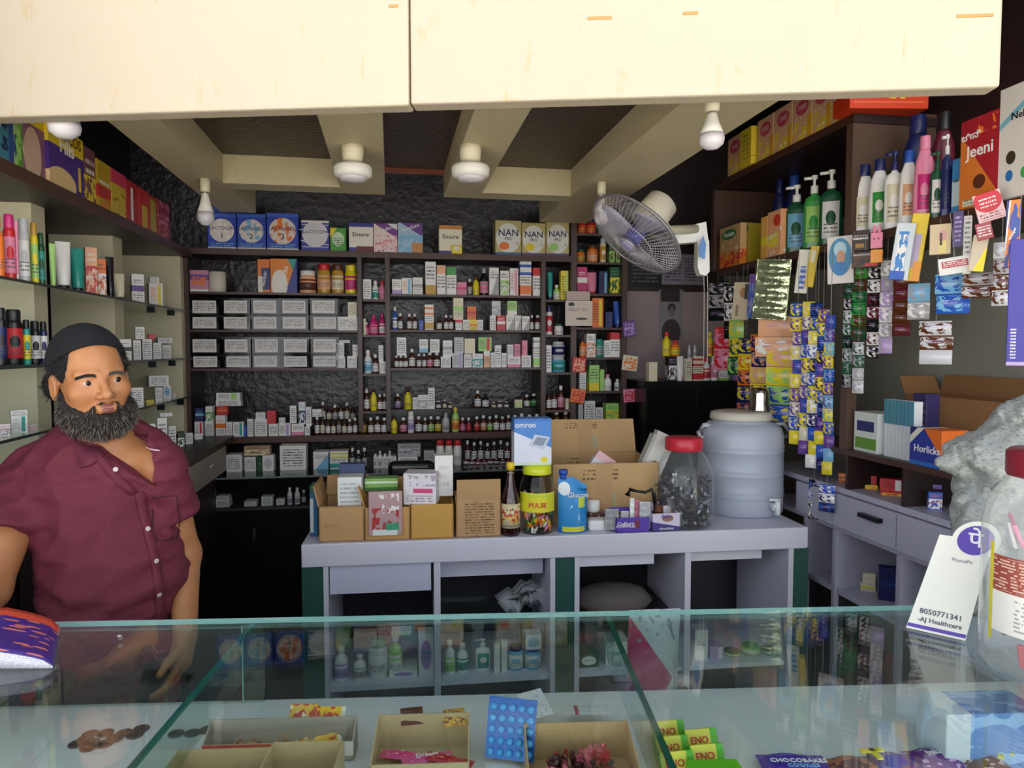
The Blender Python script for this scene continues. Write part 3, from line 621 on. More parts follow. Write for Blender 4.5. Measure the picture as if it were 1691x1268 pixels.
row(B, zc, 'on the low counter', '''b 373 399 751 t wh gy;b 403 422 755 t wh te;b 424 432 754 p dg;b 433 452 752 c wh sl gy;b 461 506 736 t wh gy;b 517 543 746 d wh lb
b 544 575 745 3 wh ye te;y 577 586 740 bk wh gy;y 587 596 744 bk wh gy;y 597 606 740 bk wh gy;b 617 655 754 t wh nv;b 657 690 754 t wh gy;^b 656 695 733 f gy sl
j 720 734 728 wh rd wh;j 735 748 728 wh rd cr;j 749 763 728 wh rd wh;^b 402 446 737 f kb cr''', d=-.16, dep=.09)
fl = ';'.join('y %d %d %d %s %s %s' % (766 + i * 10, 775 + i * 10, 757 + (i * 5) % 4, random.choice(('am', 'ma', 'bk')), random.choice(('wh', 'pk', 'mg')), random.choice(('wh', 'wh', 'pk'))) for i in range(8))
fl += ';' + ';'.join('y %d %d %d wh %s gy' % (616 + i * 8, 623 + i * 8, 744 + i % 2, 'wh' if i % 2 else 'bk') for i in range(4))
row(B, zc + .001, 'at the counter back', ';'.join('y %d %d %d %s %s wh' % (768 + i * 11, 777 + i * 11, 728 + (i * 3) % 5, ('am', 'bk')[i % 2], 'wh') for i in range(7)) + ';b 700 718 744 t wh gy;y 952 962 738 gy wh wh;b 964 979 722 t cr go;b 994 1010 706 b rd ma;b 1014 1030 709 t gy wh;b 994 1012 733 t gy wh', d=-.03, dep=.06)
row(B, zc, 'before the counter bottles', fl, d=-.16, dep=.09)
# ---------------------------------------------------------------- left wall: cream pillars, glass shelves, top board
def sL(x, d=0.0): return L.hit(x, 600, d)[0]
PDEP = .20
for n, (xf, xs) in enumerate(((60, 82), (192, 207), (306, 311))):
    s0 = sL(xf, .09 if n < 2 else .0); s1 = max(s0 + .02, L.hit(xs, 600, .09 if n < 2 else .0)[0])
    quadbox(L, s0, s1, .09 if n < 2 else .012, .32, 1.03, L.hit(xf, (337, 388, 428)[n], .09)[1], 'wall_left_pillar', CREAMB)
ztl = L.hit(142, 334)[1]
o = fbox(L, -2.1, .02, -.02, .32, ztl - .038, ztl, 'top_board', WOOD)
fbox(L, -2.1, .02, -.0235, -.0202, ztl - .038, ztl, 'edge_band', WOODL, o)
tag(o, 'dark wooden board high on the left wall under the cereal cartons', 'shelf')
ZG = []
for i, (x, y, lab) in enumerate(((150, 483, 'upper glass shelf on the left wall holding tubes and cans'), (280, 592, 'second glass shelf on the left wall, behind the man'), (300, 657, 'third glass shelf on the left wall, right of the beard'))):
    z = L.hit(x, y)[1]; ZG.append(z)
    r = empty('glass_shelf', L.P(-.9, 0, z), L.a)
    fbox(L, -2.0, -.01, .0, .27, z - .008, z, 'glass_plate', GLASS, r)
    fbox(L, -2.0, -.01, -.002, -.0002, z - .008, z, 'front_edge', mat('dark_glass_edge', '2a3834', .2), r)
    for x2 in ((258, 290) if i < 2 else (270, 302)):
        s = sL(x2); fbox(L, s - .006, s + .006, .0, .03, z - .035, z - .009, 'clip', BLK, r)
    tag(r, lab, 'shelf', 'glass shelves of the left wall')
# drawer cabinet at the foot of the left wall
DL = -.2
zt2 = L.hit(369, 733, DL)[1]; zdb = L.hit(369, 778, DL)[1]
r = empty('drawer_cabinet', L.P(-.5, DL, FZ), L.a)
fbox(L, -.98, -.32, DL + .012, .32, FZ, zt2, 'carcass', WOOD, r); fbox(L, -.32, -.02, DL + .012, .32, zc + .004, zt2, 'carcass', WOOD, r)
fbox(L, -.98, -.02, DL - .01, .32, zt2, zt2 + .018, 'top_panel', WOOD, r)
sd0, sd1 = sL(306, DL), sL(369, DL)
dr = fbox(L, sd0 + .01, sd1 - .01, DL - .006, DL + .012, zdb, zt2 - .012, 'drawer_front', mat('greige_drawer', '9c8e80', .5), r)
fbox(L, -.96, sd0 - .01, DL - .006, DL + .012, zdb, zt2 - .012, 'drawer_front', MATS['greige_drawer'], r)
hx, hz = L.hit(338, 771, DL)
fbox(L, hx - .03, hx + .03, DL - .025, DL - .01, hz - .004, hz + .008, 'handle', mat('chrome', 'd0d0d0', .15, 1), r)
tag(r, 'dark cabinet with beige drawers at the foot of the left wall', 'cabinet')
# cereal cartons on the top board
GC = 'cereal cartons on the left top board'
def lcart(x0, x1, d, h, m, lab, dep=.07, txt=None, name='cereal_carton'):
    s0, s1 = L.hit(x0, 300, d)[0], L.hit(x1, 300, d)[0]; w = s1 - s0
    o = MB().box(-w / 2, w / 2, -dep / 2, dep / 2, 0, h).put(name, m, None, False, L.P((s0 + s1) / 2, d + dep / 2, ztl), L.a)
    bev(o, .0015); o['dims'] = (w, dep, h); tag(o, lab, 'box', GC)
    if txt: words_on(o, txt)
    return o
lcart(-60, 17, .0, .23, pm('3a8aa0', ('n', 'wh', 4, .5, 0, 1, .4, .8), ('r', 'og', 0, 1, .72, .8), ('n', 'nv', 5, .55, 0, 1, 0, .5)), 'blue cereal carton at the left edge of the top board')
lcart(18, 40, .0, .235, pm('5a9a34', ('r', '2a4a8c', 0, .5, 0, 1), ('n', 'lg', 6, .5, .3, 1, 0, 1)), 'green cereal carton second from the left edge on the board')
lcart(41, 81, .0, .25, pm('8a5a78', ('r', 'e2c424', 0, 1, .58, 1), ('e', 'd8b8a0', .35, .25, .35, .3)), 'yellow and mauve chocolate cereal carton left of the purple one', txt=[('CHOCOS', .5, .82, .15, 'br')])
o = lcart(82, 139, -.01, .188, pm('4a2a88', ('r', 'e6c628', 0, 1, .66, 1), ('e', 'e8c890', .35, .12, .4, .22), ('r', 'e6c628', .82, .9, .1, .5)), 'purple and yellow chocolate cereal carton in front, at center of the row',
    txt=[('CHOCOS', .5, .86, .2, 'br'), ('Fills', .5, .7, .28, 'wh')])
lcart(140, 158, .0, .185, pm('7a4a50', ('n', 'ye', 5, .5, 0, 1, 0, .5), ('t', 'wh', .1, .9, .5, .8, 6)), 'brown and yellow snack carton right of the purple cereal carton')
lcart(161, 183, .0, .17, pm('c0a028', ('r', 'c03030', 0, 1, .25, .5), ('t', 'wh', .1, .9, .5, .6, 6), ('n', 'og', 5, .55, 0, 1, 0, .3)), 'yellow snack carton with red band on the left board')
lcart(184, 207, .0, .17, pm('d8b83a', ('r', 'd04060', 0, 1, .7, 1), ('n', 'br', 7, .62, 0, 1, 0, .6)), 'yellow carton with pink top on the left board')
lcart(208, 228, .0, .165, pm('c02c30', ('r', 'wh', .35, .55, .1, .85)), 'red carton with white lettering on the left board')
lcart(229, 243, .0, .165, pm('c83430', ('r', 'e0c040', .3, .9, 0, .6)), 'red and gold carton on the left board, third from right')
lcart(244, 259, .0, .16, pm('b8382c', ('r', 'c8b848', .2, .8, .1, .9)), 'red carton with olive panel on the left board')
lcart(260, 278, .0, .165, pm('a83040', ('n', 'pk', 6, .55, 0, 1, 0, 1)), 'dull red carton at the right end of the left board')
# bottles, tubes and small cartons on the glass shelves
row(L, ZG[0], 'on upper left glass shelf', '''y -12 5 356 og og og;k 6 24 354 rd mg pk;T 24 30 365 pk wh;k 30 47 361 sl sl wh;k 50 62 368 ye go lg;k 62 73 385 dg dg te
T 82 92 402 lg lg;T 92 116 399 wh bk;T 117 138 410 te bk;b 139 159 409 f pe rd wh;b 160 174 428 f og wh bk;T 175 188 424 bk bk;T 188 206 452 cr bk;b 215 237 453 b wh pu gy
b 243 268 468 s wh ye og;b 272 292 457 p rd wh;b 272 300 486 f wh rd ma;^b 246 262 458 t wh gy''', d=.03, dep=.08, group='toiletries on the left glass shelf')
row(L, ZG[1], 'on second left glass shelf', '''k -8 10 508 bk bk nv;k 9 36 511 bk bk rd;k 38 50 528 te bk ye;k 50 66 530 bk bk wh;k 66 78 531 nv bk wh;b 196 216 560 b wh bk;b 219 232 562 t wh gy
b 233 250 560 t wh gy;b 251 266 566 t wh gy;b 266 282 570 t wh gy;b 283 296 574 t wh gy;^b 222 238 540 t wh gy;^b 244 256 552 p rd pk;^b 258 284 558 t wh gy''', d=.04, dep=.08, group='goods on the second left shelf')
row(L, ZG[2], 'on third left glass shelf', '''b -4 16 700 f wh gy rd;b 18 44 686 s wh te gy;b 46 60 708 f wh pk gy;b 207 236 640 t wh gy;b 240 254 658 u ye br;b 255 268 640 t wh gy;b 268 282 636 c wh lb nv;b 283 290 650 t wh gy;b 291 302 645 c wh og;
^b 242 278 620 t wh gy;^b 17 44 682 t wh gy''', d=.03, dep=.08, group='goods on the third left shelf')
row(L, zt2 + .018, 'on left drawer cabinet', '''b 236 256 700 f wh rd gy;b 258 275 690 t wh rd;b 277 290 703 t wh gy;b 292 304 712 f bk wh gr;^b 262 284 682 t wh gy;b 305 318 715 t wh gy;b 320 334 716 p wh gr''', d=-.1, dep=.08, group='goods on the left drawer cabinet')
# ---------------------------------------------------------------- right wall shelving
def sR(x, d=0.0): return R.hit(x, 500, d)[0]
zr_top = R.hit(1300, 243)[1]; zr_mid = R.hit(1345, 407)[1]
zr_low = R.hit(1480, 760)[1]; zr_cab = R.hit(1450, 824)[1]; zr_db = R.hit(1440, 892)[1]; zr_bot = R.hit(1400, 984)[1]
for s0, s1, d0, d1, z, th, lab in ((-.02, 1.0, 0, .34, zr_top, .03, 'dark board high on the right wall under the cereal cartons'), (-.02, 1.9, 0, .34, zr_mid, .03, 'dark shelf on the right wall carrying the shampoo bottles'),
        (.62, 1.9, -.0, .34, zr_low, .02, 'dark shelf on the right wall carrying the toothbrush tray')):
    o = fbox(R, s0, s1, d0, d1, z - th, z, 'wall_shelf', WOOD); fbox(R, s0, s1, d0 - .003, d0 - .0002, z - th, z, 'edge_band', WOODL, o); tag(o, lab, 'shelf')
for i, (xa, w, lab) in enumerate(((1172, .035, 'far upright of the right wall shelving beside the wall fan'), (1391, .035, 'middle upright of the right wall shelving between shampoo groups'))):
    s = sR(xa); o = fbox(R, s, s + w, .001, .33, zr_mid, R.hit(xa, (300, 190)[i])[1] if i else zr_top - .03, 'shelf_upright', mat('brown_upright', '5a4438', .45, vary=.15)); tag(o, lab, 'shelf post')
    if i: fbox(R, s, s + w, .001, .04, zr_low, zr_mid - .03, 'lower_leg', MATS['brown_upright'], o)
GT = 'cereal cartons on the right top board'
for i, (x0, x1, lab, m) in enumerate(((1198, 1222, 'pink and cream cereal carton at the far end of the right board', 0), (1224, 1243, 'narrow yellow carton second from the far end of the right board', 1), (1246, 1272, 'third cereal carton from the far end of the right board', 0),
        (1273, 1302, 'fourth cereal carton from the far end of the right board', 0), (1303, 1334, 'fifth cereal carton from the far end of the right board', 0), (1335, 1364, 'sixth cereal carton from the far end of the right board', 0), (1365, 1396, 'nearest cereal carton of the right board, beside the red box', 0))):
    s0, s1 = sR(x0), sR(x1); w = s1 - s0
    mm = pm('e2c63a', ('t', 'a08820', .2, .8, .3, .9, 8), ('r', 'b89a28', 0, 1, .2, .23)) if m else pm('dcaa84', ('e', 'c8485c', .5, .72, .34, .17), ('t', 'wh', .28, .72, .66, .78, 18), ('n', 'e4c440', 3.2, .52, 0, 1, .0, .5), ('r', 'd8a02c', .78, 1, .0, .5), ('n', 'wh', 5, .63, 0, 1, .1, .5))
    o = MB().box(-w / 2 + .002, w / 2 - .002, 0, .07, 0, .165 if m else .175).put('cereal_carton', mm, None, False, R.P((s0 + s1) / 2, -.0 - (.02 if m else 0), zr_top), R.a); bev(o, .0015); tag(o, lab, 'box', GT)
s0, s1 = sR(1400), sR(1470)
o = MB().box(0, .34, -.02, .1, 0, .062).put('flat_carton', pm('e0401c', ('r', 'f06a3c', .05, .95, .3, .4), ('t', 'ye', .5, .7, .5, .95, 6)), None, False, onY(1396, 189, 1.93), .02); bev(o, .002)
q = onY(1398, 192, 2.44); o.location = q; o.location.z = zr_top + .001; o.scale = (.80, 1, 1)
tag(o, 'bright orange-red flat carton just under the fascia beam at right', 'box')
# shampoo shelf
def rcart(x0, x1, yt, d, dep, m, lab, txt=None, name='carton', yaw=0.0, zz=None, cat='box', hh=None):
    z = zr_mid if zz is None else zz
    s0, z0 = R.hit(x0, yt, d); s1, _ = R.hit(x1, yt, d); w = s1 - s0
    h = hh or (R.hit((x0 + x1) / 2, yt, d)[1] - z)
    o = MB().box(-w / 2, w / 2, -dep / 2, dep / 2, 0, h).put(name, m, None, False, R.P((s0 + s1) / 2, d + dep / 2, z), R.a + yaw)
    bev(o, .0015); o['dims'] = (w, dep, h); tag(o, lab, cat, 'goods on the right middle shelf')
    if txt: words_on(o, txt)
    return o
o = rcart(1189, 1223, 373, .0, .06, pm('dcb27c', ('e', '2a8a4c', .45, .8, .36, .12), ('n', 'e8842c', 3.5, .42, 0, 1, 0, .38), ('n', 'rd', 5, .55, 0, 1, 0, .36), ('n', 'wh', 4, .6, 0, 1, .3, .6)), 'cream baby cereal carton with green oval near the wall fan', [('Nestum', .45, .8, .16, 'wh')], 'cereal_carton')
o = rcart(1224, 1237, 370, .03, .08, pm('a89428', ('r', 'dg', .1, .9, .8, .95)), 'olive side-on carton just right of the green oval carton')
o = rcart(1257, 1267, 358, .0, .07, pm('e8b05a', ('r', 'ye', 0, 1, .3, .5)), 'slim orange carton left of the taller orange one')
o = rcart(1268, 1290, 348, .0, .07, pm('ecaa78', ('e', 'd83c2c', .7, .78, .26, .13), ('r', 'ye', .1, .8, .22, .5), ('n', 'wh', 6, .6, 0, 1, 0, .6)), 'orange cereal carton with red seal left of the pump bottles', name='cereal_carton')
GP = 'toiletry bottles on the right middle shelf'
def rb(kind, x0, x1, yt, a, cap, lab_, label, d=.03, z=None, h=None):
    s0, _ = R.hit(x0, yt, d); s1, _ = R.hit(x1, yt, d); zt_ = R.hit((x0 + x1) / 2, yt, d)[1]; zz = zr_mid if z is None else z
    w = (x1 - x0) / F * R.P((s0 + s1) / 2, d, 0).y * 1.28; q = R.hit((x0 + x1) / 2, yt, d + w * .4)
    o = round_item(kind, R, q[0], d + w * .4, zz, w, q[1] - zz, a, cap, lab_); o.rotation_euler.z += .95; tag(o, label, CATS[kind], GP); return o
rb('S', 1278, 1298, 296, 'nv', 'nv', 'rd', 'navy bottle with red label behind the green pump bottles', .17)
rb('S', 1300, 1324, 285, 'nv', 'bl', 'rd', 'large navy bottle with red mark behind the blue leaf pump bottle', .2)
rb('P', 1303, 1330, 306, 'dg', 'wh', 'lb', 'clear green pump bottle with blue leaf label, leftmost of three')
rb('P', 1333, 1358, 290, 'gr', 'wh', 'lg', 'green pump bottle with sprig label, middle of three')
rb('P', 1360, 1388, 281, 'dg', 'wh', 'wh', 'dark green pump bottle with fruit label, beside the upright')
rb('S', 1414, 1442, 272, 'wh', 'nv', 'cr', 'white shampoo bottle with navy cap just right of the upright', .02)
rb('S', 1441, 1466, 262, 'wh', 'nv', 'gr', 'white shampoo bottle with green band, second right of upright', .02)
rb('P', 1467, 1490, 250, 'wh', 'nv', 'cr', 'white pump bottle with gold lettering left of the pale pink one', .02)
o = rb('S', 1491, 1513, 248, 'wh', 'bl', 'pe', 'white bottle with pink-brown dove mark left of the pink bottle', .02)
rb('S', 1516, 1541, 224, 'pk', 'pk', 'mg', 'tall pink bottle on the right middle shelf', .01)
rb('P', 1541, 1558, 250, 'dg', 'dg', 'wh', 'dark green bottle with white label right of the pink one', .02)
rb('P', 1559, 1572, 222, 'nv', 'wh', 'nv', 'slim navy bottle with white pump beside the red powder carton', .02)
o = rcart(1573, 1588, 262, .02, .06, pm('4a94d0', ('r', 'cfe0ec', 0, 1, .15, .6), ('n', 'og', 5, .62, 0, 1, .65, 1)), 'blue and white carton left of the tall red powder carton', [('Him', .5, .6, .3, 'br')])
rb('S', 1497, 1536, 190, 'nv', 'nv', 'rd', 'large navy bottle standing behind the pink bottle', .12)
rb('S', 1545, 1575, 184, 'ma', 'bk', 'rd', 'maroon bottle standing behind the white-pump bottle', .12)
o = rcart(1588, 1652, 190, -.02, .05, pm('a8202c', ('d', 'd8762c', -.75, -1, -.85), ('e', '5a2a1c', .52, .27, .16, .08), ('n', 'og', 5, .5, .45, .95, .8, .97), ('r', 'e4dcc4', .1, .8, .02, .09), ('t', 'dg', .12, .78, .02, .09, 30)), 'tall red herbal powder carton lettered in white on the right shelf',
  [('Jeeni', .52, .62, .36, 'wh'), ('ಜೀನಿ', .28, .80, .2, 'wh')], 'powder_carton')
o = rcart(1653, 1745, 130, -.02, .06, pm('d8d0c8', ('d', '7ab0c0', -.35, 1, .62), ('d', 'd8d0c8', -.35, 1, .68), ('e', '2a6aa8', .22, .2, .07, .05), ('e', 'gr', .5, .2, .07, .05), ('e', '3a3020', .24, .36, .09, .06)), 'large white carton with blue stripe at the right edge of view', [('Nelo', .4, .72, .17, 'bk')], 'supplement_carton')
# drawer cabinet on the right
r = empty('drawer_cabinet', R.P(.9, 0, FZ), R.a); LAV = mat('lavender_white_laminate', 'b6b2c4', .45, vary=.04)
fbox(R, .40, 1.9, .0, .34, zr_cab - .02, zr_cab, 'cabinet_top', LAV, r)
fbox(R, .40, 1.9, .02, .34, FZ, FZ + .05, 'base', LAV, r)
fbox(R, .40, 1.9, .33, .345, FZ + .05, zr_cab - .02, 'back_board', mat('pale_green_board', '9aa6a4', .5), r)
fbox(R, .40, 1.9, .01, .33, zr_bot - .018, zr_bot, 'inner_shelf', LAV, r)
fbox(R, .40, 1.9, .01, .33, zr_db - .018, zr_db, 'drawer_deck', LAV, r)
for x in (1336, 1385, 1494, 1600):
    s = sR(x); fbox(R, s - .009, s + .009, .004, .33, FZ + .05, zr_db - .018, 'divider', LAV, r)
sd = [sR(1340) - .06, sR(1387), sR(1496), 1.85]
for i in range(3):
    dd_ = fbox(R, sd[i] + .004, sd[i + 1] - .004, -.012, .02, zr_db + .004, zr_cab - .024, 'drawer', LAV, r)
    xx = (1362, 1437, 1580)[i]
    if i == 1:
        s, z = R.hit(xx, 856, -.02); fbox(R, s - .05, s + .05, -.032, -.012, z - .004, z + .010, 'handle', mat('dark_metal', '15151a', .3, .6), r)
for x in (1405, 1500):
    s = sR(x); fbox(R, s - .006, s + .006, .0, .33, zr_cab, zr_low - .02, 'divider', WOOD, r)
fbox(R, .42, 1.88, .022, .032, FZ + .05, zr_bot - .019, 'shade_panel', mat('shade_brown', '2a2220', .5), r)  # added dark board standing in for the shade under the inner shelf
tag(r, 'lavender-white cabinet with drawers and open shelves along the right wall', 'cabinet')
GR = 'goods in the right cabinet'
row(R, zr_cab, 'under right dark shelf', '''b 1384 1404 781 f og br pe;b 1412 1450 803 f ye og rd;^b 1408 1448 784 t rd wh;b 1453 1495 812 f rd ye og;^b 1452 1494 790 s rd wh
b 1503 1530 806 f lb wh bl;b 1532 1556 812 f bl wh og;^b 1506 1554 800 p pu vi''', d=.05, dep=.14, group=GR)
row(R, zr_bot, 'inside right cabinet', '''b 1344 1378 905 f gy wh sl;y 1404 1412 946 bk wh wh;b 1420 1446 962 b cr ye ma;^b 1424 1446 946 p cr go;b 1450 1492 936 p nv bl''', d=.08, dep=.12, group=GR)
# lower dark shelf: tray, tissue pack, malt carton, big carton behind
o = rcart(1411, 1450, 681, .02, .09, pm('dde2dc', ('r', '28306c', .12, .85, .52, .78), ('r', '6a9a34', .06, .94, .08, .36)), 'white and green tissue pack at the left of the toothbrush tray', zz=zr_low, name='tissue_pack', cat='pack')
s0, s1 = sR(1452), sR(1502); z0 = zr_low
r = empty('toothbrush_tray', R.P((s0 + s1) / 2, .06, z0), R.a)
n = 8
for i in range(n):
    s = s0 + (s1 - s0) * (i + .5) / n; w = (s1 - s0) / n * .36
    br = fbox(R, s - w, s + w, .03, .06, z0 + .0, z0 + .19, 'brush_pack', mat('blister_white', 'dfe3e6', .15), r)
    fbox(R, s - w * 1.02, s + w * 1.02, .027, .0295, z0 + .11, z0 + .19, 'card', mat('teal_card', '4a8a9c', .4), br)
tag(r, 'upright pack of clear and teal toothbrushes in the middle of the dark shelf', 'tray')
o = rcart(1503, 1556, 708, -.0, .09, pm('2a3a98', ('d', 'e87028', 1, .8, 1.25), ('d', 'e8e0cc', -1, 1, .55), ('d', '2a2c70', -1, 1, .75), ('r', '2c6cc0', 0, 1, 0, .12)), 'blue and orange malt drink carton at the right of the toothbrush tray', [('Horlicks', .55, .45, .24, 'wh')], zz=zr_low, name='drink_carton')
o = rcart(1508, 1530, 650, .13, .05, pm('3c3468', ('t', 'vi', .1, .9, .1, .9, 9)), 'dark purple pack leaning behind the toothbrush tray', zz=zr_low, name='purple_pack', cat='pack')
# brown open shipping carton behind
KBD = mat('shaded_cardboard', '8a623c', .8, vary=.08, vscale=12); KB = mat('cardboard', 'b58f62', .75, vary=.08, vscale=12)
def open_box(loc, rz, w, dep, h, m, label, name='shipping_carton', flaps=((1, .9), (1, .9), (1, .5), (1, .5)), th=.004, group=None):
    r = empty(name, loc, rz)
    mb = MB().box(-w / 2, w / 2, -dep / 2, -dep / 2 + th, 0, h).box(-w / 2, w / 2, dep / 2 - th, dep / 2, 0, h).box(-w / 2, -w / 2 + th, -dep / 2, dep / 2, 0, h).box(w / 2 - th, w / 2, -dep / 2, dep / 2, 0, h).box(-w / 2, w / 2, -dep / 2, dep / 2, 0, th)
    mb.put('box_body', m, r)
    for k, (on, ang) in enumerate(flaps):
        if not on: continue
        L_ = min(w, dep) * .48; c, s = math.cos(ang) * L_, math.sin(ang) * L_
        if k == 0: vs = [(-w / 2, -dep / 2, h), (w / 2, -dep / 2, h), (w / 2, -dep / 2 - c, h + s), (-w / 2, -dep / 2 - c, h + s)]
        if k == 1: vs = [(-w / 2, dep / 2, h), (w / 2, dep / 2, h), (w / 2, dep / 2 + c, h + s), (-w / 2, dep / 2 + c, h + s)]
        if k == 2: vs = [(-w / 2, -dep / 2, h), (-w / 2, dep / 2, h), (-w / 2 - c, dep / 2, h + s), (-w / 2 - c, -dep / 2, h + s)]
        if k == 3: vs = [(w / 2, -dep / 2, h), (w / 2, dep / 2, h), (w / 2 + c, dep / 2, h + s), (w / 2 + c, -dep / 2, h + s)]
        o = mo('flap', vs, [(0, 1, 2, 3)], m, r); sm = o.modifiers.new('thick', 'SOLIDIFY'); sm.thickness = th; sm.offset = 0
    tag(r, label, 'box', group); return r
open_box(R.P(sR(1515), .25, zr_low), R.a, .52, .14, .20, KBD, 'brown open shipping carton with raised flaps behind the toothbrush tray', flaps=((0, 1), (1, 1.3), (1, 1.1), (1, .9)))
# ---------------------------------------------------------------- things hanging from the right shelf
GH = 'cards and packs hanging from the right shelf'
def hang(x0, x1, y0, y1, m, label, d=-.03, tilt=0.0, th=.006, name='hanging_card', txt=None, cat='card', yaw=.75, fr=R):
    """a thin pack hung by its top edge; it turns a little towards the room"""
    xc = (x0 + x1) / 2
    s, zt_ = fr.hit(xc, y0, d); zb_ = fr.hit(xc, y1, d)[1]; c = fr.P(s, d, zt_)
    w = (x1 - x0) / F * (c.y) / max(.3, math.cos(fr.a + yaw - math.atan2(c.x, c.y) * -1) if False else 1); 
    # width so that the pack, turned by yaw, spans x0..x1
    ang = fr.a + yaw; v = math.atan2(c.x, c.y); w = w * math.cos(v) / max(.25, abs(math.cos(ang + v)))
    h = zt_ - zb_
    if zt_ > zr_mid - .01: zg = 0
    else: zg = zr_mid - .015 - zt_
    o = MB().box(-w / 2, w / 2, -th / 2, th / 2, -h, 0).put(name, m, None, False, c, ang)
    o.rotation_euler = (0, tilt, ang); bev(o, min(.002, th * .3)); o['dims'] = (w, th, h); tag(o, label, cat, GH)
    if zg > .012: MB().box(-.0006, .0006, -.0006, .0006, 0, zg).put('string', mat('string_grey', '8a8684', .6), o)
    if txt:
        for s_, fx, fz, size, ink, *rr in txt: text(o, s_, size * w, (w * (fx - .5), -th / 2 - .0008, -h * (1 - fz)), INK[ink], rot=(math.pi / 2, rr[0] if rr else 0, 0))
    return o
hang(1213, 1240, 466, 528, pm('dcc8a8', ('e', 'c08058', .6, .72, .2, .14), ('r', '3a2c28', .68, .9, .55, .95), ('r', '9a8468', .2, .36, .1, .4)), 'cream pack with portrait print hanging left of the foil sachets', tilt=.06)
hang(1238, 1257, 452, 526, pm('8a90c8', ('n', 'bl', 5, .5, 0, 1, 0, 1), ('r', 'pu', 0, 1, .8, 1)), 'lavender blue pack hanging behind the portrait pack', -.01, tilt=.05)
FOIL = mat('pale_green_foil', 'b8c49c', .16, .75, bump=.9, bscale=26)
o = hang(1251, 1308, 428, 528, FOIL, 'large pale green foil card of five sachets hanging at the shelf corner', -.06, .08, .008, 'foil_sachet_card', cat='sachet')
w, th, h = o['dims']
for i in range(5):
    vs = []; n = 7
    for a in range(n):
        for b_ in range(n):
            u, v = a / (n - 1), b_ / (n - 1); vs.append((w * (u - .5) * .92, -th / 2 - .012 * math.sin(math.pi * u) * math.sin(math.pi * v), -h * (i + .08 + .84 * v) / 5))
    mo('foil_sachet', vs, [(a * n + b_, a * n + b_ + 1, (a + 1) * n + b_ + 1, (a + 1) * n + b_) for a in range(n - 1) for b_ in range(n - 1)], FOIL, o, True)
hang(1320, 1341, 412, 484, pm('e4e0d4', ('r', '3a62b8', .3, .75, .1, .62), ('t', 'wh', .3, .75, .1, .6, 8)), 'white toothbrush pack with blue panel hanging beside foil sachets', tilt=.1)
hang(1340, 1354, 406, 474, pm('e2c02c', ('r', 'cr', .2, .7, .6, .9)), 'yellow slim pack hanging right of the toothbrush pack', -.015, tilt=.14)
hang(1366, 1409, 390, 468, pm('dcd4d0', ('e', '4a90b8', .5, .56, .44, .4), ('e', 'b8d4e0', .5, .72, .24, .16), ('e', 'd09878', .52, .56, .16, .14), ('e', '3a7ec0', .5, .32, .28, .14)), 'white and blue baby soother pack hanging below the pump bottles', tilt=-.03)
hang(1408, 1436, 380, 414, pm('3a2420', ('t', 'wh', .1, .9, .5, .75, 6), ('r', 'b08030', .2, .7, .15, .35)), 'dark brown hair colour card under the first white bottle', txt=[('PARACHUTE', .5, .6, .16, 'wh')])
hang(1407, 1452, 415, 442, pm('2c2426', ('n', 'br', 4, .5, 0, 1, 0, 1), ('r', 'rd', .5, .95, .1, .3), ('r', 'gy', .05, .95, .75, .85)), 'dark card below the brown one with grey stripe')
r = hang(1438, 1458, 384, 410, mat('pink_rubber', 'e88aa4', .4), 'pink smiling rattle with two ears hanging beside the dark card', -.05, 0, .01, 'pink_rattle', cat='toy')
w, th, h = r['dims']
for e in (-1, 1): MB().lathe([(0, 0), (w * .16, .004), (w * .14, .02), (0, .03)], 10, (e * w * .2, 0, -.002)).put('ear', MATS['pink_rubber'], r, True)
for e in (-1, 1): MB().lathe([(0, -.003), (.003, 0), (0, .003)], 8, (e * w * .18, -th / 2 - .001, -h * .4)).put('eye', BLK, r)
hang(1438, 1458, 412, 434, mat('orange_rubber', 'e8962c', .4), 'orange teether hanging under the pink rattle', -.05, 0, .01, 'orange_teether', cat='toy')
o = hang(1482, 1514, 368, 462, pm('cfd6dc', ('r', '3c84c8', .2, .72, .05, .85), ('n', 'wh', 5, .5, .2, .7, .1, .8), ('r', '2058b8', 0, .8, 0, .16)), 'white and blue card of soothers hanging below the pale pink bottle', -.06, tilt=.12)
hang(1508, 1536, 352, 464, pm('e8c62a', ('r', 'b8a8c8', .3, .75, .2, .7), ('r', 'e89a2c', .5, 1, 0, .3)), 'yellow and lilac card behind the blue soother card', -.02, tilt=.12)
hang(1536, 1571, 370, 420, pm('dcc49c', ('e', 'e0a0a0', .6, .6, .2, .2), ('r', 'f0dc80', .45, .8, .05, .45), ('r', '4a3a30', .48, .6, .3, .7)), 'cream card with figure print hanging below the dark green bottle')
hang(1574, 1592, 348, 408, pm('4a3c6c', ('t', 'vi', .2, .8, .1, .9, 8)), 'purple slim card right of the cream figure card')
hang(1592, 1606, 356, 452, pm('cac6c0', ('t', 'bk', .2, .8, .05, .95, 12)), 'tall grey-white card with dark marks beside the red sachet card', -.05)
hang(1548, 1606, 424, 452, pm('dcd8d4', ('r', 'b03040', .1, .85, .4, .8), ('t', 'wh', .15, .8, .45, .75, 9)), 'white long card with red wording bar, hanging low', -.07, tilt=-.12)
hang(1604, 1650, 318, 366, pm('d8b0b0', ('e', 'c02434', .5, .7, .5, .4), ('t', 'wh', .2, .8, .5, .8, 7), ('t', 'ma', .1, .9, .05, .3, 10)), 'red and white card hanging from the herbal powder carton', -.08, tilt=-.25)
hang(1609, 1636, 368, 396, pm('a04048', ('t', 'wh', .1, .9, .2, .8, 6)), 'small maroon and white card under the red and white card', -.08, tilt=-.2)
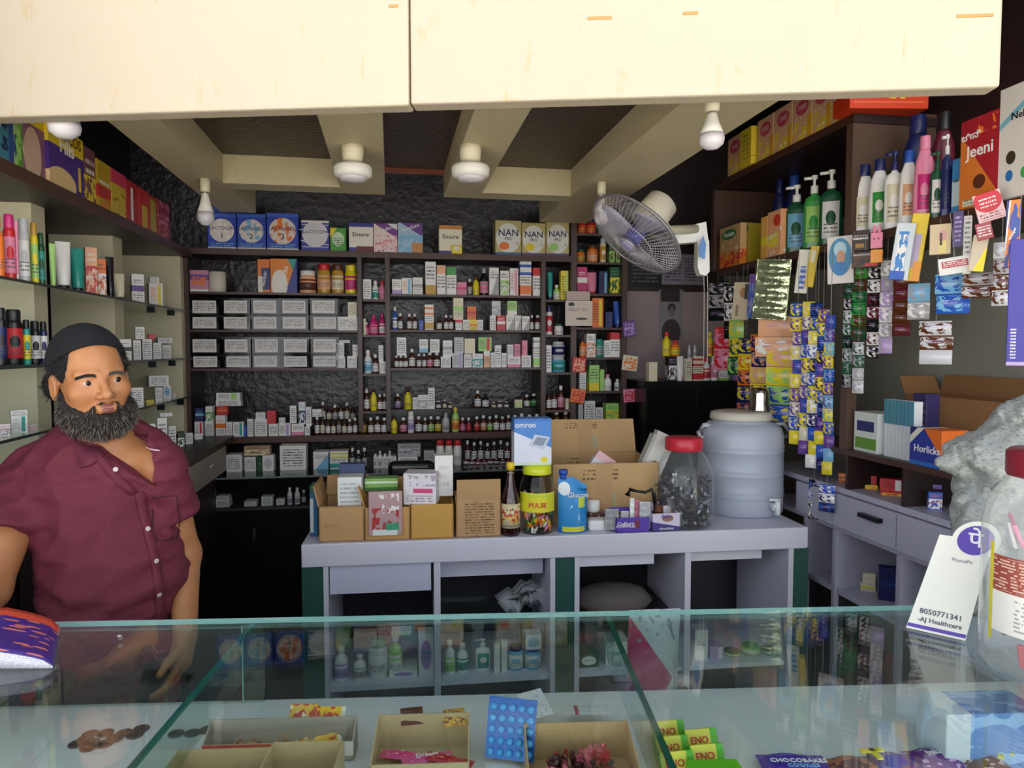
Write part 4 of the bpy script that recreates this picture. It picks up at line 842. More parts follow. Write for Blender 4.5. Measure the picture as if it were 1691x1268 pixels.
hang(1608, 1634, 388, 448, pm('c8b8a0', ('d', 'e8d020', 1, -1, .3)), 'cream and yellow wedge card hanging low at right', -.05, tilt=.12)
hang(1668, 1700, 395, 604, pm('3a3494', ('t', 'wh', .2, .5, .05, .3, 40), ('r', 'b8a0c8', 0, 1, 0, .03)), 'long indigo sanitary pad pack hanging at the right edge of view', -.10, name='sanitary_pack', cat='pack')
hang(1662, 1686, 330, 442, pm('3a4a94', ('n', 'og', 2.5, .5, 0, 1, 0, 1), ('d', 'wh', -1, .35, .02), ('d', '28306c', -1, .35, .12)), 'orange and blue pack hanging beside the indigo one', -.085, name='sanitary_pack', cat='pack', txt=[('Whisper', .5, .5, .3, 'wh', -1.2)])
def sachets(x, y0, y1, n, cols, label, d=-.03, wpx=14, rnd=.0, tw=.5, fr=R, mats=None, yaw=.75, name='sachet_strip', lean=0.0):
    s, zt_ = fr.hit(x, y0, d); zb_ = fr.hit(x, y1, d)[1]; c = fr.P(s, d, zt_)
    w = wpx / F * c.y / .82; H = zt_ - zb_
    r = empty(name, c, fr.a + yaw); hh = H / n
    for i in range(n):
        z0 = -hh * i; a = cols[i % len(cols)]; b_ = cols[(i + 1 + i // 3) % len(cols)]
        jx = random.uniform(-1, 1) * w * rnd + lean * i * hh
        vs = []; 
        for v in range(5):
            for u in range(4):
                uu_ = u / 3; vv = v / 4
                vs.append((w * (uu_ - .5) + jx, -.012 * math.sin(math.pi * vv) * (.3 + math.sin(math.pi * uu_)), z0 - hh * vv * .98))
        fs = [(v * 4 + u, v * 4 + u + 1, v * 4 + u + 5, v * 4 + u + 4) for v in range(4) for u in range(3)]
        nb = len(vs); vs += [(x_, .002, z_) for x_, y_, z_ in vs]; fs += [tuple(reversed([q + nb for q in f])) for f in fs]
        m = mats[i % len(mats)] if mats else pm(a, ('n', b_, 3, .5, 0, 1, .1, .9), ('t', 'vi', .2, .8, .5, .68, 5), rough=.25)
        o = mo('sachet', vs, fs, m, r, True); 
    if zr_mid - .015 - zt_ > .012: MB().box(-.0006, .0006, -.0006, .0006, 0, zr_mid - .015 - zt_).put('string', mat('string_grey', '8a8684', .6), r)
    tag(r, label, 'sachets', 'strips of sachets hanging on the right'); return r
OR5 = ('first', 'second', 'third', 'fourth', 'fifth', 'sixth')
for i, (x, y0, y1, n, wp) in enumerate(((1318, 500, 735, 10, 15), (1333, 498, 752, 11, 15), (1347, 500, 775, 12, 15), (1360, 510, 780, 12, 14), (1372, 520, 786, 12, 13))):
    sachets(x, y0, y1, n, [('bl', 'ye', 'pu', 'cr'), ('ye', 'cr', 'pu', 'bl'), ('nv', 'bl', 'ye', 'wh'), ('pu', 'ye', 'bl', 'nv'), ('bl', 'pu', 'lb', 'ye')][i], 'blue, yellow and purple sachet strip, %s from left in the curtain' % OR5[i], -.05 + .01 * i, wp, .16)
for i, (x, y0, y1, n, wp, cl) in enumerate(((1233, 558, 690, 5, 22, ('nv', 'ye', 'og', 'nv')), (1254, 552, 688, 5, 22, ('og', 'nv', 'pe', 'ye')), (1285, 522, 590, 2, 56, ('pe', 'pe', 'wh')), (1292, 575, 700, 4, 40, ('pe', 'ye', 'lg', 'bl')))):
    sachets(x, y0, y1, n, cl, ('navy and yellow snack strip, leftmost behind the steel tumbler', 'orange and navy snack strip behind the steel tumbler', 'wide peach coloured packets hanging under the foil card', 'peach, yellow and green packets beside the water dispenser')[i], (-.03, -.03, -.04, -.03)[i], wp, .05)
for i, (x, y0, y1, n, wp, cl, lab) in enumerate(((1420, 440, 560, 6, 18, ('gr', 'br', 'dg'), 'dark green and brown sachet strip next to the middle upright'), (1444, 440, 592, 7, 15, ('bk', 'wh', 'bk', 'ma'), 'black and white printed sachet strip right of the green strip'),
        (1466, 430, 584, 6, 16, ('wh', 'gy', 'vi'), 'pale lilac-grey sachet strip hanging beside the black one'), (1490, 455, 555, 5, 22, ('br', 'ma', 'br'), 'brown sachet strip right of the pale lilac-grey one'),
        (1518, 468, 528, 2, 26, ('lb', 'gy', 'wh'), 'pale blue square sachets hanging left of the blue-framed ones'), (1574, 452, 518, 2, 38, ('lb', 'bl', 'lb'), 'blue-framed square sachets hanging below the red wording bar'),
        (1546, 530, 602, 3, 38, ('sl', 'br', 'sl'), 'silver and brown foil sachets hanging lowest over grey wall'), (1620, 450, 492, 2, 40, ('gy', 'br', 'sl'), 'grey crinkled sachets left of the indigo pack'),
        (1655, 400, 505, 4, 18, ('sl', 'gy', 'br'), 'silver narrow sachets beside the indigo pack'), (1402, 470, 640, 8, 12, ('dg', 'bk', 'sl'), 'dim dark green strip against the middle upright'),
        (1418, 565, 650, 4, 14, ('sl', 'dg', 'gy'), 'clear and silver strip hanging below the green and brown one'), (1400, 575, 640, 3, 10, ('gy', 'dg'), 'thin grey strip beside the clear and silver one'))):
    sachets(x, y0, y1, n, cl, lab, .02 if i < 4 else .0, wp, .04)
for i, (x, y0, y1, n, wp, cl, lab) in enumerate(((1186, 465, 530, 3, 26, ('bk', 'gy', 'bk'), 'dark glossy packets hanging by the wall fan cord'), (1205, 470, 560, 3, 14, ('bk', 'wh', 'bk'), 'black and white packet strip left of the portrait pack'),
        (1196, 540, 612, 2, 26, ('rd', 'pk', 'rd'), 'red packets hanging above the black cabinet'), (1216, 528, 620, 3, 20, ('lg', 'ye', 'dg'), 'lime green framed packets hanging above the black cabinet'))):
    sachets(x, y0, y1, n, cl, lab, -.0, wp, .05)
# two strips low beside the counter
sachets(1345, 792, 858, 4, ('bk', 'bl', 'wh'), 'dark and blue strip low beside the water dispenser', .0, 14)
sachets(1366, 800, 846, 3, ('bl', 'wh', 'nv'), 'blue and white strip low against the right cabinet', -.05, 20)
# ---------------------------------------------------------------- notices, calendar and black cabinet at the rear right
def poster(x0, x1, y0, y1, d, m, name, label, cat, th=.004):
    s0, s1 = B.hit(x0, y0, d)[0], B.hit(x1, y0, d)[0]; zt_, zb_ = B.hit((x0 + x1) / 2, y0, d)[1], B.hit((x0 + x1) / 2, y1, d)[1]
    o = fbox(B, s0, s1, d - th, d, zb_, zt_, name, m); tag(o, label, cat); return o
poster(1040, 1092, 418, 474, .199, pm('17181a', ('t', '5c6468', .06, .94, .1, .92, 9)), 'notice_board', 'black board with faint rows of writing below the wall fan', 'notice')
o = poster(1093, 1164, 420, 470, .192, pm('8c8090', ('t', '3a3440', .06, .45, .1, .9, 10), ('t', '3a3440', .53, .95, .1, .9, 10)), 'notice_sheet', 'grey notice sheet printed in two columns behind the wall fan', 'notice')
o = poster(1089, 1128, 478, 562, .199, pm('8a8488', ('r', '34262e', .05, .85, .76, 1), ('e', '3a2e30', .52, .63, .17, .1), ('e', '7c6a66', .52, .56, .12, .1), ('e', '3c3634', .5, .16, .4, .26), ('r', '3c3634', .14, .86, 0, .12)), 'wall_calendar', 'dull photo calendar of a person on the pale rear wall', 'calendar')
CB0, CB1 = B.hit(1066, 640, -.18)[0], B.hit(1234, 640, -.18)[0]
zcb = B.hit(1150, 629, -.18)[1]
r = empty('black_cabinet', B.P((CB0 + CB1) / 2, 0, FZ), B.a)
fbox(B, CB0, CB1, -.17, .195, FZ, zcb - .03, 'carcass', BLK, r); fbox(B, CB0 - .01, CB1 + .01, -.19, .195, zcb - .03, zcb, 'cabinet_top', mat('black_top', '16181a', .2), r)
cm = (CB0 + CB1) / 2
for a, b_ in ((CB0, cm), (cm, CB1)):
    dd_ = fbox(B, a + .006, b_ - .006, -.186, -.171, FZ + .06, zcb - .04, 'door', mat('black_gloss_door', '101214', .18), r)
fbox(B, CB0 + .03, CB1 - .03, -.19, -.186, zcb - .35, zcb - .345, 'rail', mat('dim_green_trim', '27403a', .3), r)
tag(r, 'tall black cabinet behind the candy jar under the calendar', 'cabinet')
row(B, zcb, 'on the black cabinet', '''b 1072 1086 598 p cr ye;b 1104 1118 588 f bk wh vi;T 1119 1132 588 wh wh;b 1133 1143 592 t cr og;b 1145 1162 588 3 cr rd rd;y 1163 1176 590 wh rd rd
k 1177 1189 588 wh wh pk;y 1190 1212 588 lg gr wh;b 1214 1226 610 p vi wh
^y 1097 1110 548 ye rd ye;^y 1111 1126 562 og rd ye;^y 1137 1143 570 sl sl gy;^y 1146 1152 570 sl sl gy;^y 1170 1180 548 ye ye og;^y 1180 1190 558 og ye og''', d=-.16, dep=.06, group='goods on the black cabinet')
# ---------------------------------------------------------------- lamps
def bulb(px, py0, py1, wpx, Y, label, zc_=ZS, grp='bare bulbs in ceiling holders'):
    c = onY(px, py1, Y); R_ = wpx / F * Y / 2; top = onY(px, py0, Y).z
    r = empty('led_bulb', (c.x, c.y, c.z)); h = top - c.z
    n = 18
    MB().lathe([(0, 0), (R_ * .5, h * .02), (R_ * .9, h * .12), (R_, h * .24), (R_ * .93, h * .36)], n).put('diffuser', mat('frosted_diffuser', 'd8d4dc', .3, sss=.1), r, True)
    MB().lathe([(R_ * .93, h * .36), (R_ * .6, h * .6), (R_ * .42, h * .78), (R_ * .4, h * .84), (0, h * .84)], n).put('bulb_neck', WHITEP, r, True)
    MB().lathe([(R_ * .3, h * .82), (R_ * .3, h * .9), (0, h * .9)], n).put('metal_collar', mat('chrome', 'd0d0d0', .15, 1), r, True)
    MB().lathe([(R_ * .3, h * .88), (R_ * .55, h * .9), (R_ * .6, h), (R_ * .6, max(h, zc_ - c.z)), (0, max(h, zc_ - c.z))], n).put('holder', mat('ivory_holder', 'e6dfc8', .4), r, True)
    tag(r, label, 'bulb', grp)
bulb(1175, 176, 247, 41, 1.80, 'bare white bulb hanging just under the fascia beam at right')
bulb(340, 310, 373, 27, 2.80, 'bare bulb at the left rear corner of the false ceiling')
bulb(993, 315, 372, 24, 2.86, 'bulb holder at the right rear corner beside the wall fan')
bulb(107, 150, 229, 49, 1.68, 'bulb just under the fascia beam at far left', ZR + .1)
for px, lab in ((583, 'round white disc lamp on the left middle ceiling strip'), (777, 'round white disc lamp on the right middle ceiling strip')):
    Y = 2.35; c = onY(px, 301, Y); top = onY(px, 248, Y).z; R_ = 31.5 / F * Y; h = ZS - c.z
    r = empty('disc_lamp', c)
    MB().lathe([(0, 0), (R_ * .6, .004), (R_ * .78, .016)], 28).put('diffuser', mat('frosted_diffuser', 'd8d4dc', .3), r, True)
    MB().lathe([(R_ * .78, .014), (R_ * .96, .022), (R_, .045), (R_ * .92, .054), (0, .056)], 28).put('lamp_body', WHITEP, r, True)
    MB().lathe([(.012, .055), (.012, .066), (.033, .07), (.036, .1), (.036, h), (0, h)], 20).put('holder', mat('ivory_holder', 'e6dfc8', .4), r, True)
    tag(r, lab, 'lamp', 'disc lamps on the ceiling strips')
# ---------------------------------------------------------------- wall fan
fc = onY(1050, 388, 2.80); fr_ = 84 / F * 2.80
view = (fc - CAM).normalized()
nrm = Vector((-.64 * .95, 0, -.77 * .95)) + (-view) * .30; nrm.normalize()   # where the fan faces
r = empty('wall_fan', fc); r.rotation_euler = nrm.to_track_quat('Z', 'Y').to_euler()
WG = mat('fan_grille', 'c9c4cc', .3, .3); BLADE = mat('fan_blade', 'a8a4bc', .25); FW = mat('fan_white', 'e8e2d0', .4)
def guard(name, zsgn, depth):
    mb = MB()
    for k in range(60):
        t = 2 * math.pi * k / 60
        pts = [(q * fr_ * math.cos(t + .25 * (1 - q)), q * fr_ * math.sin(t + .25 * (1 - q)), zsgn * depth * (1 - q ** 3)) for q in (.16, .4, .65, .85, .97, 1)]
        mb.tube(pts, .0012, 4)
    for q, rr in ((1, .006), (.55, .0016), (.16, .004)):
        mb.tube([(q * fr_ * math.cos(2 * math.pi * i / 40), q * fr_ * math.sin(2 * math.pi * i / 40), zsgn * depth * (1 - q ** 3)) for i in range(40)], rr, 6, True)
    return mb.put(name, WG, r, True)
guard('front_guard', 1, .06); guard('rear_guard', -1, .07)
MB().lathe([(0, .066), (fr_ * .1, .066), (fr_ * .17, .058), (fr_ * .17, .05), (0, .05)], 20).put('guard_badge', mat('fan_badge', 'b8b4e0', .3), r, True)
for k in range(3):
    vs = []; n = 8
    for i in range(n):
        q = .14 + .74 * i / (n - 1)
        for j in (-1, -.3, .4, 1):
            wd = (.18 + .62 * math.sin(math.pi * min(1, q * .62 + .12))) * .62
            t = 2 * math.pi * k / 3 + j * wd + .3 * q
            vs.append((q * fr_ * math.cos(t), q * fr_ * math.sin(t), -.0 + j * .018))
    mo('blade', vs, [(i * 4 + j, i * 4 + j + 1, i * 4 + j + 5, i * 4 + j + 4) for i in range(n - 1) for j in range(3)], BLADE, r, True).modifiers.new('t', 'SOLIDIFY').thickness = .003
MB().lathe([(0, .03), (.03, .03), (.035, .02), (.035, -.03), (0, -.03)], 16).put('hub', mat('fan_hub', '6c6cc8', .3), r, True)
MB().lathe([(0, -.2), (.045, -.2), (.066, -.185), (.07, -.1), (.066, -.06), (0, -.055)], 24).put('motor_housing', FW, r, True)
r.location = fc
# bracket: from the motor to the upright
wp = onY(1163, 400, 2.95)
Mi = (Matrix.Translation(fc) @ r.rotation_euler.to_matrix().to_4x4()).inverted()
def wl(p): return Mi @ Vector(p)
neck0 = Vector(fc) - nrm * .13
p1 = onY(1103, 380, 2.88); p2 = onY(1150, 378, 2.93)
mb = MB().tube([wl(neck0), wl(p1), wl(p2)], [.024, .02, .02], 10); mb.put('swivel_arm', mat('fan_arm_cream', 'cfc6b0', .4), r, True)
def sheet(pxs, Y, th, name, m):
    a = [onY(x, y, Y) for x, y in pxs]; n = len(a); vs = [wl(p) for p in a] + [wl(p + Vector((0, th, 0))) for p in a]
    return mo(name, vs, [tuple(range(n)), tuple(reversed(range(n, 2 * n)))] + [(i, i + n, (i + 1) % n + n, (i + 1) % n) for i in range(n)], m, r)
sheet([(1108, 380), (1166, 366), (1170, 398), (1120, 402)], 2.92, .05, 'wall_bracket', WHITEP)
sheet([(1153, 398), (1171, 397), (1172, 448), (1166, 455), (1156, 453), (1152, 440)], 2.90, .06, 'control_box', WHITEP)
sheet([(1161, 388), (1166, 404), (1164, 428), (1155, 424), (1154, 408)], 2.885, .003, 'blue_ribbon', mat('blue_ribbon', '5a8fd0', .4))
for x in (1162, 1168): MB().tube([wl(onY(x, 454, 2.93)), wl(onY(x + 1, 478, 2.93)), wl(onY(x, 600, 2.93))], .0015, 6).put('pull_cord', mat('cord_white', 'b8b2ac', .5), r)
tag(r, 'white caged wall fan tilted down on a bracket at the rear right', 'fan')
# ---------------------------------------------------------------- middle counter with the water dispenser
cL = onY(497, 900, 2.30); cR = onY(1335, 870, 2.53)
angC = math.atan2(cR.y - cL.y, cR.x - cL.x); CT = Fr(cL.x, cL.y, angC); LC = (Vector((cR.x, cR.y)) - Vector((cL.x, cL.y))).length
zct = (cL.z + cR.z) / 2; DEPC = .46
zcl = CT.hit(497, 938, 0)[1]
GRN = mat('dark_teal_panel', '2f5a52', .35, vary=.08, vscale=3)
r = empty('middle_counter', CT.P(LC / 2, .2, FZ), angC)
bev(fbox(CT, 0, LC, 0, DEPC, zcl, zct, 'counter_top', WHITE, r), .004)
CTX[0] = CT
def sc(x): return CT.hit(x, 980, .015)[0]
for x0, x1 in ((499, 535), (916, 948), (1307, 1333)): fbox(CT, sc(x0), sc(x1), .012, .44, FZ, zcl, 'teal_panel', GRN, r)
zsh = CT.hit(620, 1128, .03)[1]
for x0, x1, xd in ((535, 916, 722), (948, 1307, 1134)):
    for x in (x0, x1 - 8): fbox(CT, sc(x), sc(x + 8), .006, .43, FZ, zcl, 'side_frame', WHITE, r)
    fbox(CT, sc(xd) - .011, sc(xd) + .011, .006, .43, FZ, zcl, 'divider', WHITE, r)
    fbox(CT, sc(x0), sc(x1), .02, .43, zsh - .018, zsh, 'inner_shelf', WHITE, r)
    fbox(CT, sc(x0), sc(x1), .02, .43, FZ, FZ + .09, 'plinth', WHITE, r)
    fbox(CT, sc(x0), sc(x1), .425, .435, FZ + .09, zcl, 'back_board', mat('dark_back_board', '241d28', .5), r)
z0 = CT.hit(620, 978, .02)[1]
fbox(CT, sc(545), sc(712), .018, .03, z0, zcl - .003, 'drop_panel', mat('pale_lavender_panel', 'd0d2e8', .35), r)
fbox(CT, sc(727), sc(903), .10, .12, CT.hit(800, 950, .1)[1], zcl, 'sliding_tray', MATS['pale_lavender_panel'], r)
fbox(CT, sc(955), sc(1080), .02, .2, CT.hit(1000, 934, .02)[1], zcl, 'sliding_tray', WHITE, r)
fbox(CT, sc(1142), sc(1262), .04, .2, CT.hit(1200, 924, .04)[1], zcl, 'sliding_tray', WHITE, r)
tag(r, 'white topped counter with dark teal panels and open bays, behind the glass case', 'counter')
row(CT, zsh, 'left bay of middle counter', '''y 550 574 1072 wh wh vi;y 582 604 1085 wh wh gy;j 606 640 1060 wh te wh;y 612 628 1072 wh wh gy;b 642 690 1108 c wh vi;y 640 664 1050 lg wh wh;b 690 716 1046 c wh vi te;^b 646 680 1060 f wh lg te''', d=.05, dep=.1, group='goods in the left bay of the counter')
row(CT, zsh, 'second bay of middle counter', '''y 734 752 1060 wh wh lg;y 754 774 1066 wh wh te;P 785 812 1060 wh wh te;b 816 826 1064 p wh gy;b 828 838 1060 p wh lg;k 840 866 1070 lb nv wh;k 868 896 1072 lb bl wh
^b 868 895 1048 c wh lb''', d=.05, dep=.1, group='goods in the second bay of the counter')
row(CT, zsh, 'third bay of middle counter', '''b 955 990 1080 c dg wh gr;b 1000 1040 1060 p wh gy;y 1106 1124 1040 wh og lg''', d=.05, dep=.1, group='goods in the third bay of the counter')
row(CT, zsh, 'fourth bay of middle counter', '''b 1148 1170 1040 p wh gy;b 1172 1196 1068 s vi wh gy;j 1200 1230 1090 lg dg wh;j 1232 1262 1070 lg gr wh;j 1264 1298 1100 te dg gy''', d=.05, dep=.1, group='goods in the fourth bay of the counter')
s0 = sc(850); o = MB()
o = mo('folded_plastic_bag', *(lambda n: ([(-.07 + .14 * i / n, -.05 + .1 * j / n, .03 + .022 * math.sin(i * 1.7) * math.cos(j * 1.3) + (.03 if i > n * .4 else 0)) for i in range(n + 1) for j in range(n + 1)] , [(i * (n + 1) + j, i * (n + 1) + j + 1, (i + 1) * (n + 1) + j + 1, (i + 1) * (n + 1) + j) for i in range(n) for j in range(n)]))(10), glassy('film_bag', (.8, .82, .84), .15, 1.4, ((.75, .78, .8), .5)), None, True, CT.P(sc(876), .2, CT.hit(876, 1010, .1)[1] - .02), angC)
sm = o.modifiers.new('t', 'SOLIDIFY'); sm.thickness = .05
tag(o, 'crumpled clear plastic bag lying in the second bay of the counter', 'bag')
brs = fbox(CT, sc(728), sc(907), .13, .42, zsh + .14, zsh + .15, 'bay_shelf', GLASS); tag(brs, 'glass shelf across the second bay of the counter', 'shelf')
o.location.z = zsh + .15 + .001
# cushion-like grey cloth bundle in bay three
mb = MB().lathe([(0, 0), (.11, .0), (.13, .03), (.1, .07), (.05, .085), (0, .09)], 18, (0, 0, 0), 1.2, .8)
o = mb.put('cloth_bundle', mat('grey_brown_cloth', '6c6460', .9, bump=.6, bscale=14), None, True, CT.P(sc(1035), .2, zsh + .1), angC)
o.scale = (1, 1, 1); o.location.z = CT.hit(1035, 1000, .2)[1]
sb = fbox(CT, sc(955), sc(1128), .1, .42, o.location.z - .012, o.location.z - .001, 'bay_shelf', WOOD); tag(sb, 'dark shelf board inside the third bay of the counter', 'shelf')
tag(o, 'grey-brown cloth bundle lying in the third bay of the counter', 'cloth')
# ---- things on the middle counter
def on(x, y, d): s = CT.hit(x, y, d)[0]; return s
GK = 'goods on the middle counter'
def cbox(x0, x1, yt, d, dep, m, label, name='carton', txt=None, z=None, yaw=0.0, bw=.002, cat='box'):
    s0, s1 = CT.hit(x0, yt, d)[0], CT.hit(x1, yt, d)[0]; w = s1 - s0; z = zct if z is None else z
    h = CT.hit((x0 + x1) / 2, yt, d)[1] - z
    o = MB().box(-w / 2, w / 2, -dep / 2, dep / 2, 0, h).put(name, m, None, False, CT.P((s0 + s1) / 2, d + dep / 2, z), angC + yaw)
    bev(o, bw); o['dims'] = (w, dep, h); tag(o, label, cat, GK)
    if txt: words_on(o, txt)
    return o
KB1 = pm('c49a68', ('r', 'b08858', 0, 1, .96, 1), ('t', 'a67c4c', .1, .45, .4, .5, 20), rough=.75)
def kraft(x0, x1, yt, d, dep, m, label, flaps=(), z=None, yaw=0):
    s0, s1 = CT.hit(x0, yt, d)[0], CT.hit(x1, yt, d)[0]; w = s1 - s0; h = CT.hit((x0 + x1) / 2, yt, d)[1] - zct
    return open_box(CT.P((s0 + s1) / 2, d + dep / 2, zct + .0005), angC + yaw, w, dep, h, m, label, flaps=flaps, group='small brown cartons on the middle counter')
o = cbox(511, 524, 802, .10, .07, pm('2a6a94', ('r', 'dce4e8', 0, .45, .08, .75), ('r', '2c6a4c', 0, 1, .85, 1)), 'blue and white carton at the left end of the middle counter')
kraft(526, 601, 836, .02, .20, KB1, 'open brown carton at left, with a white carton standing inside', ((0, 0), (1, 1.2), (1, 1.35), (0, 0)))
kraft(602, 677, 838, .02, .18, mat('tan_card', 'c8975a', .7), 'open tan carton holding the red picture packet', ((0, 0), (1, 1.2), (1, 1.3), (0, 0)))
kraft(678, 749, 833, .02, .17, mat('orange_card', 'cc9a4c', .65), 'closed orange-tan carton under the pink striped carton', ((0, 0), (1, 1.4), (0, 0), (0, 0)))
o = kraft(753, 827, 826, .02, .17, pm('bb9468', ('t', '5c4430', .2, .85, .1, .92, 14), ('r', 'a88258', .42, .5, 0, 1), rough=.75), 'brown printed carton with one raised flap beside the dark syrup', ((0, 0), (0, 1.45), (0, 0), (0, 0)))
s0, s1 = CT.hit(754, 792, .03)[0], CT.hit(826, 792, .03)[0]; za, zb_ = CT.hit(790, 827, .03)[1], CT.hit(790, 791, .03)[1]
fbox(CT, s0, s1, .021, .025, za, zb_, 'raised_flap', KB, o)
cbox(557, 597, 788, .06, .08, pm('ecece8', ('t', 'b0b0b8', .1, .9, .2, .85, 9)), 'white small-print carton standing in the open brown carton', z=CT.hit(575, 840, .06)[1] - .03)
cbox(560, 602, 766, .16, .04, mat('navy_folded', '4a5478', .7), 'slate blue folded pack behind the white small-print carton', z=zct + .12)
cbox(602, 657, 790, .12, .06, pm('8ab860', ('r', 'e4ecd8', 0, 1, .62, .76), ('r', '4a7c3c', 0, 1, 0, .3)), 'green carton lying behind the red picture packet', z=zct + .15)
# red picture packet in film
o = cbox(608, 664, 812, .005, .012, pm('b89494', ('n', 'b02830', 3.5, .48, .1, .9, .12, .62), ('r', 'dfe6e2', .12, .85, .0, .14), ('r', '3c9a70', .5, .9, .12, .28), ('n', 'f0e8e4', 6, .55, .3, .9, .5, .95)), 'film packet printed with red fruit leaning on the tan carton', 'picture_packet', cat='packet', z=zct + .02)
o.rotation_euler.x = -.05
o = cbox(669, 724, 782, .04, .09, pm('e6dfe4', ('r', 'd84878', .3, .9, .38, .52), ('n', 'b8a8b4', 6, .55, 0, 1, .6, .95), ('t', '907c90', .1, .9, .08, .3, 12)), 'white carton with magenta bar resting on the orange-tan carton', yaw=-.18, z=CT.hit(705, 833, .05)[1] + .001)
cbox(718, 748, 752, .10, .06, pm('eceae4', ('t', 'd8d4cc', .2, .8, .2, .8, 5)), 'tall plain white carton behind the magenta bar carton', z=zct + .13)
bag = cbox(640, 718, 762, .28, .05, BLK, 'black curved bag standing at the rear of the middle counter', 'black_bag', cat='bag')
bag.location.z = zct; bag.modifiers['bevel'].width = .03; bag.modifiers['bevel'].segments = 5
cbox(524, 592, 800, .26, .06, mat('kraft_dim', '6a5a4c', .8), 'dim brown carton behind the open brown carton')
# rooh-like dark syrup bottle
def lathe_thing(name, parts, loc, label, cat, group=GK, rz=0):
    r = empty(name, loc, rz)
    for nm, prof, m, n in parts: MB().lathe(prof, n).put(nm, m, r, True)
    tag(r, label, cat, group); return r
SYR = mat('dark_red_syrup', '2c0a10', .06, spec=.8)
def cyl_at(x0, x1, ybase, d):
    s0, s1 = CT.hit(x0, ybase, d)[0], CT.hit(x1, ybase, d)[0]; return CT.P((s0 + s1) / 2, d + (s1 - s0) / 2, zct), (s1 - s0) / 2
p, rr = cyl_at(829, 861, 880, .01); H = CT.hit(845, 764, .02)[1] - zct
lathe_thing('syrup_bottle', [('bottle', [(0, 0), (rr * .95, 0), (rr, .01), (rr, H * .46), (rr * .85, H * .54), (rr * .5, H * .68), (rr * .36, H * .86), (rr * .36, H * .9), (0, H * .9)], SYR, 24),
    ('cap', [(0, H * .89), (rr * .42, H * .89), (rr * .42, H * .99), (0, H)], mat('yellow_cap', 'e8c62c', .4), 16), ('label', [(rr * 1.01, H * .11), (rr * 1.01, H * .44)], pm('e0cfa8', ('n', 'c8403c', 5, .52, 0, 1, .2, .8), ('n', 'e8c040', 6, .56, 0, 1, .2, .7), ('t', 'bk', 0, 1, .04, .16, 20), ('n', '4c5a34', 7, .6, 0, 1, .6, .95)), 24),
    ('neck_band', [(rr * .37, H * .8), (rr * .37, H * .86)], mat('neck_foil', 'c8a8b0', .3), 14)], p, 'tall dark red syrup bottle with yellow cap and fruit label', 'bottle')
# yellow-label sweet jar and candies
CAND = {}
def candies(name, c, R_, z0, z1, n, size, cols, parent=None, seed=1):
    rnd = random.Random(seed); mb = [MB() for _ in cols]
    for i in range(n):
        rad = R_ * math.sqrt(rnd.random() if i % 3 else rnd.uniform(.7, 1)); t = rnd.random() * 2 * math.pi
        x, y, z = rad * math.cos(t), rad * math.sin(t), z0 + (z1 - z0) * rnd.random()
        a = rnd.random() * 3.14; b_ = rnd.random() * 3.14; s = size * rnd.uniform(.8, 1.2)
        ax = Vector((math.cos(a) * math.cos(b_), math.sin(a) * math.cos(b_), math.sin(b_)))
        p = Vector((x, y, z)); mb[i % len(cols)].tube([p - ax * s, p - ax * s * .55, p - ax * s * .45, p + ax * s * .45, p + ax * s * .55, p + ax * s], [s * .4, s * .12, s * .4, s * .4, s * .12, s * .4], 5)
    r_ = None
    V = []; Fc = []; mi = []; 
    for k, m_ in enumerate(mb):
        nb = len(V); V += m_.v; Fc += [tuple(q + nb for q in f) for f in m_.f]; mi += [k] * len(m_.f)
    me = bpy.data.meshes.new(name); me.from_pydata(V, [], Fc)
    for m_ in cols: me.materials.append(m_)
    me.polygons.foreach_set('material_index', mi)
    o = link(bpy.data.objects.new(name, me), parent); o.location = c; o['kind'] = 'stuff'; return o
p, rr = cyl_at(862, 921, 882, .01); H = CT.hit(890, 783, .03)[1] - zct
jar = [('jar_body', [(rr * .9, .0005), (rr, .012), (rr, H * .72), (rr * .92, H * .84), (rr * .78, H * .93), (rr * .78, H)], CLEAR, 28), ('base', [(0, .0), (rr * .9, .0), (rr * .9, .001), (0, .001)], CLEAR, 28)]
r = lathe_thing('sweet_jar', jar + [('lid', [(0, H * .98), (rr * .8, H * .98), (rr * .82, H * .99), (rr * .8, H * 1.14), (0, H * 1.14)], mat('yellow_lid', 'd8e02c', .35), 28)], p, 'clear sweet jar with yellow wrap label below the blood pressure carton', 'jar')
n = 16; vs = []
for i in range(n + 1):
    t = -math.pi / 2 - 1.25 + 2.5 * i / n
    for z in (H * .38, H * .70): vs.append((rr * 1.012 * math.cos(t), rr * 1.012 * math.sin(t), z))
mo('label', vs, [(2 * i, 2 * i + 2, 2 * i + 3, 2 * i + 1) for i in range(n)], pm('e4dc30', ('n', 'c8d838', 3, .55, 0, 1, .5, 1)), r, True)
text(r, 'PULSE', rr * .38, (0, -rr * 1.03, H * .5), INK['rd'], name='lettering')
cs = [mat('candy_' + k, K[k][1], .3) for k in ('og', 'gr', 'ye', 'pk', 'wh', 'br')]
candies('candies', p, rr * .8, .015, H * .6, 170, .013, cs, None, 3)
bpy.data.objects['candies'].name = 'mixed_candies'; o = bpy.data.objects['mixed_candies']; tag(o, 'mixed wrapped candies filling the yellow-label sweet jar', 'candy')
zl = zct + H * 1.14
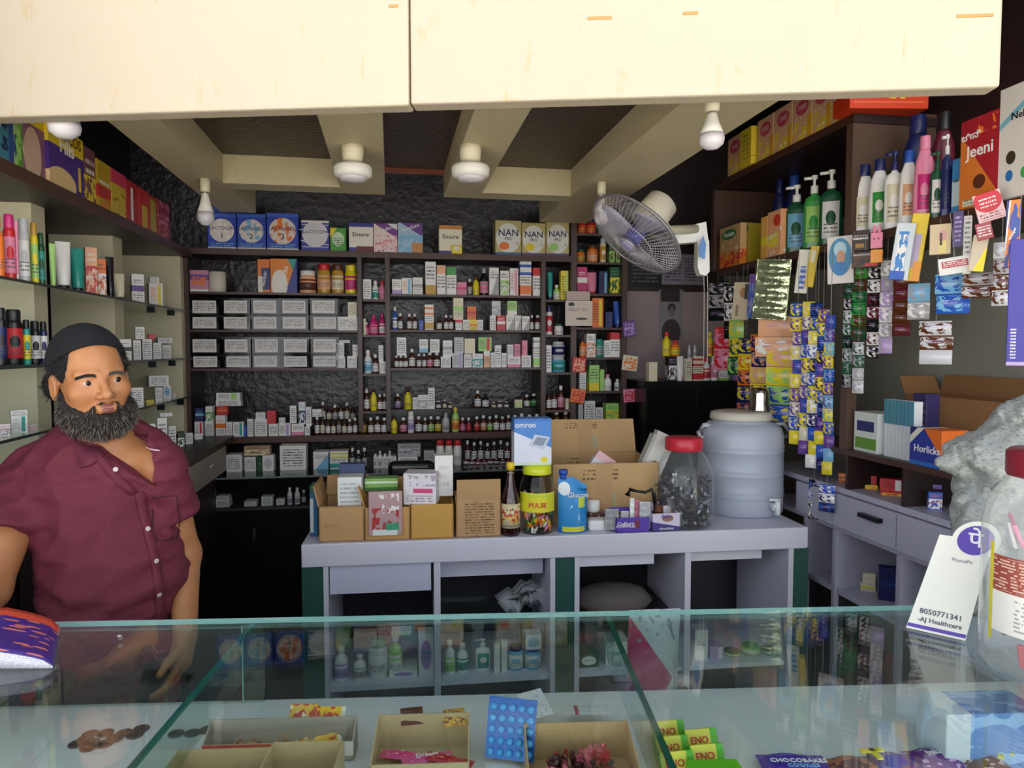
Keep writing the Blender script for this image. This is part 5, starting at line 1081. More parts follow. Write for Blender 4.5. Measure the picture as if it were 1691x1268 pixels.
# blood pressure monitor carton on the sweet jar
o = cbox(849, 911, 691, .035, .075, pm('dfe2f0', ('d', '4a86d0', .35, 1, .72), ('r', '3a76c4', 0, 1, .93, 1), ('r', 'cfe0c8', 0, 1, 0, .06), ('e', 'e8d830', .8, .12, .1, .06)), 'blue and white blood pressure monitor carton standing on the sweet jar', 'monitor_carton', [('omron', .3, .86, .2, 'wh')], zl + .001)
w, dp_, h_ = o['dims']
a = [(.38, .42), (.55, .66), (.96, .6), (.8, .34)]
mo('monitor_picture', [(w * (x - .5), -dp_ / 2 - .0008, h_ * z) for x, z in a], [(0, 1, 2, 3)], mat('monitor_white', 'c9cfe0', .4), o)
a = [(.49, .45), (.61, .61), (.88, .57), (.76, .41)]
mo('screen_picture', [(w * (x - .5), -dp_ / 2 - .0014, h_ * z) for x, z in a], [(0, 1, 2, 3)], mat('monitor_screen', '8a94a8', .4), o)
# blue standing pouch
p0 = CT.P(CT.hit(948, 880, .02)[0], .05, zct); s0, s1 = CT.hit(924, 880, .02)[0], CT.hit(972, 880, .02)[0]; w = s1 - s0; H = CT.hit(948, 790, .02)[1] - zct
r = empty('glucose_pouch', p0, angC)
def pouch(w, H, dep, top=.35, n=12, m=14, skew=0):
    vs = []
    for side in (-1, 1):
        for i in range(m + 1):
            v = i / m
            for j in range(n + 1):
                u = j / n; xx = (u - .5) * w * (1 - .0 * v)
                bul = math.sin(math.pi * u) ** .6 * (1 - v ** 2.5) + .0
                vs.append((xx + skew * v, side * (dep / 2) * bul, v * H))
    k = (m + 1) * (n + 1)
    fs = [(i * (n + 1) + j, i * (n + 1) + j + 1, (i + 1) * (n + 1) + j + 1, (i + 1) * (n + 1) + j) for i in range(m) for j in range(n)]
    fs += [tuple(reversed([q + k for q in f])) for f in fs]; return vs, fs
vs, fs = pouch(w, H, .06)
vs = [(x, y, z if not (x > 0 and z > H * .8) else z - (x / w) * H * .32) for x, y, z in vs]
mo('pouch_body', vs, fs, pm('2a8ad0', ('r', '1e6cb8', 0, 1, 0, .1), ('r', 'd8d43c', .12, .9, .03, .12), ('e', 'e4ecf0', .2, .8, .2, .12), ('n', 'a8d4ec', 5, .6, .2, .7, .2, .6), ('r', 'c8d83c', .66, .9, .46, .64)), r, True)
MB().tube([(-w * .32, 0, H * .97), (-w * .32, 0, H * 1.05)], .012, 14).put('spout_cap', mat('blue_cap', '2a50b0', .35), r, True)
MB().tube([(-w * .32, 0, H * 1.05), (-w * .32, 0, H * 1.14)], .016, 14).put('screw_cap', mat('blue_cap', '2a50b0', .35), r, True)
text(r, 'Glucon', w * .24, (w * .12, -.033, H * .70), INK['wh'])
tag(r, 'bright blue glucose pouch with blue spout cap on the middle counter', 'pouch', GK)
# large open brown carton behind
s0, s1 = CT.hit(912, 860, .14)[0], CT.hit(1088, 860, .14)[0]; h = CT.hit(1000, 766, .14)[1] - zct
KBP = pm('c09c6c', ('t', '6c5238', .28, .62, .72, .9, 14), ('r', 'a8a480', .45, .6, .1, .5), ('r', 'b89468', .40, .56, 0, 1), rough=.75)
open_box(CT.P((s0 + s1) / 2, .14 + .15, zct + .0005), angC, s1 - s0, .29, h, KBP, 'large open brown carton at the centre rear of the middle counter', flaps=((0, 0), (1, 1.25), (0, 0), (0, 0)), group=GK)
o = cbox(1040, 1078, 716, .20, .05, pm('d8d6d0', ('t', '888480', .1, .9, .1, .5, 12), ('r', 'b4b4b0', 0, .14, 0, 1)), 'white printed carton leaning out of the large brown carton', z=zct + .1); o.rotation_euler.y = .42
MB().box(-.035, .02, -.02, .02, .0, .018).put('torn_flap', mat('torn_white', 'c8c4bc', .6), o).location = (0, 0, o['dims'][2])
o = cbox(950, 985, 742, .2, .03, pm('dcd4dc', ('r', 'e0b0b8', 0, 1, .8, 1)), 'white envelope corner poking up from the large brown carton', 'envelope', z=zct + .12, cat='envelope'); o.rotation_euler.y = .6
# small things between pouch and chocolate boxes
o = cbox(973, 1016, 858, .04, .05, pm('e6e6e6', ('r', 'c8c8cc', 0, 1, .9, 1)), 'white roll-end carton lying right of the blue pouch', 'white_packet', cat='packet'); o.modifiers['bevel'].width = .012; o.modifiers['bevel'].segments = 4
cbox(974, 1030, 846, .10, .06, pm('5a3c34', ('n', 'd8c8c0', 5, .55, 0, 1, 0, 1)), 'brown and white pack behind the white roll-end packet')
MB().lathe([(0, 0), (.024, 0), (.026, .006), (.026, .042), (0, .044)], 20).put('white_tub', WHITEP, None, True, CT.P(CT.hit(981, 850, .1)[0], .12, CT.hit(981, 846, .1)[1])); tag(bpy.data.objects['white_tub'], 'small round white tub left of the heap of packets', 'tub')
def bar_box(x0, x1, yt, label, m, txt, yaw=0):
    s0, s1 = CT.hit(x0, 870, .01)[0], CT.hit(x1, 870, .01)[0]; w = s1 - s0; h = CT.hit((x0 + x1) / 2, yt, .01)[1] - zct
    r = empty('chocolate_display_box', CT.P((s0 + s1) / 2, .01 + .05, zct + .0005), angC + yaw)
    o = MB().box(-w / 2, w / 2, -.05, -.047, 0, h).box(-w / 2, w / 2, .047, .05, 0, h * 1.3).box(-w / 2, -w / 2 + .003, -.05, .05, 0, h).box(w / 2 - .003, w / 2, -.05, .05, 0, h).box(-w / 2, w / 2, -.05, .05, 0, .003).put('box_body', m, r)
    for s, fx, fz, sz, ink in txt: text(r, s, sz * w, (w * (fx - .5), -.0512, h * fz), INK[ink])
    tag(r, label, 'box', GK); return r, w, h
r, w, h = bar_box(1018, 1072, 855, 'purple chocolate display box standing open on the middle counter', pm('5a3cb0', ('r', '7a2c48', .55, .72, .2, .62), ('r', '6a50c4', 0, 1, .85, 1)), [('Cadbury', .28, .6, .15, 'wh'), ('BOURNVILLE', .28, .42, .1, 'wh')])
r2, w2, h2 = bar_box(1075, 1123, 848, 'white and purple chocolate display box right of the purple one', pm('dcd0e8', ('d', '3c2c88', -.25, -1, -.42), ('e', '9a6a48', .55, .55, .2, .14)), [('dairy', .5, .84, .2, 'pu'), ('chocolates', .5, .16, .12, 'wh')], .06)
rnd = random.Random(4)
GB = 'loose packets heaped in the chocolate boxes'
for i, (x, y, wd, hd, col, lab) in enumerate(((1008, 838, .05, .02, 'gy', 'silver crumpled wrapper left of the purple chocolate box'), (1030, 842, .03, .05, 'sl', 'silver packet standing in the purple chocolate box'), (1043, 822, .018, .09, 'wh', 'white slim tube upright in the purple chocolate box'),
        (1052, 826, .02, .08, 'pk', 'clear pack with pink stripe in the purple chocolate box'), (1062, 826, .04, .085, 'sl', 'clear blister pack at the right of the purple chocolate box'), (1086, 832, .03, .05, 'br', 'brown foil bar in the white and purple box'), (1100, 834, .03, .05, 'sl', 'silver foil bar in the white and purple box'), (1112, 836, .03, .045, 'go', 'gold foil bar in the white and purple box'))):
    s = CT.hit(x, 850, .05)[0]; z = CT.hit(x, y, .05)[1]
    o = MB().box(-wd / 2, wd / 2, -.004, .004, -(z - zct) + .006, 0).put('loose_packet', mat('packet_' + col, K[col][1], .2, .2, bump=.4, bscale=60), None, False, CT.P(s, .03 + .008 * (i % 4), z), angC + rnd.uniform(-.2, .2)); bev(o, .003)
    tag(o, lab, 'packet', GB)
# black comb-like strap
pts = [onY(1036, 818, 2.50), onY(1040, 808, 2.5), onY(1052, 811, 2.5), onY(1066, 813, 2.5), onY(1076, 808, 2.5), onY(1080, 816, 2.5), onY(1083, 845, 2.5)]
o = MB().tube(pts, [.012, .008, .005, .005, .006, .008, .006], 8).put('black_strap', BLK, None, True); tag(o, 'black strap draped over the packets in the chocolate boxes', 'strap')
# candy jar with red lid
p, rr = cyl_at(1097, 1196, 872, .0); H = CT.hit(1147, 742, .06)[1] - zct
r = lathe_thing('candy_jar', [('jar_body', [(rr * .9, .0005), (rr, .015), (rr, H * .55), (rr * .93, H * .74), (rr * .72, H * .9), (rr * .56, H * .97), (rr * .56, H)], glassy('jar_clear', (.95, .96, .96), .03, 1.42, ((.8, .82, .84), .07)), 36), ('base', [(0, 0), (rr * .9, 0), (rr * .9, .001), (0, .001)], CLEAR, 30),
    ('lid', [(0, H * .97), (rr * .6, H * .97), (rr * .62, H * .98), (rr * .62, H * 1.12), (rr * .56, H * 1.14), (0, H * 1.14)], mat('red_lid', 'cc3040', .35), 36)], p, 'large clear candy jar with red lid left of the water dispenser', 'jar')
cs = [mat('wrap_silver', 'b8b8c0', .18, .6), mat('wrap_black', '1c1a20', .2, .2), mat('wrap_dark_brown', '3c2a28', .25, .2), mat('wrap_grey', '6c6a74', .2, .5)]
o = candies('wrapped_candies', p, rr * .80, .015, H * .58, 760, .0145, cs, None, 5); tag(o, 'black and silver wrapped candies filling the red-lidded jar', 'candy')
# water dispenser
p, rr = cyl_at(1184, 1322, 862, .13)
H = CT.hit(1252, 690, .28)[1] - zct
prof = [(0, 0), (rr * .93, 0), (rr * .98, .012), (rr * .98, H * .16)]
for z in (.2, .42, .66): prof += [(rr * .98, H * z), (rr * 1.0, H * (z + .012)), (rr * .96, H * (z + .03)), (rr * 1.0, H * (z + .05)), (rr * .98, H * (z + .07))]
prof += [(rr * .98, H * .82), (rr * .93, H * .9), (rr * .75, H * .955), (rr * .66, H * .965), (rr * .66, H * .985), (0, H * .985)]
m, nt, b = newmat('translucent_bluish_plastic'); b.inputs['Base Color'].default_value = lin('b6bdcc'); b.inputs['Roughness'].default_value = .35
b.inputs['Subsurface Weight'].default_value = .35; b.inputs['Subsurface Radius'].default_value = (.04, .05, .07)
r = lathe_thing('water_dispenser', [('tank', prof, m, 40), ('lid', [(0, H * .985), (rr * .70, H * .985), (rr * .72, H * 1.0), (rr * .70, H * 1.06), (rr * .6, H * 1.075), (0, H * 1.075)], mat('lid_cream', 'd0c8bc', .4), 40)], p, 'big bluish translucent water dispenser with tap on the counter right end', 'dispenser', rz=angC)
ta = -1.25; tx, ty = rr * .98 * math.cos(ta), rr * .98 * math.sin(ta); u = Vector((math.cos(ta), math.sin(ta), 0))
z = H * .14; c = Vector((tx, ty, z)); TP = mat('tap_white', 'e4eaec', .3)
mb = MB().tube([c, c + u * .035], .011, 10).tube([c + u * .035 + Vector((0, 0, .022)), c + u * .035 + Vector((0, 0, -.032))], .010, 10).tube([c + u * .035 + Vector((-.035, 0, .028)), c + u * .035 + Vector((.012, 0, .026))], .005, 8)
mb.tube([c + u * .03 + Vector((-.012, 0, .012)), c + u * .03 + Vector((-.024, 0, -.004)), c + u * .03 + Vector((-.012, 0, -.014))], .005, 8).put('tap', TP, r, True)
for e in (-1, 1):
    pts = [(e * rr * .80, -.02, H * .93), (e * rr * 1.0, -.03, H * .935), (e * rr * 1.14, -.03, H * .86), (e * rr * 1.08, -.03, H * .80), (e * rr * .97, -.02, H * .81)]
    MB().tube(pts, .008, 8).put('handle', mat('handle_milky', 'c4c4c8', .35), r, True)
zt_ = zct + H * 1.075
STEEL = mat('stainless_steel', 'c8c0b4', .16, 1.0)
pt = CT.P(CT.hit(1254, 672, .27)[0], .27, zt_); q0 = 17 / F * 2.6
o = MB().lathe([(0, 0), (q0 * 1.1, 0), (q0 * 1.12, .006), (q0, .025), (q0 * .98, .07), (q0 * .86, .094), (0, .095)], 28).put('steel_tumbler', STEEL, None, True, pt)
tag(o, 'steel tumbler standing upside down on the water dispenser lid', 'tumbler')
# ---------------------------------------------------------------- front glass display case
gl = onY(100, 1027, 1.20); ZGT = gl.z; gr = onZ(1500, 1000, ZGT)
angG = math.atan2(gr.y - gl.y, gr.x - gl.x); FG = Fr(gl.x, gl.y, angG)
zw = FG.hit(700, 1150, -.012)[1]
r = empty('display_case', FG.P(.6, -.3, FZ), angG)
GT1 = glassy('counter_glass', (.94, .97, .96)); GT2 = glassy('partition_glass', (.86, .95, .92))
SH_ = mat('case_shelf_white', 'd6dad8', .3)
fbox(FG, -.7, 2.0, -.72, -.012, FZ, zw - .02, 'case_body', WHITE, r)
fbox(FG, -.7, 2.0, -.72, -.01, zw - .02, zw, 'case_shelf', SH_, r)
fbox(FG, -.7, 2.0, -.74, 0, ZGT - .009, ZGT, 'glass_top', GT1, r)
fbox(FG, -.7, 2.0, .0001, .0018, ZGT - .009, ZGT, 'top_edge', GEDGEL, r)  # rear edge of the top; its highlight line is put in as pale colour
fbox(FG, -.7, 2.0, -.72, -.712, zw, ZGT - .0095, 'front_glass', GT1, r)
xs = FG.hit(438, 1080, -.01)[0]
fbox(FG, -.7, xs, -.018, -.013, zw, ZGT - .0095, 'sliding_door', GLASS, r)
fbox(FG, xs - .04, 2.0, -.010, -.005, zw, ZGT - .0095, 'sliding_door', GLASS, r)
fbox(FG, xs - .0405, xs - .0385, -.0115, -.0105, zw, ZGT - .0095, 'door_edge', GEDGEL, r)
for (a, b_, m_) in (((425, 1021), (215, 1268), GEDGE), ((1001, 1011), (1112, 1268), mat('deep_green_glass_edge', '1c5a48', .12))):
    p, q = onZ(*a, ZGT - .01), onZ(*b_, ZGT - .01); d = Vector((q.x - p.x, q.y - p.y)); q2 = Vector((p.x, p.y)) + d * 1.6
    p = Vector((p.x, p.y)) + d.normalized() * .022; nn = Vector((-d.y, d.x)).normalized() * .004
    for z0_, z1_, nm, mm in ((zw + .062, ZGT - .014, 'partition', GT2), (ZGT - .0138, ZGT - .0096, 'partition_edge', m_)):
        vs = [(p + nn), (p - nn), (q2 - nn), (q2 + nn)]
        o = mo(nm, [(v.x, v.y, z0_) for v in vs] + [(v.x, v.y, z1_) for v in vs], BF, mm); o.parent = r
        o.matrix_parent_inverse = Matrix.LocRotScale(r.location, r.rotation_euler, r.scale).inverted()
tag(r, 'long glass topped display case with green partitions across the foreground', 'display case')
MB().lathe([(.001, 0), (.003, 0), (.003, .0008), (.0012, .0008)], 12).put('glass_scratch', WHITEP, None, True, onZ(197, 1050, ZGT + .0002)); o = bpy.data.objects['glass_scratch']; o.name = 'round_sticker'; tag(o, 'tiny pale ring sticker on the glass in front of the man', 'sticker')
# coins
GCN = 'coins scattered in the glass case'
CO = mat('dull_coin', '4c4844', .4, .25); proto_c = None
cl = [(149, 1213), (174, 1211), (205, 1211), (233, 1204), (127, 1229), (150, 1227), (172, 1229), (141, 1221), (189, 1219), (146, 1235), (223, 1214), (291, 1212), (318, 1211), (341, 1206)]
cw = ['upper left of the left pile', 'upper middle of the left pile, beside the first', 'largest looking one in the left pile, dark', 'rightmost upper one next to the green partition', 'far left of the lower row', 'second from left in the lower row', 'third from left in the lower row', 'under the upper left coin', 'between the dark one and the lower row', 'lowest of the left pile', 'touching the partition from the left', 'left of the three right of the partition', 'middle of the three right of the partition', 'right of the three right of the partition']
for i, (x, y) in enumerate(cl):
    if proto_c is None:
        proto_c = MB().lathe([(0, 0), (.0118, 0), (.0125, .0004), (.0125, .0016), (.0115, .002), (.0108, .0016), (0, .0016)], 24).put('coin', CO, None, True); o = proto_c
    else: o = proto_c.copy(); COLL.objects.link(o)
    o.location = onZ(x, y, zw + .0005 + (.0022 if i in (5, 8) else 0)); tag(o, 'dull metal coin, ' + cw[i], 'coin', GCN)
# trays and packets in the case
KT = mat('pale_kraft_tray', 'b8a67c', .8, vary=.05, vscale=20)
def tray(x0, x1, yb_, yf, h, m, label, hb=None, inner=None, side=True, name='cardboard_tray', yaw=0.0):
    """an open tray; x0,x1,yb_ are the picture corners of its rear rim, yf those of its front rim"""
    a, b_ = onZ(x0, yb_, zw + (hb or h)), onZ(x1, yb_, zw + (hb or h)); f = onZ((x0 + x1) / 2, yf, zw + h)
    w = (b_ - a).length; dp_ = max(.03, (a.y + b_.y) / 2 - f.y); c = (a + b_) / 2
    r = empty(name, (c.x, c.y - dp_ / 2, zw + .0004), angG + yaw); t = .002; hb_ = hb or h
    mb = MB().box(-w / 2, w / 2, -dp_ / 2, -dp_ / 2 + t, 0, h).box(-w / 2, w / 2, dp_ / 2 - t, dp_ / 2, 0, hb_).box(-w / 2, w / 2, -dp_ / 2, dp_ / 2, 0, t)
    for e in (-1, 1):
        x = e * (w / 2 - t / 2)
        mb.add([(x - t / 2, -dp_ / 2, 0), (x + t / 2, -dp_ / 2, 0), (x + t / 2, dp_ / 2, 0), (x - t / 2, dp_ / 2, 0), (x - t / 2, -dp_ / 2, h), (x + t / 2, -dp_ / 2, h), (x + t / 2, dp_ / 2, hb_), (x - t / 2, dp_ / 2, hb_)], BF)
    mb.put('tray_body', m, r); r['dims'] = (w, dp_, h); tag(r, label, 'box', 'open trays in the glass case'); return r
def pack(x, y, w, L_, m, label, rz=0.0, th=.012, z=None, tilt=0.0, txt=None, name='foil_packet', cat='packet', grp='packets in the glass case'):
    vs = []; n = 8
    for side in (1, -1):
        for i in range(n + 1):
            for j in range(n + 1):
                u, v = i / n, j / n; bul = (math.sin(math.pi * u) * math.sin(math.pi * v)) ** .5 if 0 < u < 1 and 0 < v < 1 else 0
                vs.append(((u - .5) * w, (v - .5) * L_, th / 2 + side * th / 2 * bul * (1 + .25 * math.sin(9 * u + 5 * v))))
    k = (n + 1) ** 2
    fs = [(i * (n + 1) + j, (i + 1) * (n + 1) + j, (i + 1) * (n + 1) + j + 1, i * (n + 1) + j + 1) for i in range(n) for j in range(n)]
    fs += [tuple(reversed([q + k for q in f])) for f in fs]
    zz = zw if z is None else z; p = onZ(x, y, zz + th); p.z = zz
    o = mo(name, vs, fs, m, None, True, p); o.rotation_euler = (tilt, 0, rz); tag(o, label, cat, grp)
    if txt:
        for s, fx, fy, sz, ink in txt: text(o, s, sz, ((fx - .5) * w, (fy - .5) * L_, th * 1.15), INK[ink], rot=(0, 0, 0))
    return o
def flatm(base, *ly):   # print on a lying packet: swap in Y for Z by mapping is not needed for blotches
    return pm(base, *ly, rough=.25)
t1 = tray(352, 590, 1185, 1228, .03, mat('grey_kraft_tray', 'a09a8c', .8), 'shallow tray with red and white front edge holding small brown sweets', hb=.05)
w_, dp_, h_ = t1['dims']; MB().box(-w_ / 2, w_ / 2, -dp_ / 2 - .0015, -dp_ / 2 - .0003, h_ * .3, h_).put('printed_edge', pm('d84a40', ('d', 'e0dcd4', 1, .12, .58), ('r', 'e0dcd4', .04, .1, .3, .8)), t1)
candies('small_brown_sweets', t1.location + Vector((-.03, 0, .003)), .038, .002, .02, 60, .007, [mat('sweet_brown', '7a3c28', .3), mat('sweet_tan', 'a8784c', .4)], None, 8); o = bpy.data.objects['small_brown_sweets']; tag(o, 'small brown sweets lying in the red edged tray', 'sweets')
pack(500, 1182, .045, .055, flatm('d8b040', ('n', 'c05030', 4, .5, 0, 1, 0, 1), ('n', 'cr', 5, .6, 0, 1, 0, 1)), 'yellow clear packet of snacks standing at the left in the red edged tray', z=zw + .03, tilt=.9, th=.012)
pack(545, 1188, .045, .055, flatm('e8b81c', ('n', 'c83820', 3, .58, 0, 1, 0, 1), ('r', 'cr', .85, 1, 0, 1)), 'bright yellow and red snack packet right of the clear one', z=zw + .028, tilt=.9, th=.01)
tray(300, 452, 1236, 1330, .04, KT, 'plain kraft tray in front of the red edged tray')
tray(456, 572, 1224, 1330, .05, KT, 'kraft tray with high back right of the plain kraft tray')
t2 = tray(628, 778, 1178, 1262, .03, KT, 'kraft tray holding pink packets at the centre of the glass case', hb=.055)
for i, (x, y, rz, col, lab) in enumerate(((668, 1243, -.2, 'd8427c', 'pink sweet packet on top at the left of the centre tray'), (705, 1247, .25, 'e05a90', 'bright pink packet with pale wording in the centre tray'), (742, 1250, -.35, 'b82434', 'red packet at the right of the centre tray'))):
    pack(x, y, .075, .022, flatm(col, ('n', 'wh', 6, .64, .1, .9, 0, 1)), lab, rz, .009, zw + .008 + .003 * i, txt=[('Dream', .5, .5, .012, 'wh')] if i == 1 else None)
for x, y, col, lab in ((680, 1178, 'br', 'brown and maroon wrapper leaning at the back rim of the centre tray'), (750, 1180, 'go', 'dull brown wrapper at the right back rim of the centre tray')):
    pack(x, y, .035, .03, flatm(K[col][1], ('n', 'ma', 6, .55, 0, 1, 0, 1)), lab, .2, .006, zw + .045, .5)
# blue blister sheet and white cards
c = onZ(800, 1250, zw + .01); r = empty('blister_sheet', c, angG + .12); r.rotation_euler = (1.15, 0, angG - .25)
MB().box(0, .075, 0, .085, -.001, .001).put('foil_sheet', mat('blister_blue', '1c5aa8', .25, .3), r)
mb = MB()
for i in range(5):
    for j in range(5): mb.lathe([(.0062, 0), (.0056, .003), (.003, .0048), (0, .005)], 10, (.0085 + .0145 * i, .009 + .0155 * j, .001))
mb.put('pill_blisters', mat('blister_bubble', '3c9ce0', .12), r, True)
tag(r, 'bright blue pill blister sheet leaning between the centre tray and right tray', 'blister sheet')
pack(826, 1252, .05, .06, mat('card_white', 'd4d8d4', .5), 'white folded card below the blue blister sheet', .2, .004)
pack(884, 1160, .045, .05, pm('d8dcda', ('n', 'gy', 12, .6, 0, 1, 0, 1)), 'white printed card leaning up behind the right tray', .5, .003, zw + .03, .5)
pack(968, 1170, .08, .03, pm('ccd0ce', ('n', 'bk', 14, .66, 0, 1, 0, 1), ('r', 'b05868', .25, .33, 0, 1)), 'pale printed strip lying behind the right tray', .05, .004, zw + .02)
t3 = tray(868, 1040, 1192, 1300, .03, mat('tan_tray', 'b89a6c', .8), 'open tan tray full of red candies left of the dark green partition', hb=.058)
candies('red_candies', t3.location + Vector((.0, -.005, .002)), .045, .004, .03, 70, .012, [mat('red_wrap', 'b02434', .2), mat('pink_wrap', 'c86474', .2), mat('dark_wrap', '3c1418', .25)], None, 9); o = bpy.data.objects['red_candies']; tag(o, 'red wrapped candies in the tan tray', 'candy')
# green and yellow antacid cartons
GE = 'green and yellow antacid cartons'
EN = pm('dfd84a', ('r', '58b02c', .78, 1, 0, 1), ('r', '58b02c', 0, .03, 0, 1))
for i, (x, y, lab) in enumerate(((1106, 1200, 'green and yellow antacid carton, rear left of its cluster'), (1112, 1226, 'green and yellow antacid carton, middle of the left column'), (1120, 1252, 'green and yellow antacid carton, front of the left column'), (1160, 1214, 'green and yellow antacid carton, rear of the right column'), (1170, 1240, 'green and yellow antacid carton, front of the right column'))):
    p = onZ(x, y, zw + .03); o = MB().box(-.026, .026, -.008, .008, 0, .034).put('antacid_carton', EN, None, False, (p.x, p.y, zw + .0005), angG); o.rotation_euler = (-.5, 0, angG + .1); o.location.z += .001
    bev(o, .001); text(o, 'ENO', .014, (-.004, -.0086, .018), INK['rd']); tag(o, lab, 'box', GE)
p = onZ(1175, 1262, zw + .03); o = MB().box(-.035, .04, -.03, .0, 0, .03).put('green_carton', mat('lime_green_carton', '6cc41c', .4), None, False, (p.x, p.y + .012, zw + .0005), angG); bev(o, .001); tag(o, 'plain lime green carton in front of the antacid cartons', 'box')
# biscuit packs along the bottom right
GB2 = 'biscuit packs lying at the front right of the glass case'
for x, y, w, L_, rz, m, lab, txt in ((1312, 1252, .10, .05, -.02, pm('4a34a0', ('n', '6a50c0', 3, .6, 0, 1, 0, 1), rough=.25), 'purple biscuit pack with white wording at bottom centre right', [('CHOCOBAKES', .52, .30, .0125, 'wh'), ('COOKIES', .55, .07, .011, 'lb')]),
        (1412, 1256, .075, .05, .1, pm('5a3440', ('n', 'a8684c', 3, .5, 0, 1, 0, 1), rough=.25), 'brown pack printed with biscuits right of the purple one', None), (1480, 1250, .07, .05, -.1, pm('4838a0', ('n', '7c4c84', 3, .5, 0, 1, 0, 1), rough=.2), 'violet glossy pack third from the left in the biscuit row', None),
        (1545, 1244, .075, .055, .15, pm('6c3c84', ('n', 'c8a8d8', 5, .6, 0, 1, 0, 1), rough=.2), 'mauve crinkled pack with pale wording in the biscuit row', [('bakes', .5, .5, .014, 'wh')]), (1620, 1244, .07, .055, -.1, pm('5c3a30', ('n', 'c8b8b0', 6, .58, 0, 1, 0, 1), rough=.2), 'brown and silver pack at the right end of the biscuit row', None)):
    pack(x, y, w, L_, m, lab, rz, .02, zw + .0005, 0, txt, 'biscuit_pack', grp=GB2)
for x, y, rz, lab in ((1440, 1232, .1, 'yellow paper slip between the biscuit packs'), (1650, 1232, -.5, 'yellow ribbon bow on the last biscuit pack')):
    o = MB().box(-.018, .018, -.004, .004, 0, .003).box(-.004, .004, -.022, .004, 0, .003).put('yellow_slip', mat('yellow_slip', 'e0d820', .4), None, False, onZ(x, y, zw + .03), rz); o.location.z = zw + .022; tag(o, lab, 'slip')
p = onZ(1622, 1205, zw + .05); o = MB().box(-.07, .08, -.02, .05, 0, .085).put('blue_carton', pm('4a80c0', ('n', '8ab4e0', 3, .55, 0, 1, 0, 1), ('r', 'c8d4d8', 0, .25, 0, 1)), None, False, (p.x, p.y, zw + .0005), angG); bev(o, .002)
tag(o, 'blue carton inside the glass case below the big jar', 'box')
# ---------------------------------------------------------------- payment stand
b0 = onZ(1496, 1036, ZGT + .001); b1 = onZ(1594, 1058, ZGT + .001)
ub = (b1 - b0); wS = ub.length; ub.normalize(); back = Vector((-ub.y, ub.x, 0)); top = Vector((.052, .052, .158)) ; top = back * top.dot(back) + Vector((0, 0, 1)) * .158 + ub * .03
LN = top.length; up = top.normalized(); nr = ub.cross(up).normalized()
r = empty('payment_stand', (b0 + b1) / 2)
Ms = Matrix((ub, up, nr)).transposed().to_4x4()
r.rotation_euler = (0, 0, 0)
def onS(u, v, k=0.0): return (ub * (u * wS) + up * (v * LN) + nr * k)
def spoly(name, pts, k0, k1, m):
    n = len(pts); vs = [onS(u, v, k0) for u, v in pts] + [onS(u, v, k1) for u, v in pts]
    return mo(name, vs, [tuple(reversed(range(n))), tuple(range(n, 2 * n))] + [(i, (i + 1) % n, (i + 1) % n + n, i + n) for i in range(n)], m, r)
CRM = mat('card_cream', 'f2efe2', .4)
spoly('card', [(-.5, 0), (.5, 0), (.47, .97), (-.42, .97)], -.002, .0, CRM)
cc = (.20, .96); ra = .40
spoly('head_disc', [(cc[0] + ra * math.cos(2 * math.pi * i / 30), cc[1] + ra * wS / LN * math.sin(2 * math.pi * i / 30)) for i in range(30)], -.0015, .0006, CRM)
spoly('purple_roundel', [(cc[0] + ra * .76 * math.cos(2 * math.pi * i / 30), cc[1] + ra * .76 * wS / LN * math.sin(2 * math.pi * i / 30)) for i in range(30)], .0006, .0012, mat('payment_purple', '5b3fa8', .4))
spoly('blue_band', [(-.49, .02), (.49, .02), (.49, .055), (-.49, .055)], .0001, .0006, mat('payment_purple', '5b3fa8', .4))
rotS = Ms.to_euler()
text(r, 'पे', wS * .42, onS(cc[0], cc[1], .0015), INK['wh'], rot=rotS)
text(r, '8050771341', wS * .145, onS(0, .19, .0008), mat('ink_soft', '5a5468', .5), rot=rotS)
text(r, '-AJ Healthcare', wS * .125, onS(0.02, .11, .0008), MATS['ink_soft'], rot=rotS)
text(r, 'PhonePe', wS * .10, onS(.08, .74, .0008), mat('ink_faint', 'a8a0b0', .5), rot=rotS)
mo('support_leg', [onS(-.3, .7, -.003), onS(.3, .7, -.003), ub * .3 * wS + back * .11, ub * -.3 * wS + back * .11], [(0, 1, 2, 3)], CRM, r).modifiers.new('t', 'SOLIDIFY').thickness = .002
tag(r, 'white payment stand with purple round emblem and phone number on the glass', 'payment stand')
# ---------------------------------------------------------------- big clear jar in front
jc = Vector((.798, 1.02, ZGT + .0005)); R_ = .085
r = empty('cookie_jar', jc)
MB().lathe([(R_ * .92, .0), (R_, .012), (R_, .22), (R_ * .9, .255), (R_ * .66, .285), (R_ * .62, .30), (R_ * .62, .305)], 48).put('jar_body', glassy('jar_plastic', (.93, .95, .95), .05, 1.38, ((.85, .87, .87), .16)), r, True)
MB().lathe([(0, 0), (R_ * .92, 0), (R_ * .92, .001), (0, .001)], 40).put('jar_base', CLEAR, r, True)
MB().lathe([(0, .29), (R_ * .66, .29), (R_ * .68, .295), (R_ * .68, .325), (R_ * .62, .33), (0, .33)], 40).put('lid', mat('maroon_lid', '7a2030', .3), r, True)
def wrap(name, z0_, z1_, t0, t1, m, k=1.008):
    n = 24; vs = []
    for i in range(n + 1):
        t = t0 + (t1 - t0) * i / n
        for z in (z0_, z1_): vs.append((R_ * k * math.cos(t), R_ * k * math.sin(t), z))
    return mo(name, vs, [(2 * i, 2 * i + 2, 2 * i + 3, 2 * i + 1) for i in range(n)], m, r, True)
wrap('label', .125, .178, 3.2, 6.1, pm('9a4a40', ('t', 'd8b8a8', .0, 1, .05, .95, 12)))
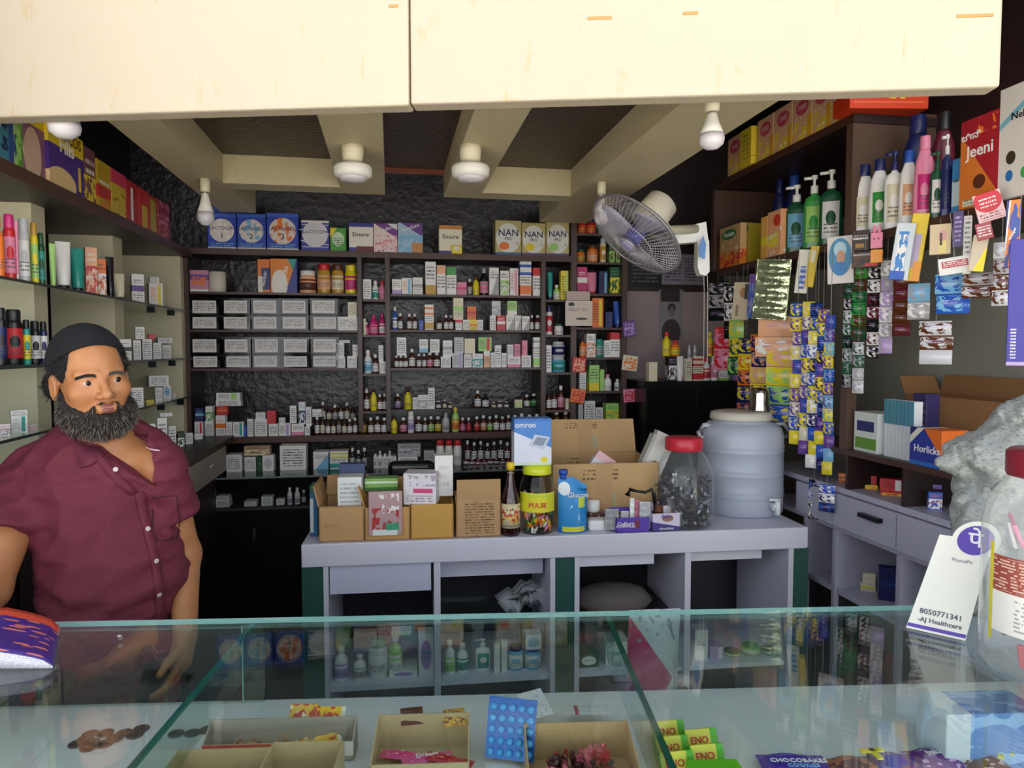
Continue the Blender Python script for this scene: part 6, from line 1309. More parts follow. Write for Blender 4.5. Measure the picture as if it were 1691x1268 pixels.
wrap('label_lower', .065, .125, 3.2, 6.1, pm('e4e0da', ('t', 'a8a0a0', .05, .95, .1, .9, 10)))
wrap('label_edge', .05, .195, 3.12, 3.2, mat('label_yellow', 'd8c838', .4))
tag(r, 'large clear sweet jar with maroon lid and red-brown label at the right edge', 'jar')
rnd = random.Random(11)
for i in range(16):
    col = ('rd', 'wh', 'wh', 'br', 'lg', 'bk', 'wh', 'pk')[i % 8]; a = rnd.uniform(2.4, 5.6); q = rnd.uniform(.3, .62) * R_
    z = .008 + .012 * i
    o = MB().box(-.022, .022, -.003, .003, 0, .04).put('jar_sachet', mat('jar_' + col, K[col][1], .3), None, False, jc + Vector((q * math.cos(a), q * math.sin(a), z)), a + 1.57); bev(o, .002)
    o.rotation_euler = (rnd.uniform(-.4, .4), rnd.uniform(-.5, .5), a + 1.57)
    tag(o, '%s sachet inside the big jar, %s from the bottom' % (K[col][0], ordw(i)), 'sachet', 'sachets inside the big jar')
# ---------------------------------------------------------------- booklet at the left
p = onZ(88, 1104, ZGT); q = onZ(99, 1012, ZGT + .03); dv = Vector((q.x - p.x, q.y - p.y)); zb0 = ZGT + .0005
def bk_surf(u0, u1, n, m, f0, f1):
    top_, bot = [], []
    for j in range(m + 1):
        for i in range(n + 1):
            u = u0 + (u1 - u0) * i / n; v = j / m
            x = p.x - u + dv.x * v; y = p.y + dv.y * v
            top_.append((x, y, zb0 + f1(u, v))); bot.append((x, y, zb0 + f0(u, v)))
    k = len(top_); vs = top_ + bot; W_ = n + 1
    fs = [(j * W_ + i, (j + 1) * W_ + i, (j + 1) * W_ + i + 1, j * W_ + i + 1) for j in range(m) for i in range(n)]
    fs += [tuple(reversed([a + k for a in f])) for f in fs]
    ring = [i for i in range(W_)] + [j * W_ + n for j in range(1, m + 1)] + [m * W_ + i for i in range(n - 1, -1, -1)] + [j * W_ for j in range(m - 1, 0, -1)]
    fs += [(ring[i], ring[(i + 1) % len(ring)], ring[(i + 1) % len(ring)] + k, ring[i] + k) for i in range(len(ring))]
    return vs, fs
hgt = lambda u, v: .003 + (.026 + .012 * v) * math.sqrt(max(0, min(1, u / .09))) * (1 - .25 * max(0, (u - .09) / .16))
r = empty('booklet', (p.x, p.y, zb0)); inv = Matrix.Translation((-p.x, -p.y, -zb0))
for nm, f0, f1, u0, m in (('pages', lambda u, v: 0, lambda u, v: hgt(u, v) * .9, .001, pm('ece8f0', ('t', 'b8b0c8', 0, 1, 0, 1, 26))),
        ('cover', lambda u, v: hgt(u, v) * .9 + .0004, lambda u, v: hgt(u, v) * .9 + .0024, 0.0, None)):
    if m is None:
        m, nt, b = newmat('purple_orange_cover'); N = nt.nodes.new; Lk = nt.links.new
        tc = N('ShaderNodeTexCoord'); sp = N('ShaderNodeSeparateXYZ'); Lk(tc.outputs['Generated'], sp.inputs[0])
        vo = N('ShaderNodeTexVoronoi'); vo.inputs['Scale'].default_value = 7; mp = N('ShaderNodeMapping'); mp.inputs['Scale'].default_value = (1, 2.2, .2); Lk(tc.outputs['Generated'], mp.inputs[0]); Lk(mp.outputs[0], vo.inputs[0])
        lt = N('ShaderNodeMath'); lt.operation = 'LESS_THAN'; lt.inputs[1].default_value = .28; Lk(vo.outputs['Distance'], lt.inputs[0])
        gx = N('ShaderNodeMath'); gx.operation = 'GREATER_THAN'; gx.inputs[1].default_value = .45; Lk(sp.outputs[0], gx.inputs[0])
        mu = N('ShaderNodeMath'); mu.operation = 'MULTIPLY'; Lk(lt.outputs[0], mu.inputs[0]); Lk(gx.outputs[0], mu.inputs[1])
        m1 = N('ShaderNodeMix'); m1.data_type = 'RGBA'; m1.inputs[6].default_value = lin('4a2c86'); m1.inputs[7].default_value = lin('ec8468'); Lk(mu.outputs[0], m1.inputs[0])
        gy = N('ShaderNodeMath'); gy.operation = 'GREATER_THAN'; gy.inputs[1].default_value = .80; Lk(sp.outputs[1], gy.inputs[0])
        m2 = N('ShaderNodeMix'); m2.data_type = 'RGBA'; Lk(gy.outputs[0], m2.inputs[0]); Lk(m1.outputs[2], m2.inputs[6]); m2.inputs[7].default_value = lin('e8573a')
        Lk(m2.outputs[2], b.inputs['Base Color']); b.inputs['Roughness'].default_value = .35
    vs, fs = bk_surf(u0, .30, 20, 10, f0, f1)
    o = mo(nm, [(x - p.x, y - p.y, z - zb0) for x, y, z in vs], fs, m, r, True)
tag(r, 'purple and orange booklet with curled white pages on the glass at the left', 'booklet')
# white shopping bag with pink print standing behind the case
c = onY(1075, 1030, 1.75); w = .135
vs, fs = pouch(w, .26, .06, skew=.01)
o = mo('shopping_bag', vs, fs, pm('d8d8dc', ('d', 'd04878', -.8, -1, -1.0), ('d', 'e8e8ea', .7, -1, .25), ('n', 'a0a4ac', 9, .6, 0, 1, .7, 1), rough=.3), None, True, (c.x, c.y, onY(1075, 1006, 1.75).z - .26), .1)
tag(o, 'white plastic bag with pink triangle standing between case and middle counter', 'bag')
st = MB().box(-.14, .14, -.12, .12, 0, o.location.z - FZ - .001).put('stool', mat('dark_stool', '2c2a2c', .6), None, False, (c.x, c.y, FZ), .1); bev(st, .01)
tag(st, 'dark box seat under the pink printed bag behind the glass case', 'stool')
# ---------------------------------------------------------------- organic surfaces from smooth distance fields
def surf_net(fn, lo, hi, res, name, m, parent=None):
    lo = np.array(lo); hi = np.array(hi); n = np.maximum(4, np.ceil((hi - lo) / res).astype(int))
    ax = [lo[i] + res * np.arange(n[i]) for i in range(3)]
    P = np.stack(np.meshgrid(*ax, indexing='ij'), -1)
    V = fn(P)
    S = V < 0
    cx = tuple(k - 1 for k in n)
    cnt = np.zeros(cx); acc = np.zeros(cx + (3,))
    I, J, Kk = np.meshgrid(*[np.arange(k) for k in cx], indexing='ij'); base = np.stack([I, J, Kk], -1).astype(float)
    co = [(0, 0, 0), (1, 0, 0), (0, 1, 0), (1, 1, 0), (0, 0, 1), (1, 0, 1), (0, 1, 1), (1, 1, 1)]
    def sl(A, c): return A[c[0]:c[0] + cx[0], c[1]:c[1] + cx[1], c[2]:c[2] + cx[2]]
    for a in range(8):
        for b in range(a + 1, 8):
            d = [abs(co[a][q] - co[b][q]) for q in range(3)]
            if sum(d) != 1: continue
            va, vb = sl(V, co[a]), sl(V, co[b]); x = (va < 0) != (vb < 0)
            t = np.where(x, va / np.where(va - vb == 0, 1, va - vb), 0)
            for q in range(3): acc[..., q] += np.where(x, co[a][q] + t * (co[b][q] - co[a][q]), 0)
            cnt += x
    act = cnt > 0; idx = -np.ones(cx, int); idx[act] = np.arange(act.sum())
    vs = lo + res * (base[act] + acc[act] / cnt[act][:, None])
    fs = []
    for q in range(3):
        s0 = [slice(None)] * 3; s1 = [slice(None)] * 3; s0[q] = slice(0, -1); s1[q] = slice(1, None)
        ch = S[tuple(s0)] != S[tuple(s1)]; w_ = np.argwhere(ch)
        o1, o2 = [(1, 2), (2, 0), (0, 1)][q]
        ok = (w_[:, o1] > 0) & (w_[:, o2] > 0) & (w_[:, o1] < cx[o1]) & (w_[:, o2] < cx[o2]); w_ = w_[ok]
        def g(a, b):
            k = w_.copy(); k[:, o1] -= a; k[:, o2] -= b; return idx[k[:, 0], k[:, 1], k[:, 2]]
        quad = np.stack([g(0, 0), g(1, 0), g(1, 1), g(0, 1)], 1)
        ins = S[w_[:, 0], w_[:, 1], w_[:, 2]]
        quad[~ins] = quad[~ins][:, ::-1]; fs.append(quad)
    fs = np.concatenate(fs); fs = fs[(fs >= 0).all(1)]
    me = bpy.data.meshes.new(name); me.from_pydata(vs.tolist(), [], fs.tolist()); me.materials.append(m); me.shade_smooth()
    return link(bpy.data.objects.new(name, me), parent)
def smin(a, b, k):
    h = np.clip(.5 + .5 * (b - a) / k, 0, 1); return b * (1 - h) + a * h - k * h * (1 - h)
def smax(a, b, k): return -smin(-a, -b, k)
def cap_(P, a, b, ra, rb):
    a = np.array(a); b = np.array(b); pa = P - a; ba = b - a; h = np.clip((pa @ ba) / (ba @ ba), 0, 1)
    return np.linalg.norm(pa - h[..., None] * ba, axis=-1) - (ra + (rb - ra) * h)
def ell_(P, c, r, Rm=None):
    q = P - np.array(c)
    if Rm is not None: q = q @ Rm
    r = np.array(r); k0 = np.linalg.norm(q / r, axis=-1); k1 = np.linalg.norm(q / (r * r), axis=-1); return k0 * (k0 - 1) / np.maximum(k1, 1e-9)
def noise3(P, s, seed=0):
    rs = np.random.RandomState(seed); v = 0
    for i in range(6):
        k = rs.normal(size=3); k /= np.linalg.norm(k); v = v + np.sin((P @ k) * s * (1 + .37 * i) + rs.rand() * 6.28)
    return v / 6
# ---------------------------------------------------------------- grey crinkled bag at the right edge
Yg = 1.33
def gp(x, y, Y=Yg): return tuple(onY(x, y, Y))
def f_bag(P):
    d = smin(ell_(P, gp(1632, 748), (.075, .07, .045)), ell_(P, gp(1695, 700), (.06, .07, .055)), .03)
    d = smin(d, ell_(P, gp(1634, 805), (.062, .06, .07)), .02)
    d = smin(d, cap_(P, gp(1616, 850, 1.31), gp(1618, 985, 1.24), .042, .045), .03)
    d = smin(d, cap_(P, gp(1670, 760), gp(1680, 960, 1.26), .07, .05), .03)
    d = smin(d, cap_(P, gp(1560, 768, 1.33), gp(1610, 775), .010, .03), .02)
    return np.maximum(d - .018 * np.abs(noise3(P * np.array([.6, .6, 1.5]), 38, 2)) - .012 * np.abs(noise3(P * np.array([1.2, 1, .6]), 70, 5)) - .005 * np.abs(noise3(P, 150, 8)) + .010, ZGT + .001 - P[..., 2])
c = onY(1620, 830, Yg)
m, nt, b = newmat('printed_grey_film'); N = nt.nodes.new; Lk = nt.links.new
b.inputs['Roughness'].default_value = .2; tc = N('ShaderNodeTexCoord')
n1 = N('ShaderNodeTexNoise'); n1.inputs['Scale'].default_value = 150; n1.inputs['Detail'].default_value = 2; mp = N('ShaderNodeMapping'); mp.inputs['Scale'].default_value = (1, 1, 2.4); Lk(tc.outputs['Object'], mp.inputs[0]); Lk(mp.outputs[0], n1.inputs[0])
gt = N('ShaderNodeMath'); gt.operation = 'GREATER_THAN'; gt.inputs[1].default_value = .60; Lk(n1.outputs[0], gt.inputs[0])
mx = N('ShaderNodeMix'); mx.data_type = 'RGBA'; mx.inputs[6].default_value = lin('8e908c'); mx.inputs[7].default_value = lin('6c7472'); Lk(gt.outputs[0], mx.inputs[0]); Lk(mx.outputs[2], b.inputs['Base Color'])
o = surf_net(f_bag, (c.x - .16, 1.14, ZGT - .01), (c.x + .22, 1.50, 1.46), .004, 'plastic_bag', m)
tag(o, 'grey crinkled printed plastic bag heaped behind the payment stand and big jar', 'bag')
# ---------------------------------------------------------------- the shopkeeper
def pm_(x, y, Y): return np.array(onY(x, y, Y))
HS = .97
HC = Vector(onY(150, 626, 1.62))
Rh = (Matrix.Rotation(math.radians(46), 3, 'Z') @ Matrix.Rotation(math.radians(-6), 3, 'Y') @ Matrix.Rotation(math.radians(2), 3, 'X'))
Rn = np.array(Rh)
def hl(P): return ((P - np.array(HC)) @ Rn) / HS          # world to head space
def hw(v): return HC + Rh @ (Vector(v) * HS)
def f_head(Q):
    d = ell_(Q, (0, .012, .038), (.074, .095, .086))
    d = smin(d, ell_(Q, (0, -.030, -.025), (.060, .062, .085)), .03)
    d = smin(d, ell_(Q, (0, -.040, -.085), (.044, .042, .032)), .025)
    d = smin(d, ell_(Q, (0, -.010, -.055), (.058, .055, .045)), .03)
    for e in (-1, 1):
        d = smin(d, ell_(Q, (e * .040, -.062, -.022), (.026, .024, .024)), .02)       # cheek
        d = smin(d, cap_(Q, (e * .012, -.086, .019), (e * .046, -.072, .021), .0085, .007), .012)  # brow
        d = smax(d, -ell_(Q, (e * .031, -.101, .000), (.017, .017, .011)), .010)      # socket
        d = smin(d, ell_(Q, (e * .031, -.0745, .001), (.0155, .0145, .0135)), .004)   # lids
        d = smax(d, -ell_(Q, (e * .031, -.092, -.0005), (.0125, .011, .0034)), .0018)   # eye slit
    d = smin(d, cap_(Q, (0, -.087, .012), (0, -.109, -.026), .0065, .011), .010)      # nose
    d = smin(d, ell_(Q, (0, -.112, -.030), (.0125, .011, .0105)), .006)
    for e in (-1, 1):
        d = smax(d, -cap_(Q, (e * .019, -.1, -.034), (e * .034, -.083, -.054), .004, .003), .006)
        d = smin(d, ell_(Q, (e * .0135, -.101, -.033), (.009, .011, .008)), .005)
        d = smax(d, -ell_(Q, (e * .007, -.108, -.041), (.004, .006, .003)), .002)
        a = ell_(Q, (e * .077, .008, -.012), (.009, .019, .032)); a = smax(a, -ell_(Q, (e * .085, .003, -.010), (.007, .011, .020)), .004)
        d = smin(d, a, .006)
    d = smin(d, cap_(Q, (-.018, -.093, -.0565), (.018, -.093, -.0565), .0062, .0062), .006)
    d = smin(d, cap_(Q, (-.014, -.094, -.0655), (.014, -.094, -.0655), .0075, .0075), .005)
    return d
SHL, SHR = pm_(48, 790, 1.68), pm_(266, 772, 1.68)
ELL_, ELR = pm_(-22, 975, 1.47), pm_(304, 915, 1.76)
WRL, WRR = pm_(-185, 985, 1.22), pm_(306, 1050, 1.60)
NK = np.array(hw((0, .012, -.07))); NB = pm_(172, 745, 1.70)
CHC, BEC, HIC = pm_(165, 815, 1.69), pm_(192, 955, 1.67), pm_(190, 1080, 1.70)
def f_torso(P, g=0.0):
    Rt = np.array(Matrix.Rotation(.35, 3, 'Z'))
    d = ell_(P, CHC, (.160 + g, .112 + g, .175 + g), Rt)
    d = smin(d, ell_(P, BEC, (.160 + g, .150 + g, .18 + g), Rt), .08)
    d = smin(d, ell_(P, HIC, (.155 + g, .13 + g, .15 + g), Rt), .08)
    d = smin(d, cap_(P, SHL + np.array([.03, 0, .02]), SHR + np.array([-.03, 0, .025]), .052 + g, .050 + g), .06)
    d = smin(d, cap_(P, pm_(105, 745, 1.71), pm_(165, 700, 1.72), .035 + g, .045 + g), .05)
    d = smin(d, cap_(P, pm_(235, 738, 1.70), pm_(180, 700, 1.72), .030 + g, .045 + g), .05)
    return d
def hand_(P, w, d, nrm, s, side):
    """palm, four jointed fingers of unequal length and a thumb from the palm's side"""
    w = np.array(w); d = np.array(d) / np.linalg.norm(d); n = np.array(nrm); n = n - d * (n @ d); n /= np.linalg.norm(n); x = np.cross(d, n) * side
    f = smin(cap_(P, w, w + d * .05 * s, .024, .027), cap_(P, w + d * .05 * s - x * .022, w + d * .075 * s + x * .024, .014, .014), .02)
    for i, (off, L0) in enumerate(((-.030, .066), (-.010, .076), (.010, .070), (.029, .055))):
        p = w + d * .078 * s + x * off; q = d
        for j, k in enumerate((.45, .32, .23)):
            q = q * math.cos(.32 + .1 * j) + n * math.sin(.32 + .1 * j); q /= np.linalg.norm(q); p2 = p + q * L0 * k * s * 1.1
            f = smin(f, cap_(P, p, p2, .0088 - .0008 * j, .0082 - .0008 * j), .003); p = p2
    p = w + d * .03 * s - x * .026; q = d * .6 - x * .7 + n * .35; q /= np.linalg.norm(q)
    p2 = p + q * .04; q = q * .8 + d * .5; q /= np.linalg.norm(q)
    f = smin(f, cap_(P, p, p2, .013, .0105), .008); f = smin(f, cap_(P, p2, p2 + q * .03, .0105, .0085), .003)
    return f
def f_body(P):
    d = f_torso(P, -.026)
    d = smin(d, cap_(P, NK, NB, .054, .058), .035)
    d = np.minimum(d, 9)
    d = smin(d, f_head(hl(P)) * HS, .012)
    a = smin(cap_(P, SHL, ELL_, .050, .043), cap_(P, ELL_, WRL, .043, .027), .02)
    a = smin(a, hand_(P, WRL, (-.25, -1, .02), (0, -.1, -1), .95, -1), .01)
    b = smin(cap_(P, SHR, ELR, .046, .039), cap_(P, ELR, WRR, .039, .026), .02)
    b = smin(b, hand_(P, WRR, (-.1, -.35, -1), (-.9, -.2, 0), .95, 1), .01)
    return smin(smin(d, a, .03), b, .03)
def skin():
    m, nt, b = newmat('warm_brown_skin'); N = nt.nodes.new; Lk = nt.links.new
    tc = N('ShaderNodeTexCoord'); no = N('ShaderNodeTexNoise'); no.inputs['Scale'].default_value = 22; no.inputs['Detail'].default_value = 5; Lk(tc.outputs['Object'], no.inputs[0])
    mx = N('ShaderNodeMix'); mx.data_type = 'RGBA'; mx.inputs[6].default_value = lin('a8683f'); mx.inputs[7].default_value = lin('c28a5e'); Lk(no.outputs[0], mx.inputs[0]); Lk(mx.outputs[2], b.inputs['Base Color'])
    b.inputs['Roughness'].default_value = .48; b.inputs['Subsurface Weight'].default_value = .12; b.inputs['Subsurface Radius'].default_value = (.012, .004, .002)
    bu = N('ShaderNodeBump'); bu.inputs['Strength'].default_value = .25; bu.inputs['Distance'].default_value = .002; n2 = N('ShaderNodeTexNoise'); n2.inputs['Scale'].default_value = 260; Lk(tc.outputs['Object'], n2.inputs[0]); Lk(n2.outputs[0], bu.inputs['Height']); Lk(bu.outputs[0], b.inputs['Normal'])
    return m
SKIN = skin()
man = empty('person', (CHC[0], CHC[1], FZ))
def hook(o):
    o.parent = man; o.matrix_parent_inverse = Matrix.Translation(man.location).inverted(); return o
body = hook(surf_net(f_body, (-1.55, .98, .55), (-.58, 1.93, 1.58), .0048, 'body', SKIN))
# finer head skin sits in the same mesh: refine by a subdivision of the whole body
# shirt
def dl(P, H, dirv): return (P - np.array(H)) @ (np.array(dirv) / np.linalg.norm(dirv))
VP_ = [pm_(x, y, Y) for x, y, Y in ((146, 700, 1.64), (170, 752, 1.605), (229, 812, 1.565), (238, 770, 1.585), (226, 700, 1.64))]
def f_v(P):
    pts = [(v[0], v[2]) for v in VP_]; cx_ = sum(a for a, _ in pts) / 5; cz_ = sum(b for _, b in pts) / 5; d = np.full(P.shape[:-1], -9.0)
    for i in range(5):
        (x0, z0_), (x1, z1_) = pts[i], pts[(i + 1) % 5]; nx, nz = z1_ - z0_, -(x1 - x0); L_ = math.hypot(nx, nz); nx, nz = nx / L_, nz / L_
        if nx * (cx_ - x0) + nz * (cz_ - z0_) > 0: nx, nz = -nx, -nz
        if i == 4: continue
        d = np.maximum(d, nx * (P[..., 0] - x0) + nz * (P[..., 2] - z0_))
    return np.maximum(d, P[..., 1] - 1.70)
def f_shirt(P):
    d = f_torso(P, .004)
    x, z = P[..., 0], P[..., 2]
    hL = SHL + (ELL_ - SHL) * .56; hR = SHR + (ELR - SHR) * .50
    a = np.maximum(cap_(P, SHL, ELL_, .064, .066), dl(P, hL, ELL_ - SHL))
    b = np.maximum(cap_(P, SHR, ELR, .058, .056), dl(P, hR, ELR - SHR))
    d = smin(smin(d, a, .03), b, .03)
    # folds: pulled diagonals over belly and chest, gathers at the arms
    fold = np.abs(noise3(P * np.array([1.0, .6, 1.6]), 26, 3)) * .017 + noise3(P * np.array([.5, .5, 1.8]), 34, 7) * .006 + np.abs(noise3(P * np.array([.8, .5, -1.2]), 60, 12)) * .005
    d = d + fold - .008
    d = smax(d, -f_v(P), .004)
    nk = cap_(P, NK + np.array([0, 0, .02]), NB + np.array([0, 0, -.0]), .060, .060)
    d = smax(d, -nk, .004)
    return np.maximum(d, .60 - z)
SHM = mat('maroon_cotton_shirt', '6c2436', .8, bump=.3, bscale=180, vary=.1, vscale=9)
shirt = hook(surf_net(f_shirt, (-1.32, 1.32, .57), (-.60, 1.93, 1.42), .0055, 'shirt', SHM))
def f_under(P): return np.maximum(f_torso(P, -.020), np.abs(P[..., 2] - pm_(228, 800, 1.56)[2] + .02) - .04)
hook(surf_net(f_under, (-1.3, 1.35, .98), (-.6, 1.9, 1.18), .008, 'undershirt', mat('grey_undershirt', 'b0aeb8', .8)))
def f_tr(P):
    d = ell_(P, HIC + np.array([0, 0, -.14]), (.15, .115, .12))
    for e in (-1, 1):
        h_ = np.array([HIC[0] + e * .085, HIC[1], .68]); k = np.array([HIC[0] + e * .10, HIC[1] - .02, .34]); f = np.array([HIC[0] + e * .11, HIC[1] + .02, FZ + .07])
        d = smin(d, smin(cap_(P, h_, k, .085, .062), cap_(P, k, f, .062, .05), .02), .03)
    return d
hook(surf_net(f_tr, (HIC[0] - .28, 1.5, FZ + .02), (HIC[0] + .28, 1.95, .93), .012, 'trousers', mat('dark_trousers', '24222a', .8)))
for e in (-1, 1):
    def f_sh(P, e=e): return np.maximum(smin(ell_(P, (HIC[0] + e * .11, HIC[1] - .04, FZ + .04), (.045, .12, .04)), ell_(P, (HIC[0] + e * .11, HIC[1] + .03, FZ + .06), (.04, .05, .05)), .02), FZ - P[..., 2])
    hook(surf_net(f_sh, (HIC[0] + e * .11 - .08, 1.45, FZ - .02), (HIC[0] + e * .11 + .08, 1.85, FZ + .14), .01, 'shoe', mat('shoe_black', '18161a', .4)))
# eyes
for e in (-1, 1):
    c = hw((e * .031, -.0755, .0008)); rr = .0125 * HS
    eye = MB(); look = (Rh @ Vector((.34, -1, -.02))).normalized()
    eb = MB(); n = 20
    prof = [(rr * math.sin(math.pi * i / 14), -rr * math.cos(math.pi * i / 14)) for i in range(15)]
    o = hook(MB().lathe(prof, 20).put('eyeball', mat('eye_white', 'b8a79c', .15), None, True, c))
    q = look.to_track_quat('Z', 'Y')
    for nm, r_, zoff, m in (('iris', .0068, .0007, mat('iris_dark', '1e100a', .1)),):
        pr = [(r_ * HS * i / 5, math.sqrt(max(0, rr * rr - (r_ * HS * i / 5) ** 2)) + zoff) for i in range(6)]
        o = hook(MB().lathe(list(reversed(pr)), 18).put(nm, m, None, True, c)); o.rotation_euler = q.to_euler()
# lips, brows
LIP = mat('lip_brown', '8c5450', .45)
def headtube(pts, r, name, m): return hook(MB().tube([hw(p) for p in pts], [a * HS for a in r] if isinstance(r, list) else r * HS, 8).put(name, m, None, True))
headtube([(-.022, -.0915, -.058), (-.010, -.0985, -.0552), (0, -.0985, -.0562), (.010, -.0985, -.0552), (.022, -.0915, -.058)], [.001, .0035, .0038, .0035, .001], 'upper_lip', LIP)
headtube([(-.020, -.0925, -.0605), (-.008, -.1005, -.0655), (.008, -.1005, -.0655), (.020, -.0925, -.0605)], [.001, .0045, .0045, .001], 'lower_lip', LIP)
HAIR = mat('black_hair', '151114', .55, bump=.8, bscale=300); BEARD = mat('greying_beard', '2b2625', .7, bump=1.0, bscale=220, vary=.35, vscale=60)
# cap and hair
def f_cap(P):
    Q = hl(P); d = ell_(Q, (0, .012, .040), (.083, .104, .095)) + .0006 * np.sin(Q[..., 2] * 900)
    return smax(d, (.052 - .30 * (Q[..., 1] + .0)) * .95 - Q[..., 2] if False else (.056 - .40 * Q[..., 1] - 2.2 * Q[..., 0] ** 2) - Q[..., 2], .003)
hook(surf_net(f_cap, tuple(np.array(HC) - .14), tuple(np.array(HC) + .15), .004, 'skullcap', mat('black_knit_cap', '16131a', .85, bump=.8, bscale=260)))
def f_hair(P):
    Q = hl(P); d = ell_(Q, (0, .018, .034), (.0815, .101, .092)) - .003 * noise3(Q, 160, 4)
    front = -(Q[..., 1] + .050) ; 
    d = smax(d, np.maximum(-.055 + .0 - (Q[..., 1] + .02) if False else -Q[..., 1] - .052, -.022 - .55 * Q[..., 1] - Q[..., 2]), .006)
    d = smin(d, ell_(Q, (-.066, .058, -.012), (.022, .032, .034)), .01); d = smin(d, ell_(Q, (.072, .03, .03), (.018, .04, .04)), .012)
    ear = np.minimum(ell_(Q, (.079, .004, -.014), (.02, .026, .036)), ell_(Q, (-.079, .004, -.014), (.02, .026, .036)))
    return smax(d, -ear, .004)
hook(surf_net(f_hair, tuple(np.array(HC) - .15), tuple(np.array(HC) + .15), .004, 'hair', HAIR))
def f_beard(P):
    Q = hl(P)
    d = ell_(Q, (0, -.052, -.100), (.060, .044, .038))
    for e in (-1, 1):
        d = smin(d, ell_(Q, (e * .050, -.030, -.082), (.030, .042, .034)), .02)
        d = smin(d, cap_(Q, (e * .068, -.010, -.028), (e * .062, -.018, -.07), .008, .016), .02)
        d = smin(d, cap_(Q, (e * .025, -.085, -.058), (e * .034, -.070, -.085), .0035, .013), .010)
        d = smin(d, cap_(Q, (e * .006, -.1, -.0475), (e * .026, -.0865, -.056), .0018, .0035), .004)
    d = smin(d, ell_(Q, (0, -.075, -.092), (.030, .026, .020)), .01)
    d = smax(d, -ell_(Q, (0, -.105, -.062), (.022, .018, .0115)), .004)
    return d - .0035 * noise3(Q, 150, 6) - .0025 * noise3(Q, 320, 9)
beard = hook(surf_net(f_beard, tuple(np.array(HC) - .19), tuple(np.array(HC) + .13), .004, 'beard', BEARD))
# beard and hair strands
def strands(src, nst, L_, dirf, name, cols, width=.0006, seed=2):
    rs = random.Random(seed); me = src.data; ps = me.polygons; vs = []; fs = []; mi = []
    for i in range(nst):
        f = ps[rs.randrange(len(ps))]; p = Vector(f.center); nrm = Vector(f.normal); d = dirf(p, nrm, rs)
        if d is None: continue
        s = (d.cross(Vector((rs.uniform(-1, 1), rs.uniform(-1, 1), rs.uniform(-1, 1))))).normalized() * width
        l = L_ * rs.uniform(.5, 1.2); p = p - nrm * .002; b_ = Vector((rs.uniform(-1, 1), rs.uniform(-1, 1), rs.uniform(-1, .2))) * l * .35
        k = len(vs); q = p + d * l * .5 + b_ * .4; e_ = p + d * l + b_
        vs += [p - s, p + s, q + s * .8, q - s * .8, e_]; fs += [(k, k + 1, k + 2, k + 3), (k + 3, k + 2, k + 4)]; c_ = rs.randrange(len(cols)); mi += [c_, c_]
    m2 = bpy.data.meshes.new(name); m2.from_pydata([tuple(v) for v in vs], [], fs)
    for c_ in cols: m2.materials.append(c_)
    m2.polygons.foreach_set('material_index', mi); return hook(link(bpy.data.objects.new(name, m2)))
SC_ = [mat('strand_black', '181416', .5), mat('strand_brown', '483c34', .5), mat('strand_grey', '857a70', .5)]
def bdir(p, n, rs):
    q = Rh.transposed() @ (p - HC) / HS
    if abs(q.x) < .026 and q.z > -.076 and q.y < -.08: return None
    return (n * .7 + Vector((0, 0, -1.0)) + (Rh @ Vector((q.x * 6, -.2, 0))) * .6).normalized()
strands(beard, 9000, .013, bdir, 'beard_hairs', SC_)
strands(bpy.data.objects['hair'], 2500, .012, lambda p, n, rs: (n + Vector((0, 0, -.8))).normalized(), 'hair_wisps', SC_[:1], seed=5)
for e in (-1, 1):
    rs = random.Random(3 + e); vs = []; fs = []
    for i in range(240):
        t = rs.random(); x = e * (.012 + .036 * t); z = .0135 + .0045 * math.sin(math.pi * min(1, t * .9 + .1)) + rs.uniform(-.0034, .003); y = -.0945 + .018 * t * t
        p = hw((x, y, z)); d = (Rh @ Vector((e * .8, -.15, .35 - .7 * t))).normalized() * .008; s = Vector((0, 0, .0007)); k = len(vs)
        vs += [p - s, p + s, p + d]; fs.append((k, k + 1, k + 2))
    hook(mo('eyebrow', vs, fs, SC_[0]))
# shirt details, laid on the shirt by casting rays at it
def bvh(o): return BVHTree.FromPolygons([v.co for v in o.data.vertices], [p.vertices for p in o.data.polygons])
TB = bvh(shirt)
def onshirt(x, y, off=.002):
    d = ray(x, y).normalized(); h = TB.ray_cast(CAM, d)
    return (h[0] - d * off, h[1]) if h[0] else (onY(x, y, 1.6), -d)
def drape(name, grid, m, off=.004, th=.0022):
    n, k = len(grid), len(grid[0]); vs = [onshirt(x, y, off)[0] for r_ in grid for x, y in r_]
    o = hook(mo(name, vs, [(i * k + j, i * k + j + 1, (i + 1) * k + j + 1, (i + 1) * k + j) for i in range(n - 1) for j in range(k - 1)], m, None, True)); s = o.modifiers.new('t', 'SOLIDIFY'); s.thickness = th; s.offset = 0; return o
pl = [(229, 812), (236, 845), (245, 880), (254, 915), (260, 950), (264, 985), (266, 1020), (266, 1045)]
def lerp2(a, b, t): return (a[0] + (b[0] - a[0]) * t, a[1] + (b[1] - a[1]) * t)
cl_ = []
for a, b in zip(pl, pl[1:]): cl_ += [lerp2(a, b, t) for t in (0, .33, .66)]
drape('placket', [[(x - 7, y), (x, y), (x + 9, y)] for x, y in cl_], SHM, .003)
cl2 = [(166, 742), (176, 757), (192, 778), (206, 793), (218, 804), (229, 814)]
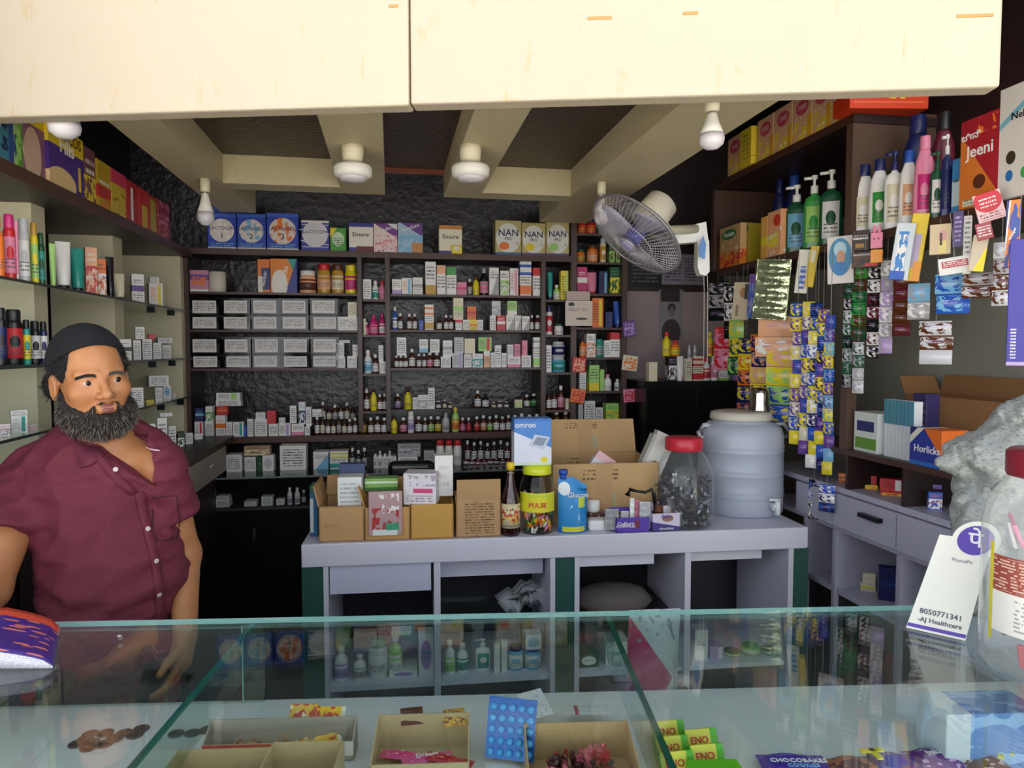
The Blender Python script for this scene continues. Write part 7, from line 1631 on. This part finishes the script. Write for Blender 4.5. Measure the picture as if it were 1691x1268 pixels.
drape('placket', [[(x - 15, y + 4), (x - 7, y + 2), (x - 1, y - 1)] for x, y in cl2], SHM, .004)
drape('collar', [[lerp2((112, 700), (133, 772), t), lerp2((128, 702), (150, 768), t), lerp2((146, 706), (170, 752), t)] for t in (0, .25, .5, .75, 1)], mat('maroon_collar', '662238', .8), .006, .003)
drape('collar', [[lerp2((222, 716), (226, 728), t), lerp2((238, 720), (242, 738), t), lerp2((254, 732), (262, 743), t)] for t in (0, .33, .66, 1)], MATS['maroon_collar'], .006, .003)
pts = [onshirt(x, y, .014)[0] for x, y in ((219, 724), (228, 731), (238, 737), (250, 742), (264, 744))]
hook(MB().tube(pts, .0016, 6).put('collar_piping', mat('pale_pink_piping', 'dcb8c0', .6), None, True))
pk = [(252, 822), (292, 818), (297, 862), (291, 888), (262, 894), (252, 880), (252, 822)]
pts = []
for a, b in zip(pk, pk[1:]): pts += [onshirt(*lerp2(a, b, t), .0015)[0] for t in (0, .33, .66)]
hook(MB().tube(pts, .0013, 5).put('pocket_seam', mat('dark_seam', '3c1420', .8), None, True))
for x, y in ((191, 775), (244, 873), (258, 926), (263, 982)):
    p, nn_ = onshirt(x, y, .005); o = MB().lathe([(0, 0), (.005, 0), (.0058, .001), (.0055, .0022), (.003, .0016), (0, .0016)], 16).put('button', mat('shirt_button', 'd8c4c0', .3), None, True, p)
    o.rotation_euler = (nn_ if nn_.y < 0 else -nn_).to_track_quat('Z', 'Y').to_euler(); hook(o)
tag(man, 'bearded man in a maroon short-sleeved shirt and black cap behind the glass case, looking right', 'person')
# ---------------------------------------------------------------- lettering to plain meshes
bpy.context.view_layer.update()
for o in [o for o in bpy.data.objects if o.type == 'FONT']:
    me = bpy.data.meshes.new_from_object(o); me.name = 'lettering'
    n = bpy.data.objects.new('lettering', me); COLL.objects.link(n); n.parent = o.parent; n.matrix_parent_inverse = o.matrix_parent_inverse
    n.location = o.location; n.rotation_euler = o.rotation_euler; n.scale = o.scale
    if not me.materials: me.materials.append(o.data.materials[0])
    bpy.data.objects.remove(o, do_unlink=True)
